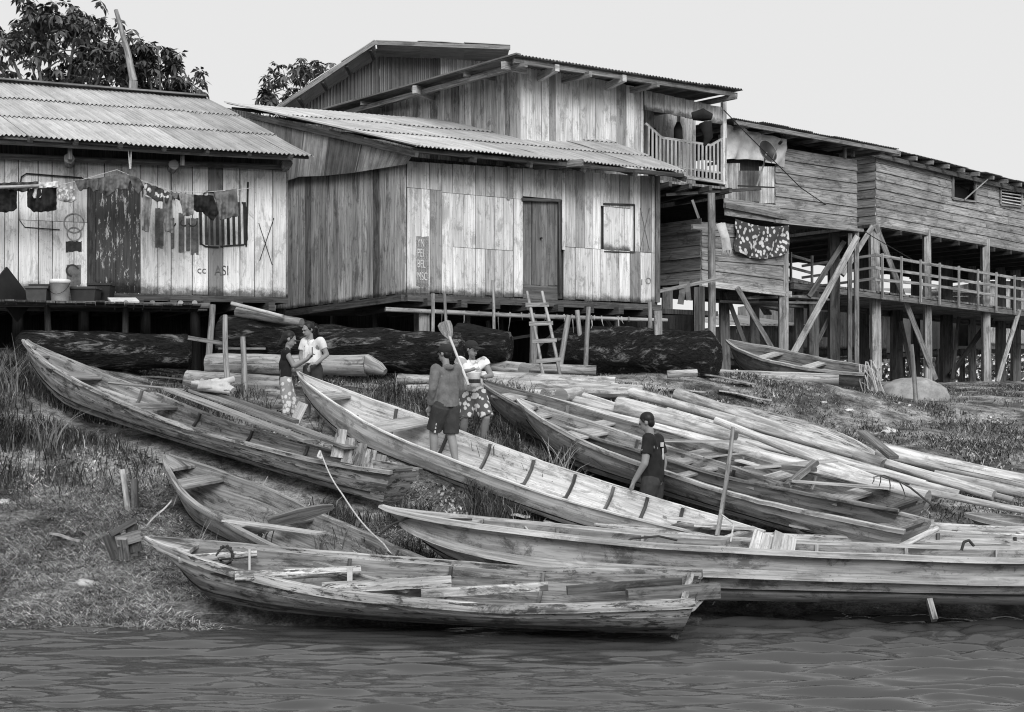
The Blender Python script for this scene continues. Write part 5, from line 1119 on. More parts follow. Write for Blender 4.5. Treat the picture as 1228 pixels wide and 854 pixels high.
log('long grey log lying below the small old boat on the upper bank', P(850, 450, 24.6), P(1006, 455, 24.0), .12, .10, mat='log_grey', tone=1.1)
log('big smooth log with a pointed end behind the two children', P(250, 437, 21.0), P(440, 438, 20.4), .17, .16, mat='log_grey', tone=.85, bend=.0)
m = MB(); m.tube([P(438, 436, 20.42), P(455, 442, 20.35), P(462, 446, 20.3)], [.15, .10, .05], 12, .8, .05); o = shade(m.build('log_tip', MT['log_grey'])); tag(o, 'hewn pointed tip of the smooth log behind the children', 'log')
log('dark lower log under the smooth one', P(225, 458, 20.9), P(350, 463, 20.6), .18, .15, mat='log_grey', tone=.8)
log('short driftwood log near the boy in the cap', P(478, 455, 20.5), P(530, 457, 20.3), .09, .08, mat='log_grey', tone=1.0)
log('pale short log below the driftwood near the boy in the cap', P(488, 467, 19.9), P(545, 467, 19.8), .07, .07, mat='log_grey', tone=1.3)
log('grey tapering log slanting above the children', P(285, 374, 22.2), P(362, 387, 21.6), .09, .07, mat='log_grey', tone=.7)
log('thin pole resting on the slanting log above the children', P(278, 364, 22.0), P(340, 380, 21.6), .035, .03, mat='log_grey', tone=1.2)
def rotten(label, a, b, r, r2, amp=.35, seed=1, tone=1):
    a = V(a); b = V(b); n = 26; s_ = 34; m = MB(); vs = []; d = b - a; dn_ = d.normalized(); sx = dn_.cross(V((0, 0, 1))).normalized(); sz = sx.cross(dn_)
    for i in range(s_ + 1):
        t = i / s_; rr = lerp(r, r2, t) * (1 if 0 < i < s_ else .72)
        for k in range(n):
            an = k / n * 6.283; q = sx * math.cos(an) + sz * math.sin(an); x = V((t * d.length * 1.2, math.cos(an) * 1.2, math.sin(an) * 1.2 + seed * 7))
            vs.append(a + d * t + q * rr * (1 + .22 * noise.noise(V((x.x * .5, x.y * 1.6, x.z * 1.6))) + .16 * noise.noise(V((x.x * 1.6, x.y * 6, x.z * 6)))))
    fs = [(i * n + k, (i + 1) * n + k, (i + 1) * n + (k + 1) % n, i * n + (k + 1) % n) for i in range(s_) for k in range(n)] + [tuple(range(n)), tuple(reversed(range(s_ * n, (s_ + 1) * n)))]
    m.add(vs, fs, [[(0, 0)] * len(f) for f in fs]); o = m.build('rotten_trunk', MT['bark_rotten'], None, True); tag(o, label, 'tree trunk'); return o
rotten('huge rotten trunk lying under the middle house', P(372, 418, 22.6), P(560, 424, 21.9), .38, .33, seed=1)
rotten('dark rotten trunk under the landing at left centre', P(262, 402, 22.3), P(380, 412, 22.2), .36, .34, seed=2)
rotten('great flaking trunk end between the ladder and the shack', P(668, 425, 24.5), P(858, 430, 22.8), .50, .42, seed=3)
rotten('rotten stump end behind the cap-wearing paddler', P(545, 412, 22.3), P(612, 418, 22.0), .32, .26, seed=4)
rotten('long dark trunk in the gloom below the landing', P(20, 420, 21.2), P(230, 420, 21.8), .30, .28, seed=5)
# upturned hull among the logs
m = MB(); a, b = P(806, 486, 21.6), P(1062, 556, 18.6); n = 12; s_ = 20; vs = []; d = b - a; dn_ = d.normalized(); sx = dn_.cross(V((0, 0, 1))).normalized(); sz = sx.cross(dn_)
for i in range(s_ + 1):
    t = i / s_; w_ = .55 * (1 - abs(2 * t - 1) ** 2.6) + .06; h_ = .24 * (1 - abs(2 * t - 1) ** 3) + .03
    for k in range(n + 1):
        an = math.pi * k / n; vs.append(a + d * t + sx * (math.cos(an) * w_) + sz * (math.sin(an) ** .55 * h_ * (1 + .06 * noise.noise(V((t * 9, k, 2))))))
fs = [(i * (n + 1) + k, (i + 1) * (n + 1) + k, (i + 1) * (n + 1) + k + 1, i * (n + 1) + k + 1) for i in range(s_) for k in range(n)]
m.add(vs, fs, [[(f_ // (n + 1) / s_ * 5, (f_ % (n + 1)) * .12) for f_ in f] for f in fs]); m.add([v - sz * .03 for v in vs], [tuple(reversed(f)) for f in fs], [[(0, 0)] * 4] * len(fs), .4)
o = shade(m.build('upturned_canoe', MT['boat_old'])); tag(o, 'bleached canoe lying upside down above the bare logs', 'canoe')
board('plank', 'dark split plank leaning on the end of the upturned canoe', 'plank', P(1034, 518, 18.3), P(1072, 549, 17.5), .14, .05, 'wood_mid', tone=.8)
board('plank', 'long flat weathered board beside the upturned canoe', 'plank', P(845, 480, 21.4), P(975, 520, 20.0), .30, .03, 'boat_old', tone=1.1)
# driftwood sticks and scraps, each its own
sc_lab = [
 ((612, 531), (636, 541), 15.3, .14, 1.2, 'pale plank scrap in the grass behind the ribbed canoe'), ((637, 541), (668, 556), 15.2, .12, .9, 'grey board scrap lying between the ribbed and the grey canoe'),
 ((652, 538), (693, 562), 15.3, .16, 1.1, 'ragged wide scrap nearest the grey canoe'), ((672, 558), (702, 572), 15.0, .14, 1.3, 'bright splintered scrap left of the man'),
 ((690, 568), (728, 583), 14.8, .1, .8, 'dark narrow scrap left of the man'), ((733, 584), (742, 562), 14.8, .15, .9, 'tilted short board just left of the man'),
 ((735, 585), (762, 577), 14.9, .2, 1.1, 'flat board piece at the knees of the man'), ((745, 592), (775, 600), 14.7, .1, 1.3, 'white splinter board beneath the hand of the man'),
 ((795, 598), (866, 607), 14.9, .2, .8, 'long low plank under the hull right of the man'), ((800, 592), (808, 588), 14.8, .2, 1.3, 'small bright chip beside the hip of the man'),
 ((870, 620), (935, 626), 14.3, .25, .75, 'grey plank end among the broken boards'), ((884, 636), (948, 640), 14.0, .24, 1.3, 'cracked pale board, lowest of the broken pile'),
 ((905, 626), (975, 632), 14.1, .22, 1.35, 'curled pale board on top of the broken pile'), ((868, 640), (905, 634), 14.0, .1, 1.1, 'narrow slat at the left of the broken pile'),
 ((1010, 608), (1098, 614), 14.8, .14, 1.1, 'thin loose board at the stern of the dark-sided canoe'), ((1040, 602), (1108, 616), 14.9, .1, .9, 'thinner dark batten at the stern of the dark-sided canoe'),
 ((330, 520), (357, 512), 17.2, .10, .8, 'driftwood slat near the feet of the girl'), ((318, 440 + 28), (352, 470), 18.8, .08, 1.2, 'short stick on the ground left of the girl'),
 ((1105, 510), (1125, 508), 20, .1, .4, 'dark chip of wood on the right grass'), ((800, 466), (845, 470), 21.6, .2, .8, 'flat board on the mud beside the thick post'),
 ((846, 462), (905, 468), 22.4, .25, .7, 'low flat board below the long grey log'), ((862, 472), (925, 480), 21.8, .22, 1.0, 'weathered flat board above the upturned canoe'),
 ((150, 388), (245, 392), 21.9, .16, .25, 'dim board in the gloom under the landing'), ((170, 414), (250, 416), 21.0, .2, .35, 'dim board lower down under the landing'), ((560, 576), (600, 592), 14.6, .08, 1.1, 'thin splinter below the ribbed canoe'), ((498, 596), (560, 604), 14.0, .05, 1.2, 'long thin stick by the bow of the big boat'), ((208, 560), (222, 572), 15.3, .08, .9, 'bark scrap left of the short canoe'), ((176, 590), (206, 600), 14.7, .07, 1.1, 'forked stick beside the dark flat stake'), ((60, 640), (96, 648), 14.1, .04, .8, 'driftwood stick on the middle of the left bank')]
for a, b, Y, w_, t, lb in sc_lab:
    m = MB(); A_ = P(*a, Y + R.uniform(-.1, .1)); B_ = P(*b, Y)
    for p in (A_, B_):
        g = gz(p.x, p.y) + .04
        if p.z < g or p.z > g + .35: p.z = g + R.uniform(0, .08)
    d = (B_ - A_); sw_ = d.normalized().cross(V((0, 0, 1))).normalized(); k = 6; vs = []
    for i in range(k + 1):
        q = A_ + d * i / k; ww = w_ / 2 * (1 + R.uniform(-.25, .15)) * (.6 if i in (0, k) else 1)
        for sx_, sz_ in ((-1, -.012), (1, -.012), (1, .012), (-1, .012)): vs.append(q + sw_ * (sx_ * ww) + V((0, 0, sz_ + .01 * math.sin(i))))
    fs = [(3, 2, 1, 0), tuple(4 * k + j for j in range(4))] + [(4 * i + j, 4 * i + (j + 1) % 4, 4 * i + 4 + (j + 1) % 4, 4 * i + 4 + j) for i in range(k) for j in range(4)]
    m.add(vs, fs, [[(vs[j].x, vs[j].y) for j in f] for f in fs], t); o = m.build('wood_scrap', MT['wood_light']); tag(o, lb, 'wood scrap', 'broken boards scattered among the canoes')
# slabs of sawn timber at the stern of the old canoe
for k, (px, py, h, t) in enumerate(((404, 533, .34, .95), (416, 540, .28, .7), (428, 544, .24, .5), (440, 549, .20, .8), (452, 554, .18, .45), (465, 560, .14, .7))):
    p = P(px, py + 4, 15.75); m = MB(); m.beam(p - V((0, 0, .12)), p + V((.05, .1, h * .62)), .15, .06, up=(0, -1, 0), tone=t, w2=.12); o = m.build('timber_offcut', MT['boat_old']); tag(o, ('tallest pale timber offcut at the far gunwale of the old canoe', 'second timber offcut, next to the tallest one', 'third timber offcut with a dark face behind the old canoe', 'fourth timber offcut behind the old canoe, pale and low', 'fifth timber offcut, dark and small', 'last low offcut above the stern of the old canoe')[k], 'wood offcut', 'upright offcuts behind the old canoe')
board('prop_plank', 'light plank propped against the bow of the ribbed canoe beside the girl', 'plank', P(349, 516, 17.5), P(364, 484, 17.7), .13, .04, 'wood_light', up=(0, -1, 0), tone=.9)
# litter: small pale things on the banks
for px, py, Y, s_, lb in ((986, 468, 22.5, .06, 'white cup lying on the upper right bank'), (1018, 470, 22.3, .08, 'crumpled white paper on the upper right bank'), (997, 484, 21.4, .05, 'small white scrap below the crumpled paper'), (104, 684 - 4, 13.5, .10, 'flat white scrap of paper on the left bank'), (118, 664, 13.7, .06, 'little white scrap above the flat one on the left bank'), (1068, 494, 21, .12, 'pale flat stone-like scrap on the right grass'), (1222, 505, 20.4, .1, 'pale scrap at the edge of the right grass'), (5, 559, 15.5, .12, 'pale stick end at the left edge of the grass'), (883, 452, 23.9, .07, 'white rag near the end of the long grey log'), (30, 702, 13.3, .05, 'tiny white chip near the water on the left')):
    x, y = XY(px, Y); o = mound('litter', lb, 'litter', (x, y, gz(x, y) + .05), s_, 'paper', s_ * .6, (1.3, .8), px, .5, 10)
# covered mound
x, y = XY(1095, 26.3); mound('covered_mound', 'round mound covered with grey sacking beside the tall post', 'sack heap', (x, y, gz(x, y) + .02), .62, 'sackcloth', .46, (1.12, .8), 3, .10, 34)
m = MB(); c = P(1046, 447, 25.4)
for k in range(26): a = c + V((R.uniform(-.25, .12), R.uniform(-.1, .1), R.uniform(-.05, .25))); m.tube([a, a + V((R.uniform(-.05, .15), -.03, -R.uniform(.1, .35))), a + V((R.uniform(.05, .2), -.02, -R.uniform(.4, .7)))], .012, 5, R.uniform(.7, 1.2))
o = m.build('fishing_net', MT['cloth_light']); tag(o, 'pale bundled net hanging over the stern of the small old boat', 'net')

# ------------------------------------------------------------------ washing, tubs
WL = [(-20, 240), (30, 233), (60, 236), (95, 228), (140, 215), (170, 228), (205, 240), (240, 241), (280, 238), (296, 236)]
m = MB(); m.tube([A.p(x, y - 2, .75) for x, y in WL], .006, 5); o = m.build('washing_line', MT['rope']); tag(o, 'cord strung across the front of the left house', 'washing line')
m = MB(); pole(m, A.p(-20, 236, .9), A.p(50, 233, .85), .03, .025, .005, tone=1.2); o = m.build('pole', MT['post'], None, True); tag(o, 'horizontal pole carrying clothes at the left end of the washing line', 'pole')
m = MB(); m.tube([A.p(153, 182, .6), A.p(155, 212, .75)], .01, 5); m.tube([A.p(157, 182, .6), A.p(156, 212, .75)], .01, 5); o = m.build('cord_loop', MT['rope']); tag(o, 'loop of cord from the eave pole down to the washing line', 'cord')
def garment(label, outline, mat, tone=1.0, cat='clothes', folds=.075, name='garment'):
    """outline: pixel polygon; front and back cloth sheets with folds, a few centimetres of fall"""
    m = MB(); ph = R.random() * 9; y0 = min(p[1] for p in outline); y1 = max(p[1] for p in outline)
    bm = bmesh.new(); bm.faces.new([bm.verts.new((x, y, 0)) for x, y in outline]); bmesh.ops.triangulate(bm, faces=bm.faces[:])
    for _k in range(4):
        es = [e for e in bm.edges if e.calc_length() > 2.2]
        if es: bmesh.ops.subdivide_edges(bm, edges=es, cuts=1)
        bmesh.ops.triangulate(bm, faces=bm.faces[:])
    bm.verts.index_update(); pts2 = [(v.co.x, v.co.y) for v in bm.verts]; tri = [[v.index for v in f.verts] for f in bm.faces]; bm.free()
    for side in (0, 1):
        vs = []
        for px, py in pts2:
            v = (py - y0) / (y1 - y0)
            off = .78 + folds * (math.sin(px * .75 + ph + v * 2) * .5 + noise.noise(V((px * .16, py * .07, ph))) * 1.5 + noise.noise(V((px * .4, py * .3, ph))) * .5) * (.35 + v) - side * (.05 * v + .012)
            vs.append(A.p(px + .5 * noise.noise(V((px * .3, py * .3, 3))), py + .6 * noise.noise(V((px * .25, py * .3, ph))), off))
        m.add(vs, tri if not side else [t[::-1] for t in tri], [[(0, 0)] * 3] * len(tri), tone)
    o = m.build(name, MT[mat], None, True); tag(o, label, cat, 'clothes hung on the washing line'); return o
garment('black shorts at the left end of the washing line', [(-4, 236), (24, 235), (24, 258), (17, 262), (12, 248), (6, 245), (2, 262), (-4, 262)], 'cloth_dark')
garment('dark cloth folded over the pole above the black shorts', [(0, 229), (48, 227), (50, 235), (30, 238), (0, 236)], 'cloth_mid', .5)
garment('white folded towel by the end of the pole', [(50, 228), (72, 227), (72, 234), (50, 235)], 'cloth_white')
garment('dark trunks with two legs, second pair from the left', [(36, 236), (70, 234), (70, 259), (55, 262), (50, 246), (44, 262), (36, 256)], 'cloth_dark')
garment('small pale striped shirt beside the dark trunks', [(37, 234), (54, 232), (52, 246), (44, 247)], 'cloth_light')
garment('grey patterned blouse left of the door', [(70, 236), (84, 232), (92, 234), (93, 248), (86, 252), (72, 248)], 'pants_print')
garment('grey shorts with pale side stripe above the door frame', [(91, 226), (118, 223), (119, 238), (113, 239), (108, 233), (98, 238), (95, 236)], 'cloth_mid', .75)
garment('large grey shirt with hanging folds over the dark door', [(118, 223), (150, 217), (156, 222), (152, 236), (140, 236), (130, 243), (121, 240)], 'cloth_mid', 1.0)
garment('grey singlet at the right side of the door', [(154, 219), (166, 223), (172, 232), (165, 241), (157, 230)], 'cloth_mid', .85)
garment('zigzag printed top right of the door', [(172, 228), (190, 234), (202, 240), (198, 251), (187, 250), (172, 241)], 'rug_print')
garment('long grey trouser leg hanging left of the painted strips', [(170, 242), (181, 247), (177, 285), (169, 283)], 'cloth_mid', 1.5)
garment('second long grey trouser leg over the painted strips', [(193, 246), (204, 242), (206, 287), (196, 285), (193, 262)], 'cloth_mid', 1.3)
garment('small two-tone brief hung by the painted letters', [(202, 239), (216, 241), (215, 247), (203, 247)], 'cloth_mid', 1.0)
garment('pale grey shirt beside the black cloth', [(212, 240), (229, 242), (229, 265), (217, 266), (216, 258), (213, 250)], 'cloth_mid', 1.8)
garment('black hanging cloth beside the grey towel', [(227, 242), (252, 243), (258, 264), (252, 272), (240, 262), (228, 260)], 'cloth_dark')
garment('grey towel with a border folded over the line', [(252, 239), (279, 235), (282, 266), (259, 272), (256, 250)], 'cloth_mid', 1.1, cat='towel')
def tub(label, px, py, Y, w_, d, h, mat, tone=1, name='plastic_crate', cat='crate', rim=True):
    p = P(px, py, Y); p.z = 3.845; r = thing(name, label, cat, p); m = MB()
    def ringp(z, k): return [V((sx * w_ / 2 * k, sy * d / 2 * k, z)) + p for sx, sy in ((-1, -1), (1, -1), (1, 1), (-1, 1))]
    b, t, ti, bi = ringp(0, .86), ringp(h, 1), ringp(h, .93), ringp(.03, .8)
    vs = b + t + ti + bi; fs = [(3, 2, 1, 0)] + [(i, (i + 1) % 4, 4 + (i + 1) % 4, 4 + i) for i in range(4)] + [(4 + i, 4 + (i + 1) % 4, 8 + (i + 1) % 4, 8 + i) for i in range(4)] + [(8 + i, 8 + (i + 1) % 4, 12 + (i + 1) % 4, 12 + i) for i in range(4)] + [(12, 13, 14, 15)]
    m.add(vs, fs, [[(0, 0)] * 4] * len(fs), tone); bld(m, 'box', MT[mat], r)
    m = MB(); q = ringp(h - .02, 1.03); 
    for i in range(4): m.beam(q[i], q[(i + 1) % 4], .03, .035, tone=tone * 1.5)
    bld(m, 'rim', MT[mat], r); return r
tub('dark crate standing right of the white bucket', 103, 362, 21.7, .42, .35, .26, 'plastic_dark', 1.6); tub('black crate stacked behind the dark one by the door', 122, 362, 22.1, .36, .3, .36, 'plastic_dark', .9)
tub('low black crate behind the white bucket', 58, 362, 22.1, .5, .3, .34, 'plastic_dark', .8); tub('grey-fronted crate left of the white bucket', 47, 362, 21.4, .35, .3, .24, 'plastic_dark', 3.0)
p = P(72, 362, 21.3); p.z = 3.845; bk_ = thing('bucket', 'white plastic bucket with a wire handle on the landing', 'bucket', p); m = MB()
def lathe(m, c, prof, n=18, tone=1):
    vs = [c + V((r * math.cos(6.283 * k / n), r * math.sin(6.283 * k / n), z)) for r, z in prof for k in range(n)]
    fs = [(i * n + k, i * n + (k + 1) % n, (i + 1) * n + (k + 1) % n, (i + 1) * n + k) for i in range(len(prof) - 1) for k in range(n)]
    m.add(vs, fs, [[(0, 0)] * 4] * len(fs), tone)
lathe(m, p, [(0, 0), (.135, 0), (.15, .28), (.165, .28), (.165, .33), (.155, .345), (.148, .33), (.13, .02), (0, .02)]); bld(m, 'pail', MT['plastic_white'], bk_, True)
m = MB(); m.tube([p + V((.165 * math.cos(a), -.165 * math.sin(a) - .01, .3 - .2 * math.sin(a))) for a in [k * .314 for k in range(11)]], .004, 5, .2); bld(m, 'handle', MT['metal_dark'], bk_)
m = MB(); m.beam(P(4, 366, 21.2), P(24, 341, 21.5), .75, .03, up=(1, -.2, .3)); o = m.build('tray', MT['plastic_dark']); tag(o, 'dark tray leaning at the left end of the landing', 'tray')
m = MB(); m.beam(P(131, 360, 21.6), P(165, 360, 21.8), .3, .03, up=(0, -.3, 1)); o = m.build('pale_sheet', MT['paper']); tag(o, 'flat pale board lying before the chipped door', 'board')
m = MB(); m.tube([P(10, 440, 19.8), P(16, 422, 20), P(24, 430, 20), P(22, 445, 19.9)], .02, 6); 

# ------------------------------------------------------------------ people
def capsule(vs, fs, a, b, r1, r2, n=14, flat=False):
    a = V(a); b = V(b); d = b - a; L = d.length; dn = d.normalized() if L > 1e-6 else V((0, 0, 1))
    ref = V((0, 0, 1)) if abs(dn.z) < .9 else V((1, 0, 0)); sx = dn.cross(ref).normalized(); sy = dn.cross(sx)
    rings = []
    if not flat:
        for k in range(1, 5): t = k / 4 * math.pi / 2; rings.append((a - dn * (r1 * math.cos(t)), r1 * math.sin(t)))
        for k in range(1, 5): t = k / 4 * math.pi / 2; rings.append((b + dn * (r2 * math.sin(t) * 1.0), r2 * math.cos(t))) if k < 4 else None
        rings.insert(4, (b, r2))
    else: rings = [(a, r1), (b, r2)]
    base = len(vs); 
    for c, r in rings:
        for k in range(n): an = 6.283185 * k / n; vs.append(c + sx * (r * math.cos(an)) + sy * (r * math.sin(an)))
    m = len(rings)
    for i in range(m - 1):
        for k in range(n): fs.append((base + i * n + k, base + i * n + (k + 1) % n, base + (i + 1) * n + (k + 1) % n, base + (i + 1) * n + k))
    fs.append(tuple(base + k for k in reversed(range(n)))); fs.append(tuple(base + (m - 1) * n + k for k in range(n)))
def ellips(vs, fs, c, rx, ry, rz, rot=None, n=16, m=10):
    base = len(vs); c = V(c)
    for j in range(1, m):
        t = math.pi * j / m
        for k in range(n):
            p = V((rx * math.sin(t) * math.cos(6.283185 * k / n), ry * math.sin(t) * math.sin(6.283185 * k / n), rz * math.cos(t)))
            vs.append(c + (rot @ p if rot else p))
    for j in range(m - 2):
        for k in range(n): fs.append((base + j * n + k, base + (j + 1) * n + k, base + (j + 1) * n + (k + 1) % n, base + j * n + (k + 1) % n))
    fs.append(tuple(base + k for k in range(n))); fs.append(tuple(base + (m - 2) * n + k for k in reversed(range(n))))
def solid(name, vs, fs, mat, parent, vox, smooth=3, rough=0):
    me = bpy.data.meshes.new(name); me.from_pydata([tuple(v) for v in vs], [], fs); o = bpy.data.objects.new(name, me); COL.objects.link(o)
    r = o.modifiers.new('r', 'REMESH'); r.mode = 'VOXEL'; r.voxel_size = vox; s_ = o.modifiers.new('s', 'SMOOTH'); s_.iterations = smooth; s_.factor = .5
    bpy.context.view_layer.update(); dg = bpy.context.evaluated_depsgraph_get(); me2 = bpy.data.meshes.new_from_object(o.evaluated_get(dg)); bpy.data.objects.remove(o)
    if rough:
        for v in me2.vertices:
            c = v.co * 9; v.co += v.normal * rough * (noise.noise(c) + .6 * noise.noise(V((v.co.x * 22, v.co.y * 22, v.co.z * 7))))
    me2.polygons.foreach_set('use_smooth', [True] * len(me2.polygons)); me2.materials.clear(); me2.materials.append(MT[mat])
    q = bpy.data.objects.new(name, me2); COL.objects.link(q); q.parent = parent; return q
def person(label, loc, heading, H, J, top, bottom, skin='skin', headk=1.0, hat=None, hair='short', sleeve=.5, pant=.6, topmat='tee_white', botmat='shorts_dark', grp=None, lean=0, bottom_w=1.0, head_dir=(0, 1, 0), hands=True, strap=False, build=1.0, bill=(0, 1, 0)):
    """local axes: +Y forward, +X the person's left is -X; J overrides joints, in body heights"""
    root = thing('person', label, 'person', loc, heading, grp)
    D0 = dict(pel=(0, 0, .52), chest=(0, 0, .70), neck=(0, .0, .825), head=(0, .01, .925), shL=(-.105, 0, .80), shR=(.105, 0, .80), elL=(-.13, -.02, .63), elR=(.13, -.02, .63), wrL=(-.13, .03, .48), wrR=(.13, .03, .48),
              hiL=(-.05, 0, .50), hiR=(.05, 0, .50), knL=(-.055, .01, .275), knR=(.055, .01, .275), anL=(-.055, 0, .04), anR=(.055, 0, .04))
    D0.update(J); j = {k: V(v) * H for k, v in D0.items()}
    b = build; vs = []; fs = []; cp = lambda a, c, r1, r2: capsule(vs, fs, j[a] if isinstance(a, str) else a, j[c] if isinstance(c, str) else c, r1 * H * b, r2 * H * b)
    up = (j['neck'] - j['pel']).normalized()
    for q in (-1, 1):
        cp(j['pel'] + V((q * .03 * H, 0, 0)), j['chest'] + V((q * .035 * H, 0, 0)), .062, .066)
        s_ = 'L' if q < 0 else 'R'; cp(j['chest'] + V((q * .03 * H, 0, .02 * H)), 'sh' + s_, .06, .042); cp('sh' + s_, 'el' + s_, .034, .026); cp('el' + s_, 'wr' + s_, .026, .017)
        cp(j['pel'] + V((q * .03 * H, 0, -.01 * H)), 'hi' + s_, .066, .062); cp('hi' + s_, 'kn' + s_, .058, .037); cp('kn' + s_, j['kn' + s_].lerp(j['an' + s_], .35) - V((0, .006 * H, 0)), .036, .036); cp(j['kn' + s_].lerp(j['an' + s_], .35) - V((0, .006 * H, 0)), 'an' + s_, .036, .02)
        an = j['an' + s_]; cp(an + V((0, -.015 * H, -.02 * H)), an + V((0, .085 * H, -.03 * H)), .022, .016)
        # hand: palm, four bent fingers, thumb leaving its side
        wr = j['wr' + s_]; fd = (wr - j['el' + s_]).normalized(); hd = V(J.get('hd' + s_, tuple(fd))).normalized(); side = hd.cross(V((0, 0, 1)) if abs(hd.z) < .8 else V((0, 1, 0))).normalized(); nn = side.cross(hd).normalized()
        k = H * .9; palm = wr + hd * .05 * k
        capsule(vs, fs, wr, palm, .015 * k, .020 * k); capsule(vs, fs, wr + side * .012 * k, palm + side * .014 * k, .011 * k, .012 * k); capsule(vs, fs, wr - side * .012 * k, palm - side * .014 * k, .011 * k, .012 * k)
        for f, (o_, l_) in enumerate(((-.021, .040), (-.007, .046), (.008, .043), (.021, .034))):
            a_ = palm + side * (o_ * k); b_ = a_ + hd * (l_ * .55 * k) + nn * (-.006 * k); c_ = b_ + hd * (l_ * .45 * k) + nn * (-.02 * k); capsule(vs, fs, a_, b_, .0068 * k, .0062 * k, 8); capsule(vs, fs, b_, c_, .0062 * k, .0052 * k, 8)
        a_ = wr + hd * .015 * k - side * .016 * k; b_ = a_ - side * .022 * k + hd * .018 * k; capsule(vs, fs, a_, b_, .009 * k, .0075 * k, 8); capsule(vs, fs, b_, b_ + hd * .022 * k - nn * .006 * k, .0075 * k, .006 * k, 8)
    cp('chest', 'neck', .05, .03); cp('neck', j['neck'] + V((0, .004, .045)) * H, .03, .028)
    hd = V(head_dir).normalized(); hy = hd; hz0 = V((0, 0, 1)); hx = hy.cross(hz0).normalized(); hz = hx.cross(hy).normalized(); rot = Matrix((hx, hy, hz)).transposed(); K = H * headk; hc = j['head']
    hp = lambda x, y, z: hc + rot @ V((x * K, y * K, z * K))
    ellips(vs, fs, hp(0, -.006, .014), .043 * K, .054 * K, .052 * K, rot); ellips(vs, fs, hp(0, .012, -.018), .035 * K, .040 * K, .046 * K, rot)
    capsule(vs, fs, hp(0, .046, .002), hp(0, .058, -.012), .006 * K, .009 * K, 8); capsule(vs, fs, hp(0, .03, -.052), hp(0, .034, -.054), .014 * K, .012 * K, 8); capsule(vs, fs, hp(-.012, .044, -.034), hp(.012, .044, -.034), .008 * K, .008 * K, 8)
    for q in (-1, 1): ellips(vs, fs, hp(q * .044, -.006, -.004), .007 * K, .012 * K, .017 * K, rot, 8, 6); capsule(vs, fs, hp(q * .022, .044, .016), hp(q * .010, .048, .014), .008 * K, .008 * K, 8)
    solid('body', vs, fs, skin, root, max(.0065, .0058 * H), 3)
    for q in (-1, 1):
        vs = []; fs = []; ellips(vs, fs, hp(q * .017, .0475, .006), .007 * K, .005 * K, .004 * K, rot, 8, 6); me = bpy.data.meshes.new('eye'); me.from_pydata([tuple(v) for v in vs], [], fs); me.materials.append(MT['hair']); o = bpy.data.objects.new('eye', me); COL.objects.link(o); o.parent = root
    vs = []; fs = []; ellips(vs, fs, hp(0, .0515, -.034), .013 * K, .004 * K, .0035 * K, rot, 8, 6); me = bpy.data.meshes.new('mouth'); me.from_pydata([tuple(v) for v in vs], [], fs); me.materials.append(MT['skin_dark']); o = bpy.data.objects.new('mouth', me); COL.objects.link(o); o.parent = root
    # hair
    vs = []; fs = []; ellips(vs, fs, hp(0, -.014, .024), .047 * K, .054 * K, .052 * K, rot); ellips(vs, fs, hp(0, -.024, -.004), .041 * K, .033 * K, .042 * K, rot)
    if hair == 'long': capsule(vs, fs, hp(0, -.045, .01), hp(0, -.06, -.07), .03 * K, .018 * K); ellips(vs, fs, hp(0, -.06, .03), .022 * K, .02 * K, .022 * K, rot)
    for q in (-1, 1): capsule(vs, fs, hp(q * .04, .01, .02), hp(q * .04, .0, -.0), .010 * K, .008 * K, 8)
    solid('hair', vs, fs, 'hair', root, .007, 2, .004)
    if hat:
        bd = V(bill).normalized(); bx_ = bd.cross(V((0, 0, 1))).normalized(); r2 = Matrix((bx_, bd, V((0, 0, 1)))).transposed(); hq = lambda x, y, z: hc + r2 @ V((x * K, y * K, z * K)); vs = []; fs = []
        ellips(vs, fs, hq(0, -.008, .034), .054 * K, .062 * K, .048 * K, r2); 
        c = solid('cap', vs, fs, 'cap_cloth', root, .008, 1)
        vs = []; fs = []; n_ = 12; 
        for lay in (.0, -.006):
            for i in range(n_ + 1):
                a = math.pi * (i / n_); vs += [hq(math.cos(a) * .05, .03 + math.sin(a) * .02, .030 + lay), hq(math.cos(a) * .046, .05 + math.sin(a) * .078, .020 - .0 + lay - .008 * abs(math.cos(a)))]
        q = 2 * (n_ + 1); fs = [(2 * i, 2 * i + 1, 2 * i + 3, 2 * i + 2) for i in range(n_)] + [(q + 2 * i, q + 2 * i + 2, q + 2 * i + 3, q + 2 * i + 1) for i in range(n_)] + [(2 * i + 1, q + 2 * i + 1, q + 2 * i + 3, 2 * i + 3) for i in range(n_)]
        me = bpy.data.meshes.new('bill'); me.from_pydata([tuple(v) for v in vs], [], fs); me.materials.append(MT['cap_cloth']); o = bpy.data.objects.new('bill', me); COL.objects.link(o); o.parent = c
    # upper garment
    vs = []; fs = []; e = .012; cpf = lambda a, c, r1, r2: capsule(vs, fs, a, c, r1 * H * b, r2 * H * b, 16, True); cpr = lambda a, c, r1, r2: capsule(vs, fs, a, c, r1 * H * b, r2 * H * b, 16)
    hem = j['pel'] + V((0, 0, top['hem'] * H))
    for q in (-1, 1):
        s_ = 'L' if q < 0 else 'R'; o3 = V((q * .034 * H, 0, 0)); cpf(hem + o3, j['chest'] + o3, .066 + top.get('flare', .008), .072); cpr(j['chest'] + o3, j['chest'] + o3 + up * .03 * H, .071, .066)
        cpr(j['chest'] + V((q * .03 * H, 0, .03 * H)), j['sh' + s_], .062, .048); 
        if sleeve > 0:
            el, wr, sh_ = j['el' + s_], j['wr' + s_], j['sh' + s_]
            if sleeve <= 1: cpf(sh_, sh_.lerp(el, sleeve), .047, .042)
            else: cpf(sh_, el, .046, .038); cpr(el, el, .038, .038); cpf(el, el.lerp(wr, sleeve - 1), .037, .028)
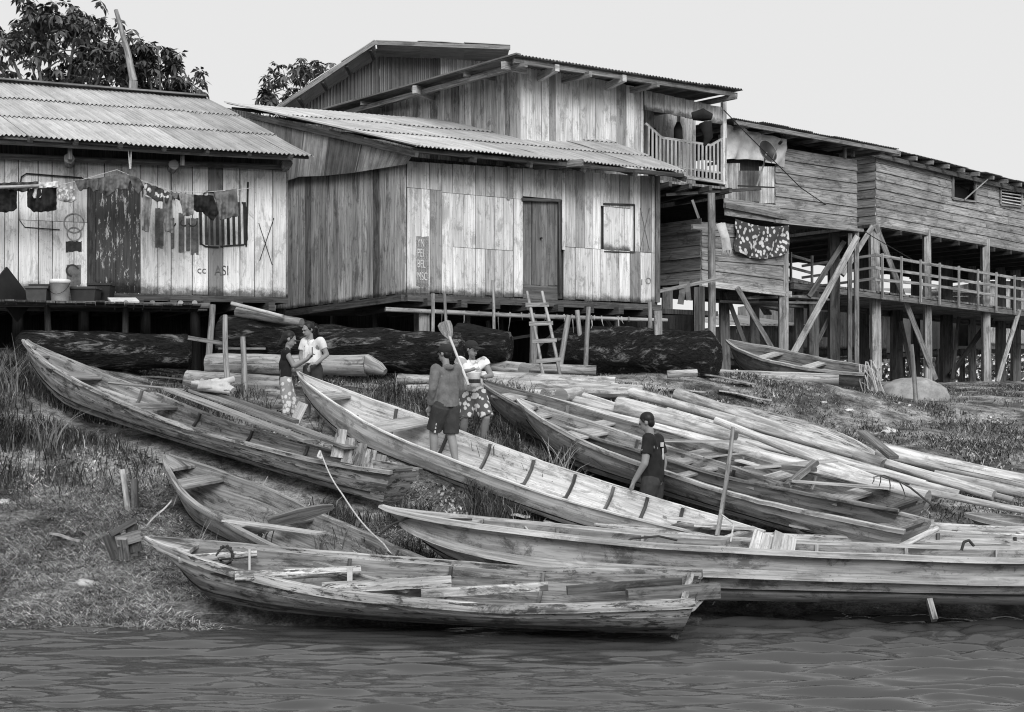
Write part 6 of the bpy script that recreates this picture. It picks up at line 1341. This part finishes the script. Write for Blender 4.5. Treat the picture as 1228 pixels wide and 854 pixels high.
    cpf(hem, j['chest'], .07 + top.get('flare', .008), .07); cpf(j['chest'], j['neck'] + up * -.005 * H, .062, .036)
    if top.get('hood'): ellips(vs, fs, j['neck'] + V((0, -.035, -.01)) * H, .055 * H, .035 * H, .03 * H)
    solid('shirt', vs, fs, topmat, root, .0085, 3, .013)
    vs = []; fs = []; wst = j['pel'] + V((0, 0, .04 * H))
    for q in (-1, 1):
        s_ = 'L' if q < 0 else 'R'; hi, kn, an = j['hi' + s_], j['kn' + s_], j['an' + s_]; o3 = V((q * .03 * H, 0, 0)); cpr(wst + o3, hi, .066, .071)
        if pant <= 1: cpf(hi, hi.lerp(kn, pant), .070 * bottom_w, .056 * bottom_w)
        else: cpf(hi, kn, .070, .050 * bottom_w); cpr(kn, kn, .048 * bottom_w, .048 * bottom_w); cpf(kn, kn.lerp(an, pant - 1), .048 * bottom_w, .042 * bottom_w)
    solid('trousers' if pant > 1 else 'shorts', vs, fs, botmat, root, .0085, 3, .009)
    return root, j
def on_ground(px, Y): x, y = XY(px, Y); return V((x, y, gz(x, y) + .005))
rz = math.radians
# girl with raised hands, facing right
g, jg = person('girl in a dark sleeveless top and patterned trousers holding up a phone', on_ground(343, 17.75), rz(-80), 1.37,
    dict(neck=(0, .015, .822), head=(0, .035, .922), chest=(0, .0, .69), elR=(.12, .07, .665), wrR=(.05, .20, .735), elL=(-.115, .09, .665), wrL=(-.03, .21, .73), hdR=(-.3, .6, .8), hdL=(.3, .6, .8), anL=(-.05, .10, .04), knL=(-.055, .07, .27), anR=(.05, -.03, .04), knR=(.055, .01, .27)),
    dict(hem=-.0, flare=.0), None, hair='long', sleeve=0, pant=1.3, topmat='tee_dark', botmat='pants_print', headk=1.13, head_dir=(0, .9, -.35), build=.9)
m = MB(); m.box(V(jg['wrR']) + V((-.04, .07, .09)), .07, .012, .13); ph = m.build('phone', MT['plastic_dark']); ph.parent = None; ph.matrix_world = g.matrix_basis.copy(); tag(ph, 'small dark phone held up by the girl', 'phone')
person('smaller child in a white shirt standing behind the girl by the bow', on_ground(375, 18.5), rz(150), 1.33,
    dict(pel=(0, 0, .52), chest=(.01, -.0, .69), neck=(.02, .01, .825), head=(.035, .03, .92), elL=(-.17, -.02, .66), wrL=(-.12, .10, .56), elR=(.14, .02, .65), wrR=(.06, .10, .57), hdL=(.5, .7, -.1), hdR=(-.6, .6, 0)),
    dict(hem=.05, flare=.012), None, hair='short', sleeve=.6, pant=.85, topmat='tee_white', botmat='shorts_dark', headk=1.15, head_dir=(.3, .9, -.3))
pb_ = at2(.385, .05, -.52)
by, jb = person('boy in a dark cap and grey hooded sweatshirt standing in the ribbed canoe', (P(535, 560, 16.6)), rz(40), 1.52,
    dict(elL=(-.15, -.02, .64), wrL=(-.12, .06, .50), elR=(.15, .0, .64), wrR=(.12, .09, .50), anL=(-.065, .09, .06), knL=(-.06, .09, .29), anR=(.06, -.06, .0), knR=(.058, .01, .26), head=(0, .02, .925)),
    dict(hem=-.03, flare=.012, hood=True), None, hat=True, hair='short', sleeve=1.9, pant=.95, topmat='hoodie', botmat='shorts_dark', headk=1.05, head_dir=(-.25, .9, -.3), bill=(-.35, .9, -.05), bottom_w=1.12)
m = MB(); 
for k in range(7): z = .47 - k * .03; m.box(V((-.095, .0 + (.47 - z) * .15, z)) * 1.52, .006, .035, .028)
st = m.build('stripe', MT['paint_white']); st.parent = by
pd, jp = person('barefoot paddler in a dark cap and printed pale vest, paddle over the shoulder', on_ground(566, 17.3) + V((0, 0, .02)), rz(200), 1.40,
    dict(chest=(.02, .03, .69), neck=(.02, .06, .81), head=(.03, .10, .895), shL=(-.10, .05, .79), shR=(.13, .04, .79), elR=(.18, .02, .68), wrR=(.08, .16, .70), elL=(-.16, .08, .66), wrL=(-.04, .19, .64), anL=(-.09, .03, .04), knL=(-.10, .12, .27), anR=(.07, -.08, .04), knR=(.08, .04, .26), hdR=(-.8, .3, .3), hdL=(.7, .4, .2)),
    dict(hem=-.0, flare=.010), None, hat=True, hair='short', sleeve=.3, pant=1.0, topmat='vest_print', botmat='shorts_print', headk=1.08, head_dir=(-.4, .8, -.4), bill=(-.6, .8, -.1), bottom_w=1.25)
pdl = thing('paddle', 'wooden paddle with a broad pale blade held upright over the shoulder', 'paddle', P(552, 430, 17.1)); m = MB(); pa_, pb2 = P(562, 462, 16.9), P(539, 404, 17.15); m.tube([pa_, pb2], .019, 8, 1.2); bld(m, 'shaft', MT['wood_light'], pdl, True)
m = MB(); d = (pb2 - pa_).normalized(); m.sweep([pb2 - d * .03, pb2 + d * .06, pb2 + d * .14, pb2 + d * .2, pb2 + d * .23], .19, .02, up=(0, -1, .1), tone=.9, taper=lambda x: interp(x, [(0, .25), (.3, .85), (.6, 1), (.85, .9), (1, .6)])); bld(m, 'blade', MT['wood_mid'], pdl)
p = P(569, 455, 16.95); bu = thing('tin_can', 'pale tin can held against the vest of the paddler', 'can', p); m = MB(); lathe(m, p - V((0, 0, .09)), [(0, 0), (.075, 0), (.075, .17), (.08, .175), (.075, .18), (.07, .17), (.068, .02), (0, .02)], 16); bld(m, 'container', MT['plastic_white'], bu, True)
m = MB(); lathe(m, p - V((0, 0, .05)), [(.077, 0), (.077, .05)], 16); bld(m, 'band', MT['metal_dark'], bu)
mn, jm = person('man in a dark short-sleeved shirt and dark trousers walking left among the canoes', on_ground(783, 15.65), rz(68), 1.66,
    dict(head=(0, .045, .920), neck=(0, .02, .825), chest=(0, .0, .69), shL=(-.115, .0, .80), shR=(.115, 0, .80), elL=(-.155, .015, .635), wrL=(-.14, .10, .505), elR=(.14, -.04, .63), wrR=(.13, -.02, .50), anL=(-.06, .06, .04), knL=(-.06, .07, .27), anR=(.055, -.05, .04), knR=(.055, .0, .27), hdL=(0, .3, -.9)),
    dict(hem=-.02, flare=.008), None, hair='short', sleeve=.62, pant=1.95, topmat='tee_dark', botmat='shorts_dark', headk=1.0, head_dir=(0, .85, -.35), skin='skin', bottom_w=.98, build=1.0)
for pts, nm in ((((-.02, -.060, .78), (.04, -.060, .78), (.04, -.062, .75), (-.02, -.062, .75)), 'print'), (((.0, -.066, .74), (.02, -.066, .74), (.02, -.068, .66), (.0, -.068, .66)), 'print')):
    m = MB(); q = [V(x) * 1.66 for x in pts]; c = sum(q, V((0, 0, 0))) / 4; m.beam((q[0] + q[3]) / 2 - V((0, .006, 0)), (q[1] + q[2]) / 2 - V((0, .006, 0)), .012, (q[0] - q[3]).length); o = m.build('print', MT['paint_white']); o.parent = mn
m = MB(); q = (V(jm['shL'])).lerp(V(jm['elL']), .42) + V((-.062, .012, 0)); m.box(q, .01, .06, .02); o = m.build('sleeve_label', MT['paint_white']); o.parent = mn

# ------------------------------------------------------------------ trees
def tree(name, label, base, H, cc, cr, ncl, seed, leafl=.26, nl=8, trunk_r=.2, mat='tree_leaf', limbs=9, gaps=.5, droop=.35):
    r = random.Random(seed); root = thing(name, label, 'tree', base); cc = V(cc); cr = V(cr); base = V(base)
    top = cc + V((0, 0, cr.z * .1)); m = MB(); split = base.lerp(cc, .72)
    m.tube([base - V((0, 0, .3)), base.lerp(split, .5) + V((.1, 0, 0)), split], [trunk_r, trunk_r * .8, trunk_r * .65], 9, 1, .08)
    ends = []
    for i in range(limbs):
        a = i / limbs * 6.283 + r.random(); e = r.uniform(.1, 1.2); d = V((math.cos(a) * math.cos(e) * cr.x, math.sin(a) * math.cos(e) * cr.y, math.sin(e) * cr.z)) * r.uniform(.7, .95)
        end = cc + d; mid = split.lerp(end, .5) + V((0, 0, -.1 * cr.z)); m.tube([split, mid, end], [trunk_r * .42, trunk_r * .25, trunk_r * .07], 6, 1, .1)
        for j in range(5):
            s_ = split.lerp(mid, r.uniform(.4, 1)) if j < 2 else mid.lerp(end, r.uniform(.1, .9)); e2 = s_ + V((r.uniform(-1, 1) * cr.x, r.uniform(-1, 1) * cr.y, r.uniform(-.2, 1) * cr.z)) * .38
            m.tube([s_, s_.lerp(e2, .5) + V((0, 0, .1)), e2], [trunk_r * .14, trunk_r * .08, trunk_r * .04], 5, 1); ends.append(e2)
        ends.append(end)
    bld(m, 'trunk', MT['wood_mid'], root, True)
    vs = []; fs = []; tn = []
    n = 0
    while n < ncl:
        if r.random() < .5: c = r.choice(ends) + V((r.gauss(0, .22), r.gauss(0, .22), r.gauss(0, .2))) * cr.x * .45
        else:
            a = r.random() * 6.283; z = r.uniform(-.75, 1); q = math.sqrt(max(0, 1 - z * z)); k = r.uniform(.55, 1.0); c = cc + V((math.cos(a) * q * cr.x, math.sin(a) * q * cr.y, z * cr.z)) * k
        if noise.noise(c * (1.15 / cr.x * 2.2) + V((seed, 0, 0))) < gaps - .5: 
            if r.random() < .93: continue
        n += 1; t = r.uniform(.5, 1.6); ax = V((r.gauss(0, .4), r.gauss(0, .4), 1)).normalized(); rt = ax.to_track_quat('Z', 'Y').to_matrix(); a0 = r.random() * 6
        for k in range(nl):
            a = a0 + k / nl * 6.283 + r.uniform(-.2, .2); l = leafl * r.uniform(.6, 1.15); dr = r.uniform(.1, droop + .5); d = rt @ V((math.cos(a), math.sin(a), -dr)).normalized(); s_ = rt @ V((-math.sin(a), math.cos(a), 0)); w_ = l * .20
            b_ = len(vs); p0 = c + d * l * .12; p1 = c + d * l * .6; p2 = c + d * l - V((0, 0, l * dr * .5)); vs += [p0, p1 + s_ * w_, p2, p1 - s_ * w_]; fs += [(b_, b_ + 1, b_ + 2), (b_, b_ + 2, b_ + 3)]; tn += [t * r.uniform(.8, 1.2)] * 4
    me = bpy.data.meshes.new('crown'); me.from_pydata([tuple(v) for v in vs], [], fs); at = me.attributes.new('tone', 'FLOAT', 'POINT'); at.data.foreach_set('value', tn); me.materials.append(MT[mat]); o = bpy.data.objects.new('crown', me); COL.objects.link(o); o.parent = root; o.matrix_parent_inverse = Matrix.Translation(root.location).inverted()
    return root
tree('tree', 'large dark-leaved tree rising behind the roof of the left house', (-11.9, 34.5, 2.9), 9, P(68, 72, 34.5), (2.45, 2.3, 1.4), 800, 3, .25, 8, .22, limbs=12, gaps=.68)
tree('tree', 'second leafy tree behind the roof, right of the leaning bare trunk', (-8.9, 36.5, 2.9), 8, P(188, 100, 35.5), (1.3, 1.6, .95), 430, 9, .25, 8, .2, gaps=.66)
tree('tree', 'small open tree behind the gable of the middle house', (-6.3, 40, 2.9), 9, P(370, 112, 40), (1.8, 1.6, .95), 300, 12, .25, 8, .15, gaps=.56)
m = MB(); pole(m, V((-9.9, 33, 2.8)), P(160, 97, 33), .13, .10, .01, tone=.6, rough=.1); pole(m, P(160, 97, 33), P(139, 12, 33), .10, .055, .03, tone=.6, rough=.1); o = m.build('bare_trunk', MT['log_bare'], None, True); tag(o, 'pale bare trunk leaning in front of the dark-leaved trees', 'tree trunk')

# ------------------------------------------------------------------ grass, straw and small debris
rng = np.random.default_rng(4)
def gz_np(X, Y):
    qq = np.clip((Y - 19) / 5, 0, 1); qq = 4.5 * qq * qq * (3 - 2 * qq); t = np.clip((X + 1.5 - qq * 1.2) / (4.5 + qq * .05), 0, 1); t = t * t * (3 - 2 * t)
    l = np.interp(Y, [a for a, b in LEFT], [b for a, b in LEFT]); r = np.interp(Y, [a for a, b in RIGHT], [b for a, b in RIGHT]); z = l + (r - l) * t
    def s(a, b, x): q = np.clip((x - a) / (b - a), 0, 1); return q * q * (3 - 2 * q)
    z = z - .24 * np.exp(-((X - 1.7) ** 2 / .9 + (Y - 15.7) ** 2 / .5))
    return z + .45 * s(-5.5, -7.5, X) * s(16, 19.5, Y) * (1 - s(24, 30, Y))
def nz_np(X, Y, f, o_=0): 
    g = 48; grid = np.random.default_rng(int(f * 100) + o_).random((g, g)); x = (X * f) % g; y = (Y * f) % g; i = x.astype(int) % g; j = y.astype(int) % g; u = x - np.floor(x); v = y - np.floor(y); u = u * u * (3 - 2 * u); v = v * v * (3 - 2 * v); i2 = (i + 1) % g; j2 = (j + 1) % g
    return (grid[i, j] * (1 - u) + grid[i2, j] * u) * (1 - v) + (grid[i, j2] * (1 - u) + grid[i2, j2] * u) * v
def clear_of_boats(X, Y, Z, pad=.0):
    keep = np.ones(len(X), bool)
    for bow, stern, W, inv, L in BOATS:
        M_ = np.array(inv); q = M_[:3, :3] @ np.stack([X, Y, Z]) + M_[:3, 3:4]; s_ = q[0] / L; hw_ = W / 2 * np.clip(1 - (1 - np.clip(s_ / .4, 0, 1)) ** 2, 0, 1) * .9 + pad
        keep &= ~((s_ > 0) & (s_ < 1) & (np.abs(q[1]) < hw_) & (q[2] > -1.4))
    return keep
def blades(name, label, X, Y, h, w_, lean, tone, flat=0.0, cat='grass'):
    Z = gz_np(X, Y) + (nz_np(X, Y, 1.2) - .5) * .05; Z = np.minimum(Z, np.array([bed(a_, b_) for a_, b_ in zip(X, Y)]) + .0); k = clear_of_boats(X, Y, Z); X, Y, Z, h, w_, lean, tone = [a[k] for a in (X, Y, Z, h, w_, lean, tone)]; n = len(X)
    tone = np.clip(tone * (.45 + 1.5 * (nz_np(X, Y, 1.7, 21) * .5 + nz_np(X, Y, 4.6, 22) * .5) ** 1.5 * 1.3), .015, .95)
    a = rng.random(n) * 2 * np.pi; dx, dy = np.cos(a), np.sin(a); b = rng.random(n) * 2 * np.pi; sx, sy = np.cos(b) * w_ / 2, np.sin(b) * w_ / 2
    hm = h * .55; vz = (1 - flat)
    V_ = np.zeros((n, 5, 3)); base = np.stack([X, Y, Z - .02], 1); V_[:, 0] = base + np.stack([-sx, -sy, 0 * sx], 1); V_[:, 1] = base + np.stack([sx, sy, 0 * sx], 1)
    mid = base + np.stack([dx * lean * h * .3, dy * lean * h * .3, hm * vz + .03], 1); V_[:, 2] = mid + np.stack([sx * .8, sy * .8, 0 * sx], 1); V_[:, 3] = mid - np.stack([sx * .8, sy * .8, 0 * sx], 1)
    V_[:, 4] = base + np.stack([dx * lean * h, dy * lean * h, h * vz * np.clip(1 - lean * .35, .1, 1) + .02], 1)
    me = bpy.data.meshes.new(name); me.vertices.add(n * 5); me.vertices.foreach_set('co', V_.ravel())
    idx = (np.arange(n)[:, None] * 5 + np.array([[0, 1, 2, 3, 3, 2, 4]])).ravel(); me.loops.add(n * 7); me.loops.foreach_set('vertex_index', idx.astype(np.int32)); me.polygons.add(n * 2)
    st = np.stack([np.arange(n) * 7, np.arange(n) * 7 + 4], 1).ravel(); me.polygons.foreach_set('loop_start', st.astype(np.int32)); me.polygons.foreach_set('loop_total', np.tile([4, 3], n).astype(np.int32))
    at = me.attributes.new('tone', 'FLOAT', 'POINT'); at.data.foreach_set('value', np.repeat(tone, 5).astype(np.float32)); me.update(calc_edges=True); me.validate()
    me.materials.append(MT['grass_blade']); o = bpy.data.objects.new(name, me); COL.objects.link(o); tag(o, label, cat, kind='stuff'); return o
def scatter(n, x0, x1, y0, y1, fn):
    X = rng.uniform(x0, x1, n); Y = rng.uniform(y0, y1, n); p = fn(X, Y); k = rng.random(n) < p; return X[k], Y[k]
pxl = lambda X, Y: CX + X / Y * F
def dens_tall(X, Y):
    px = pxl(X, Y); c = nz_np(X, Y, 1.1, 1) * .6 + nz_np(X, Y, 3.3, 2) * .4; left = np.clip((14.9 + .9 * nz_np(X, Y, .5) - Y) * -1.2, 0, 1) * np.clip((330 - px) / 60, 0, 1) * (1 - np.clip((Y - 19.4) / .8, 0, 1))
    mid = ((px > 330) & (px < 520) & (Y > 13.2) & (Y < 15.2)) * .9 + ((px > 560) & (px < 740) & (Y > 15.2) & (Y < 17.6)) * .9 + ((px > 380) & (px < 640) & (Y > 17.3) & (Y < 20.5)) * .4
    return np.clip(left + mid, 0, 1) * np.clip((c - .28) * 3, .08, 1)
X, Y = scatter(230000, -10, 3, 13, 20.3, dens_tall); n = len(X)
blades('tall_grass', 'tall dark grass growing round the old canoes', X, Y, rng.uniform(.10, .42, n) * (.5 + .8 * nz_np(X, Y, .9, 5)), rng.uniform(.006, .013, n), rng.uniform(.2, 1.3, n), np.clip(rng.lognormal(-3.1, .85, n), .02, .6))
def dens_left(X, Y): px = pxl(X, Y); return np.clip((16.5 - Y), 0, 1) * np.clip((520 - px) / 50, 0, 1) * np.clip((Y - 12.45) * 3, 0, 1)
X, Y = scatter(120000, -7.5, -.5, 12.4, 16.5, dens_left); n = len(X)
blades('straw_litter', 'flattened dry straw and cut stems on the lower left bank', X, Y, rng.uniform(.08, .42, n), rng.uniform(.005, .013, n), rng.uniform(.6, 1.3, n), np.clip(rng.lognormal(-1.2, .95, n), .02, .95), flat=.80)
def dens_short(X, Y): c = nz_np(X, Y, .8, 7) * .5 + nz_np(X, Y, 2.6, 8) * .5; px = pxl(X, Y); return np.clip((c - .42) * 4, .03, 1) * (Y > 16.2 + (px < 700) * 2.5) * (px > 380)
X, Y = scatter(230000, -3, 20, 16, 34, dens_short); n = len(X)
blades('short_grass', 'patchy short grass on the upper right bank', X, Y, rng.uniform(.05, .17, n), rng.uniform(.007, .016, n), rng.uniform(.6, 1.9, n), np.clip(rng.lognormal(-2.35, .8, n), .03, .45), flat=.35)
def dens_deb(X, Y): px = pxl(X, Y); c = nz_np(X, Y, 1.5, 9); return np.clip((c - .3) * 2, .05, 1) * np.where(px > 540, .8, 1) 
X, Y = scatter(70000, -6.5, 9, 13.2, 23.5, lambda X, Y: dens_deb(X, Y)); n = len(X)
blades('debris', 'wood chips, leaves and bark fragments strewn over the mud', X, Y, rng.uniform(.02, .12, n), rng.uniform(.015, .05, n), rng.uniform(.5, 1.2, n), np.clip(rng.lognormal(-1.6, .7, n), .03, .42), flat=.92, cat='debris')
# a few tall stems and weeds leaning over the old canoe and the logs
def weed(label, base, n, h, seed, spread=.35, tone=.16, w_=.014):
    r = random.Random(seed); m = MB()
    for k in range(n):
        a = r.random() * 6.283; hh = h * r.uniform(.5, 1.1); l = r.uniform(.15, .7); d = V((math.cos(a), math.sin(a), 0)); b0_ = V(base) + V((r.uniform(-.1, .1) * spread * 4, r.uniform(-.1, .1), -.03))
        m.sweep([b0_ + d * (l * hh * t * t) + V((0, 0, hh * (t - .35 * l * t * t))) for t in (0, .25, .5, .75, 1)], w_, .003, up=(.3, -1, .1), tone=tone * r.uniform(.5, 2), taper=lambda x: 1.1 - x)
    o = m.build('weed', MT['grass_blade']); tag(o, label, 'weeds'); return o
for (px, Y, n_, h, lb) in ((310, 14.3, 26, .62, 'clump of long stems leaning over the side of the old canoe'), (395, 14.2, 22, .5, 'clump of grass below the stern half of the old canoe'), (130, 18.9, 20, .7, 'tall reeds behind the old canoe near the landing'), (190, 18.6, 16, .6, 'thin reeds left of the cloth bundle'), (668, 16.6, 34, .75, 'drooping clump of grass against the grey canoe'), (240, 14.0, 14, .5, 'weeds between the dark stake and the short canoe'), (10, 18.6, 30, .9, 'dark tall weeds at the left edge below the landing'), (60, 16.9, 26, .7, 'thick weeds beside the bow of the old canoe'), (725, 18.0, 14, .45, 'thin sprouts among the log ends behind the man'), (1096, 14.9, 26, .42, 'tuft of grass at the sterns of the two canoes'), (1115, 14.7, 16, .40, 'weeds by the pale slab on the right'), (838, 14.2, 16, .3, 'small sprouts left of the thin stake'), (1075, 19, 12, .35, 'grass tuft on the right bank below the mound'), (545, 14.6, 10, .3, 'single weeds beneath the side of the ribbed canoe'), (440, 19.5, 14, .3, 'leafy weeds on the mud near the smooth log'), (522, 14.9, 30, .34, 'thick weeds between the stern of the old canoe and the big boat'), (498, 14.6, 24, .38, 'weeds crowding the stern of the old canoe')):
    x, y = XY(px, Y); weed(lb, (x, y, gz(x, y)), n_, h, px, tone=.14 if px < 600 else .22)
m = MB(); m.tube([P(1118, 606, 14.7), P(1092, 585, 14.7), P(1078, 577, 14.7), P(1060, 570, 14.7), P(1048, 572, 14.7)], [.012, .012, .01, .008, .004], 6)
for (a, b) in (((1066, 572), (1067, 592)), ((1056, 570), (1054, 584)), ((1048, 572), (1046, 580)), ((1078, 577), (1086, 596))): m.tube([P(*a, 14.7), P((a[0] + b[0]) / 2 + 1, (a[1] + b[1]) / 2, 14.65), P(*b, 14.7)], [.008, .007, .003], 5)
o = m.build('dead_branch', MT['wood_dark']); tag(o, 'dark curled dead branch arching over the logs', 'branch')
x, y = XY(1150, 14.95); mound('stone_slab', 'pale rounded slab among the boats at the right', 'stone', (x, y, gz(x, y) - .02), .32, 'sackcloth', .24, (1.3, .5), 11, .15, 20)
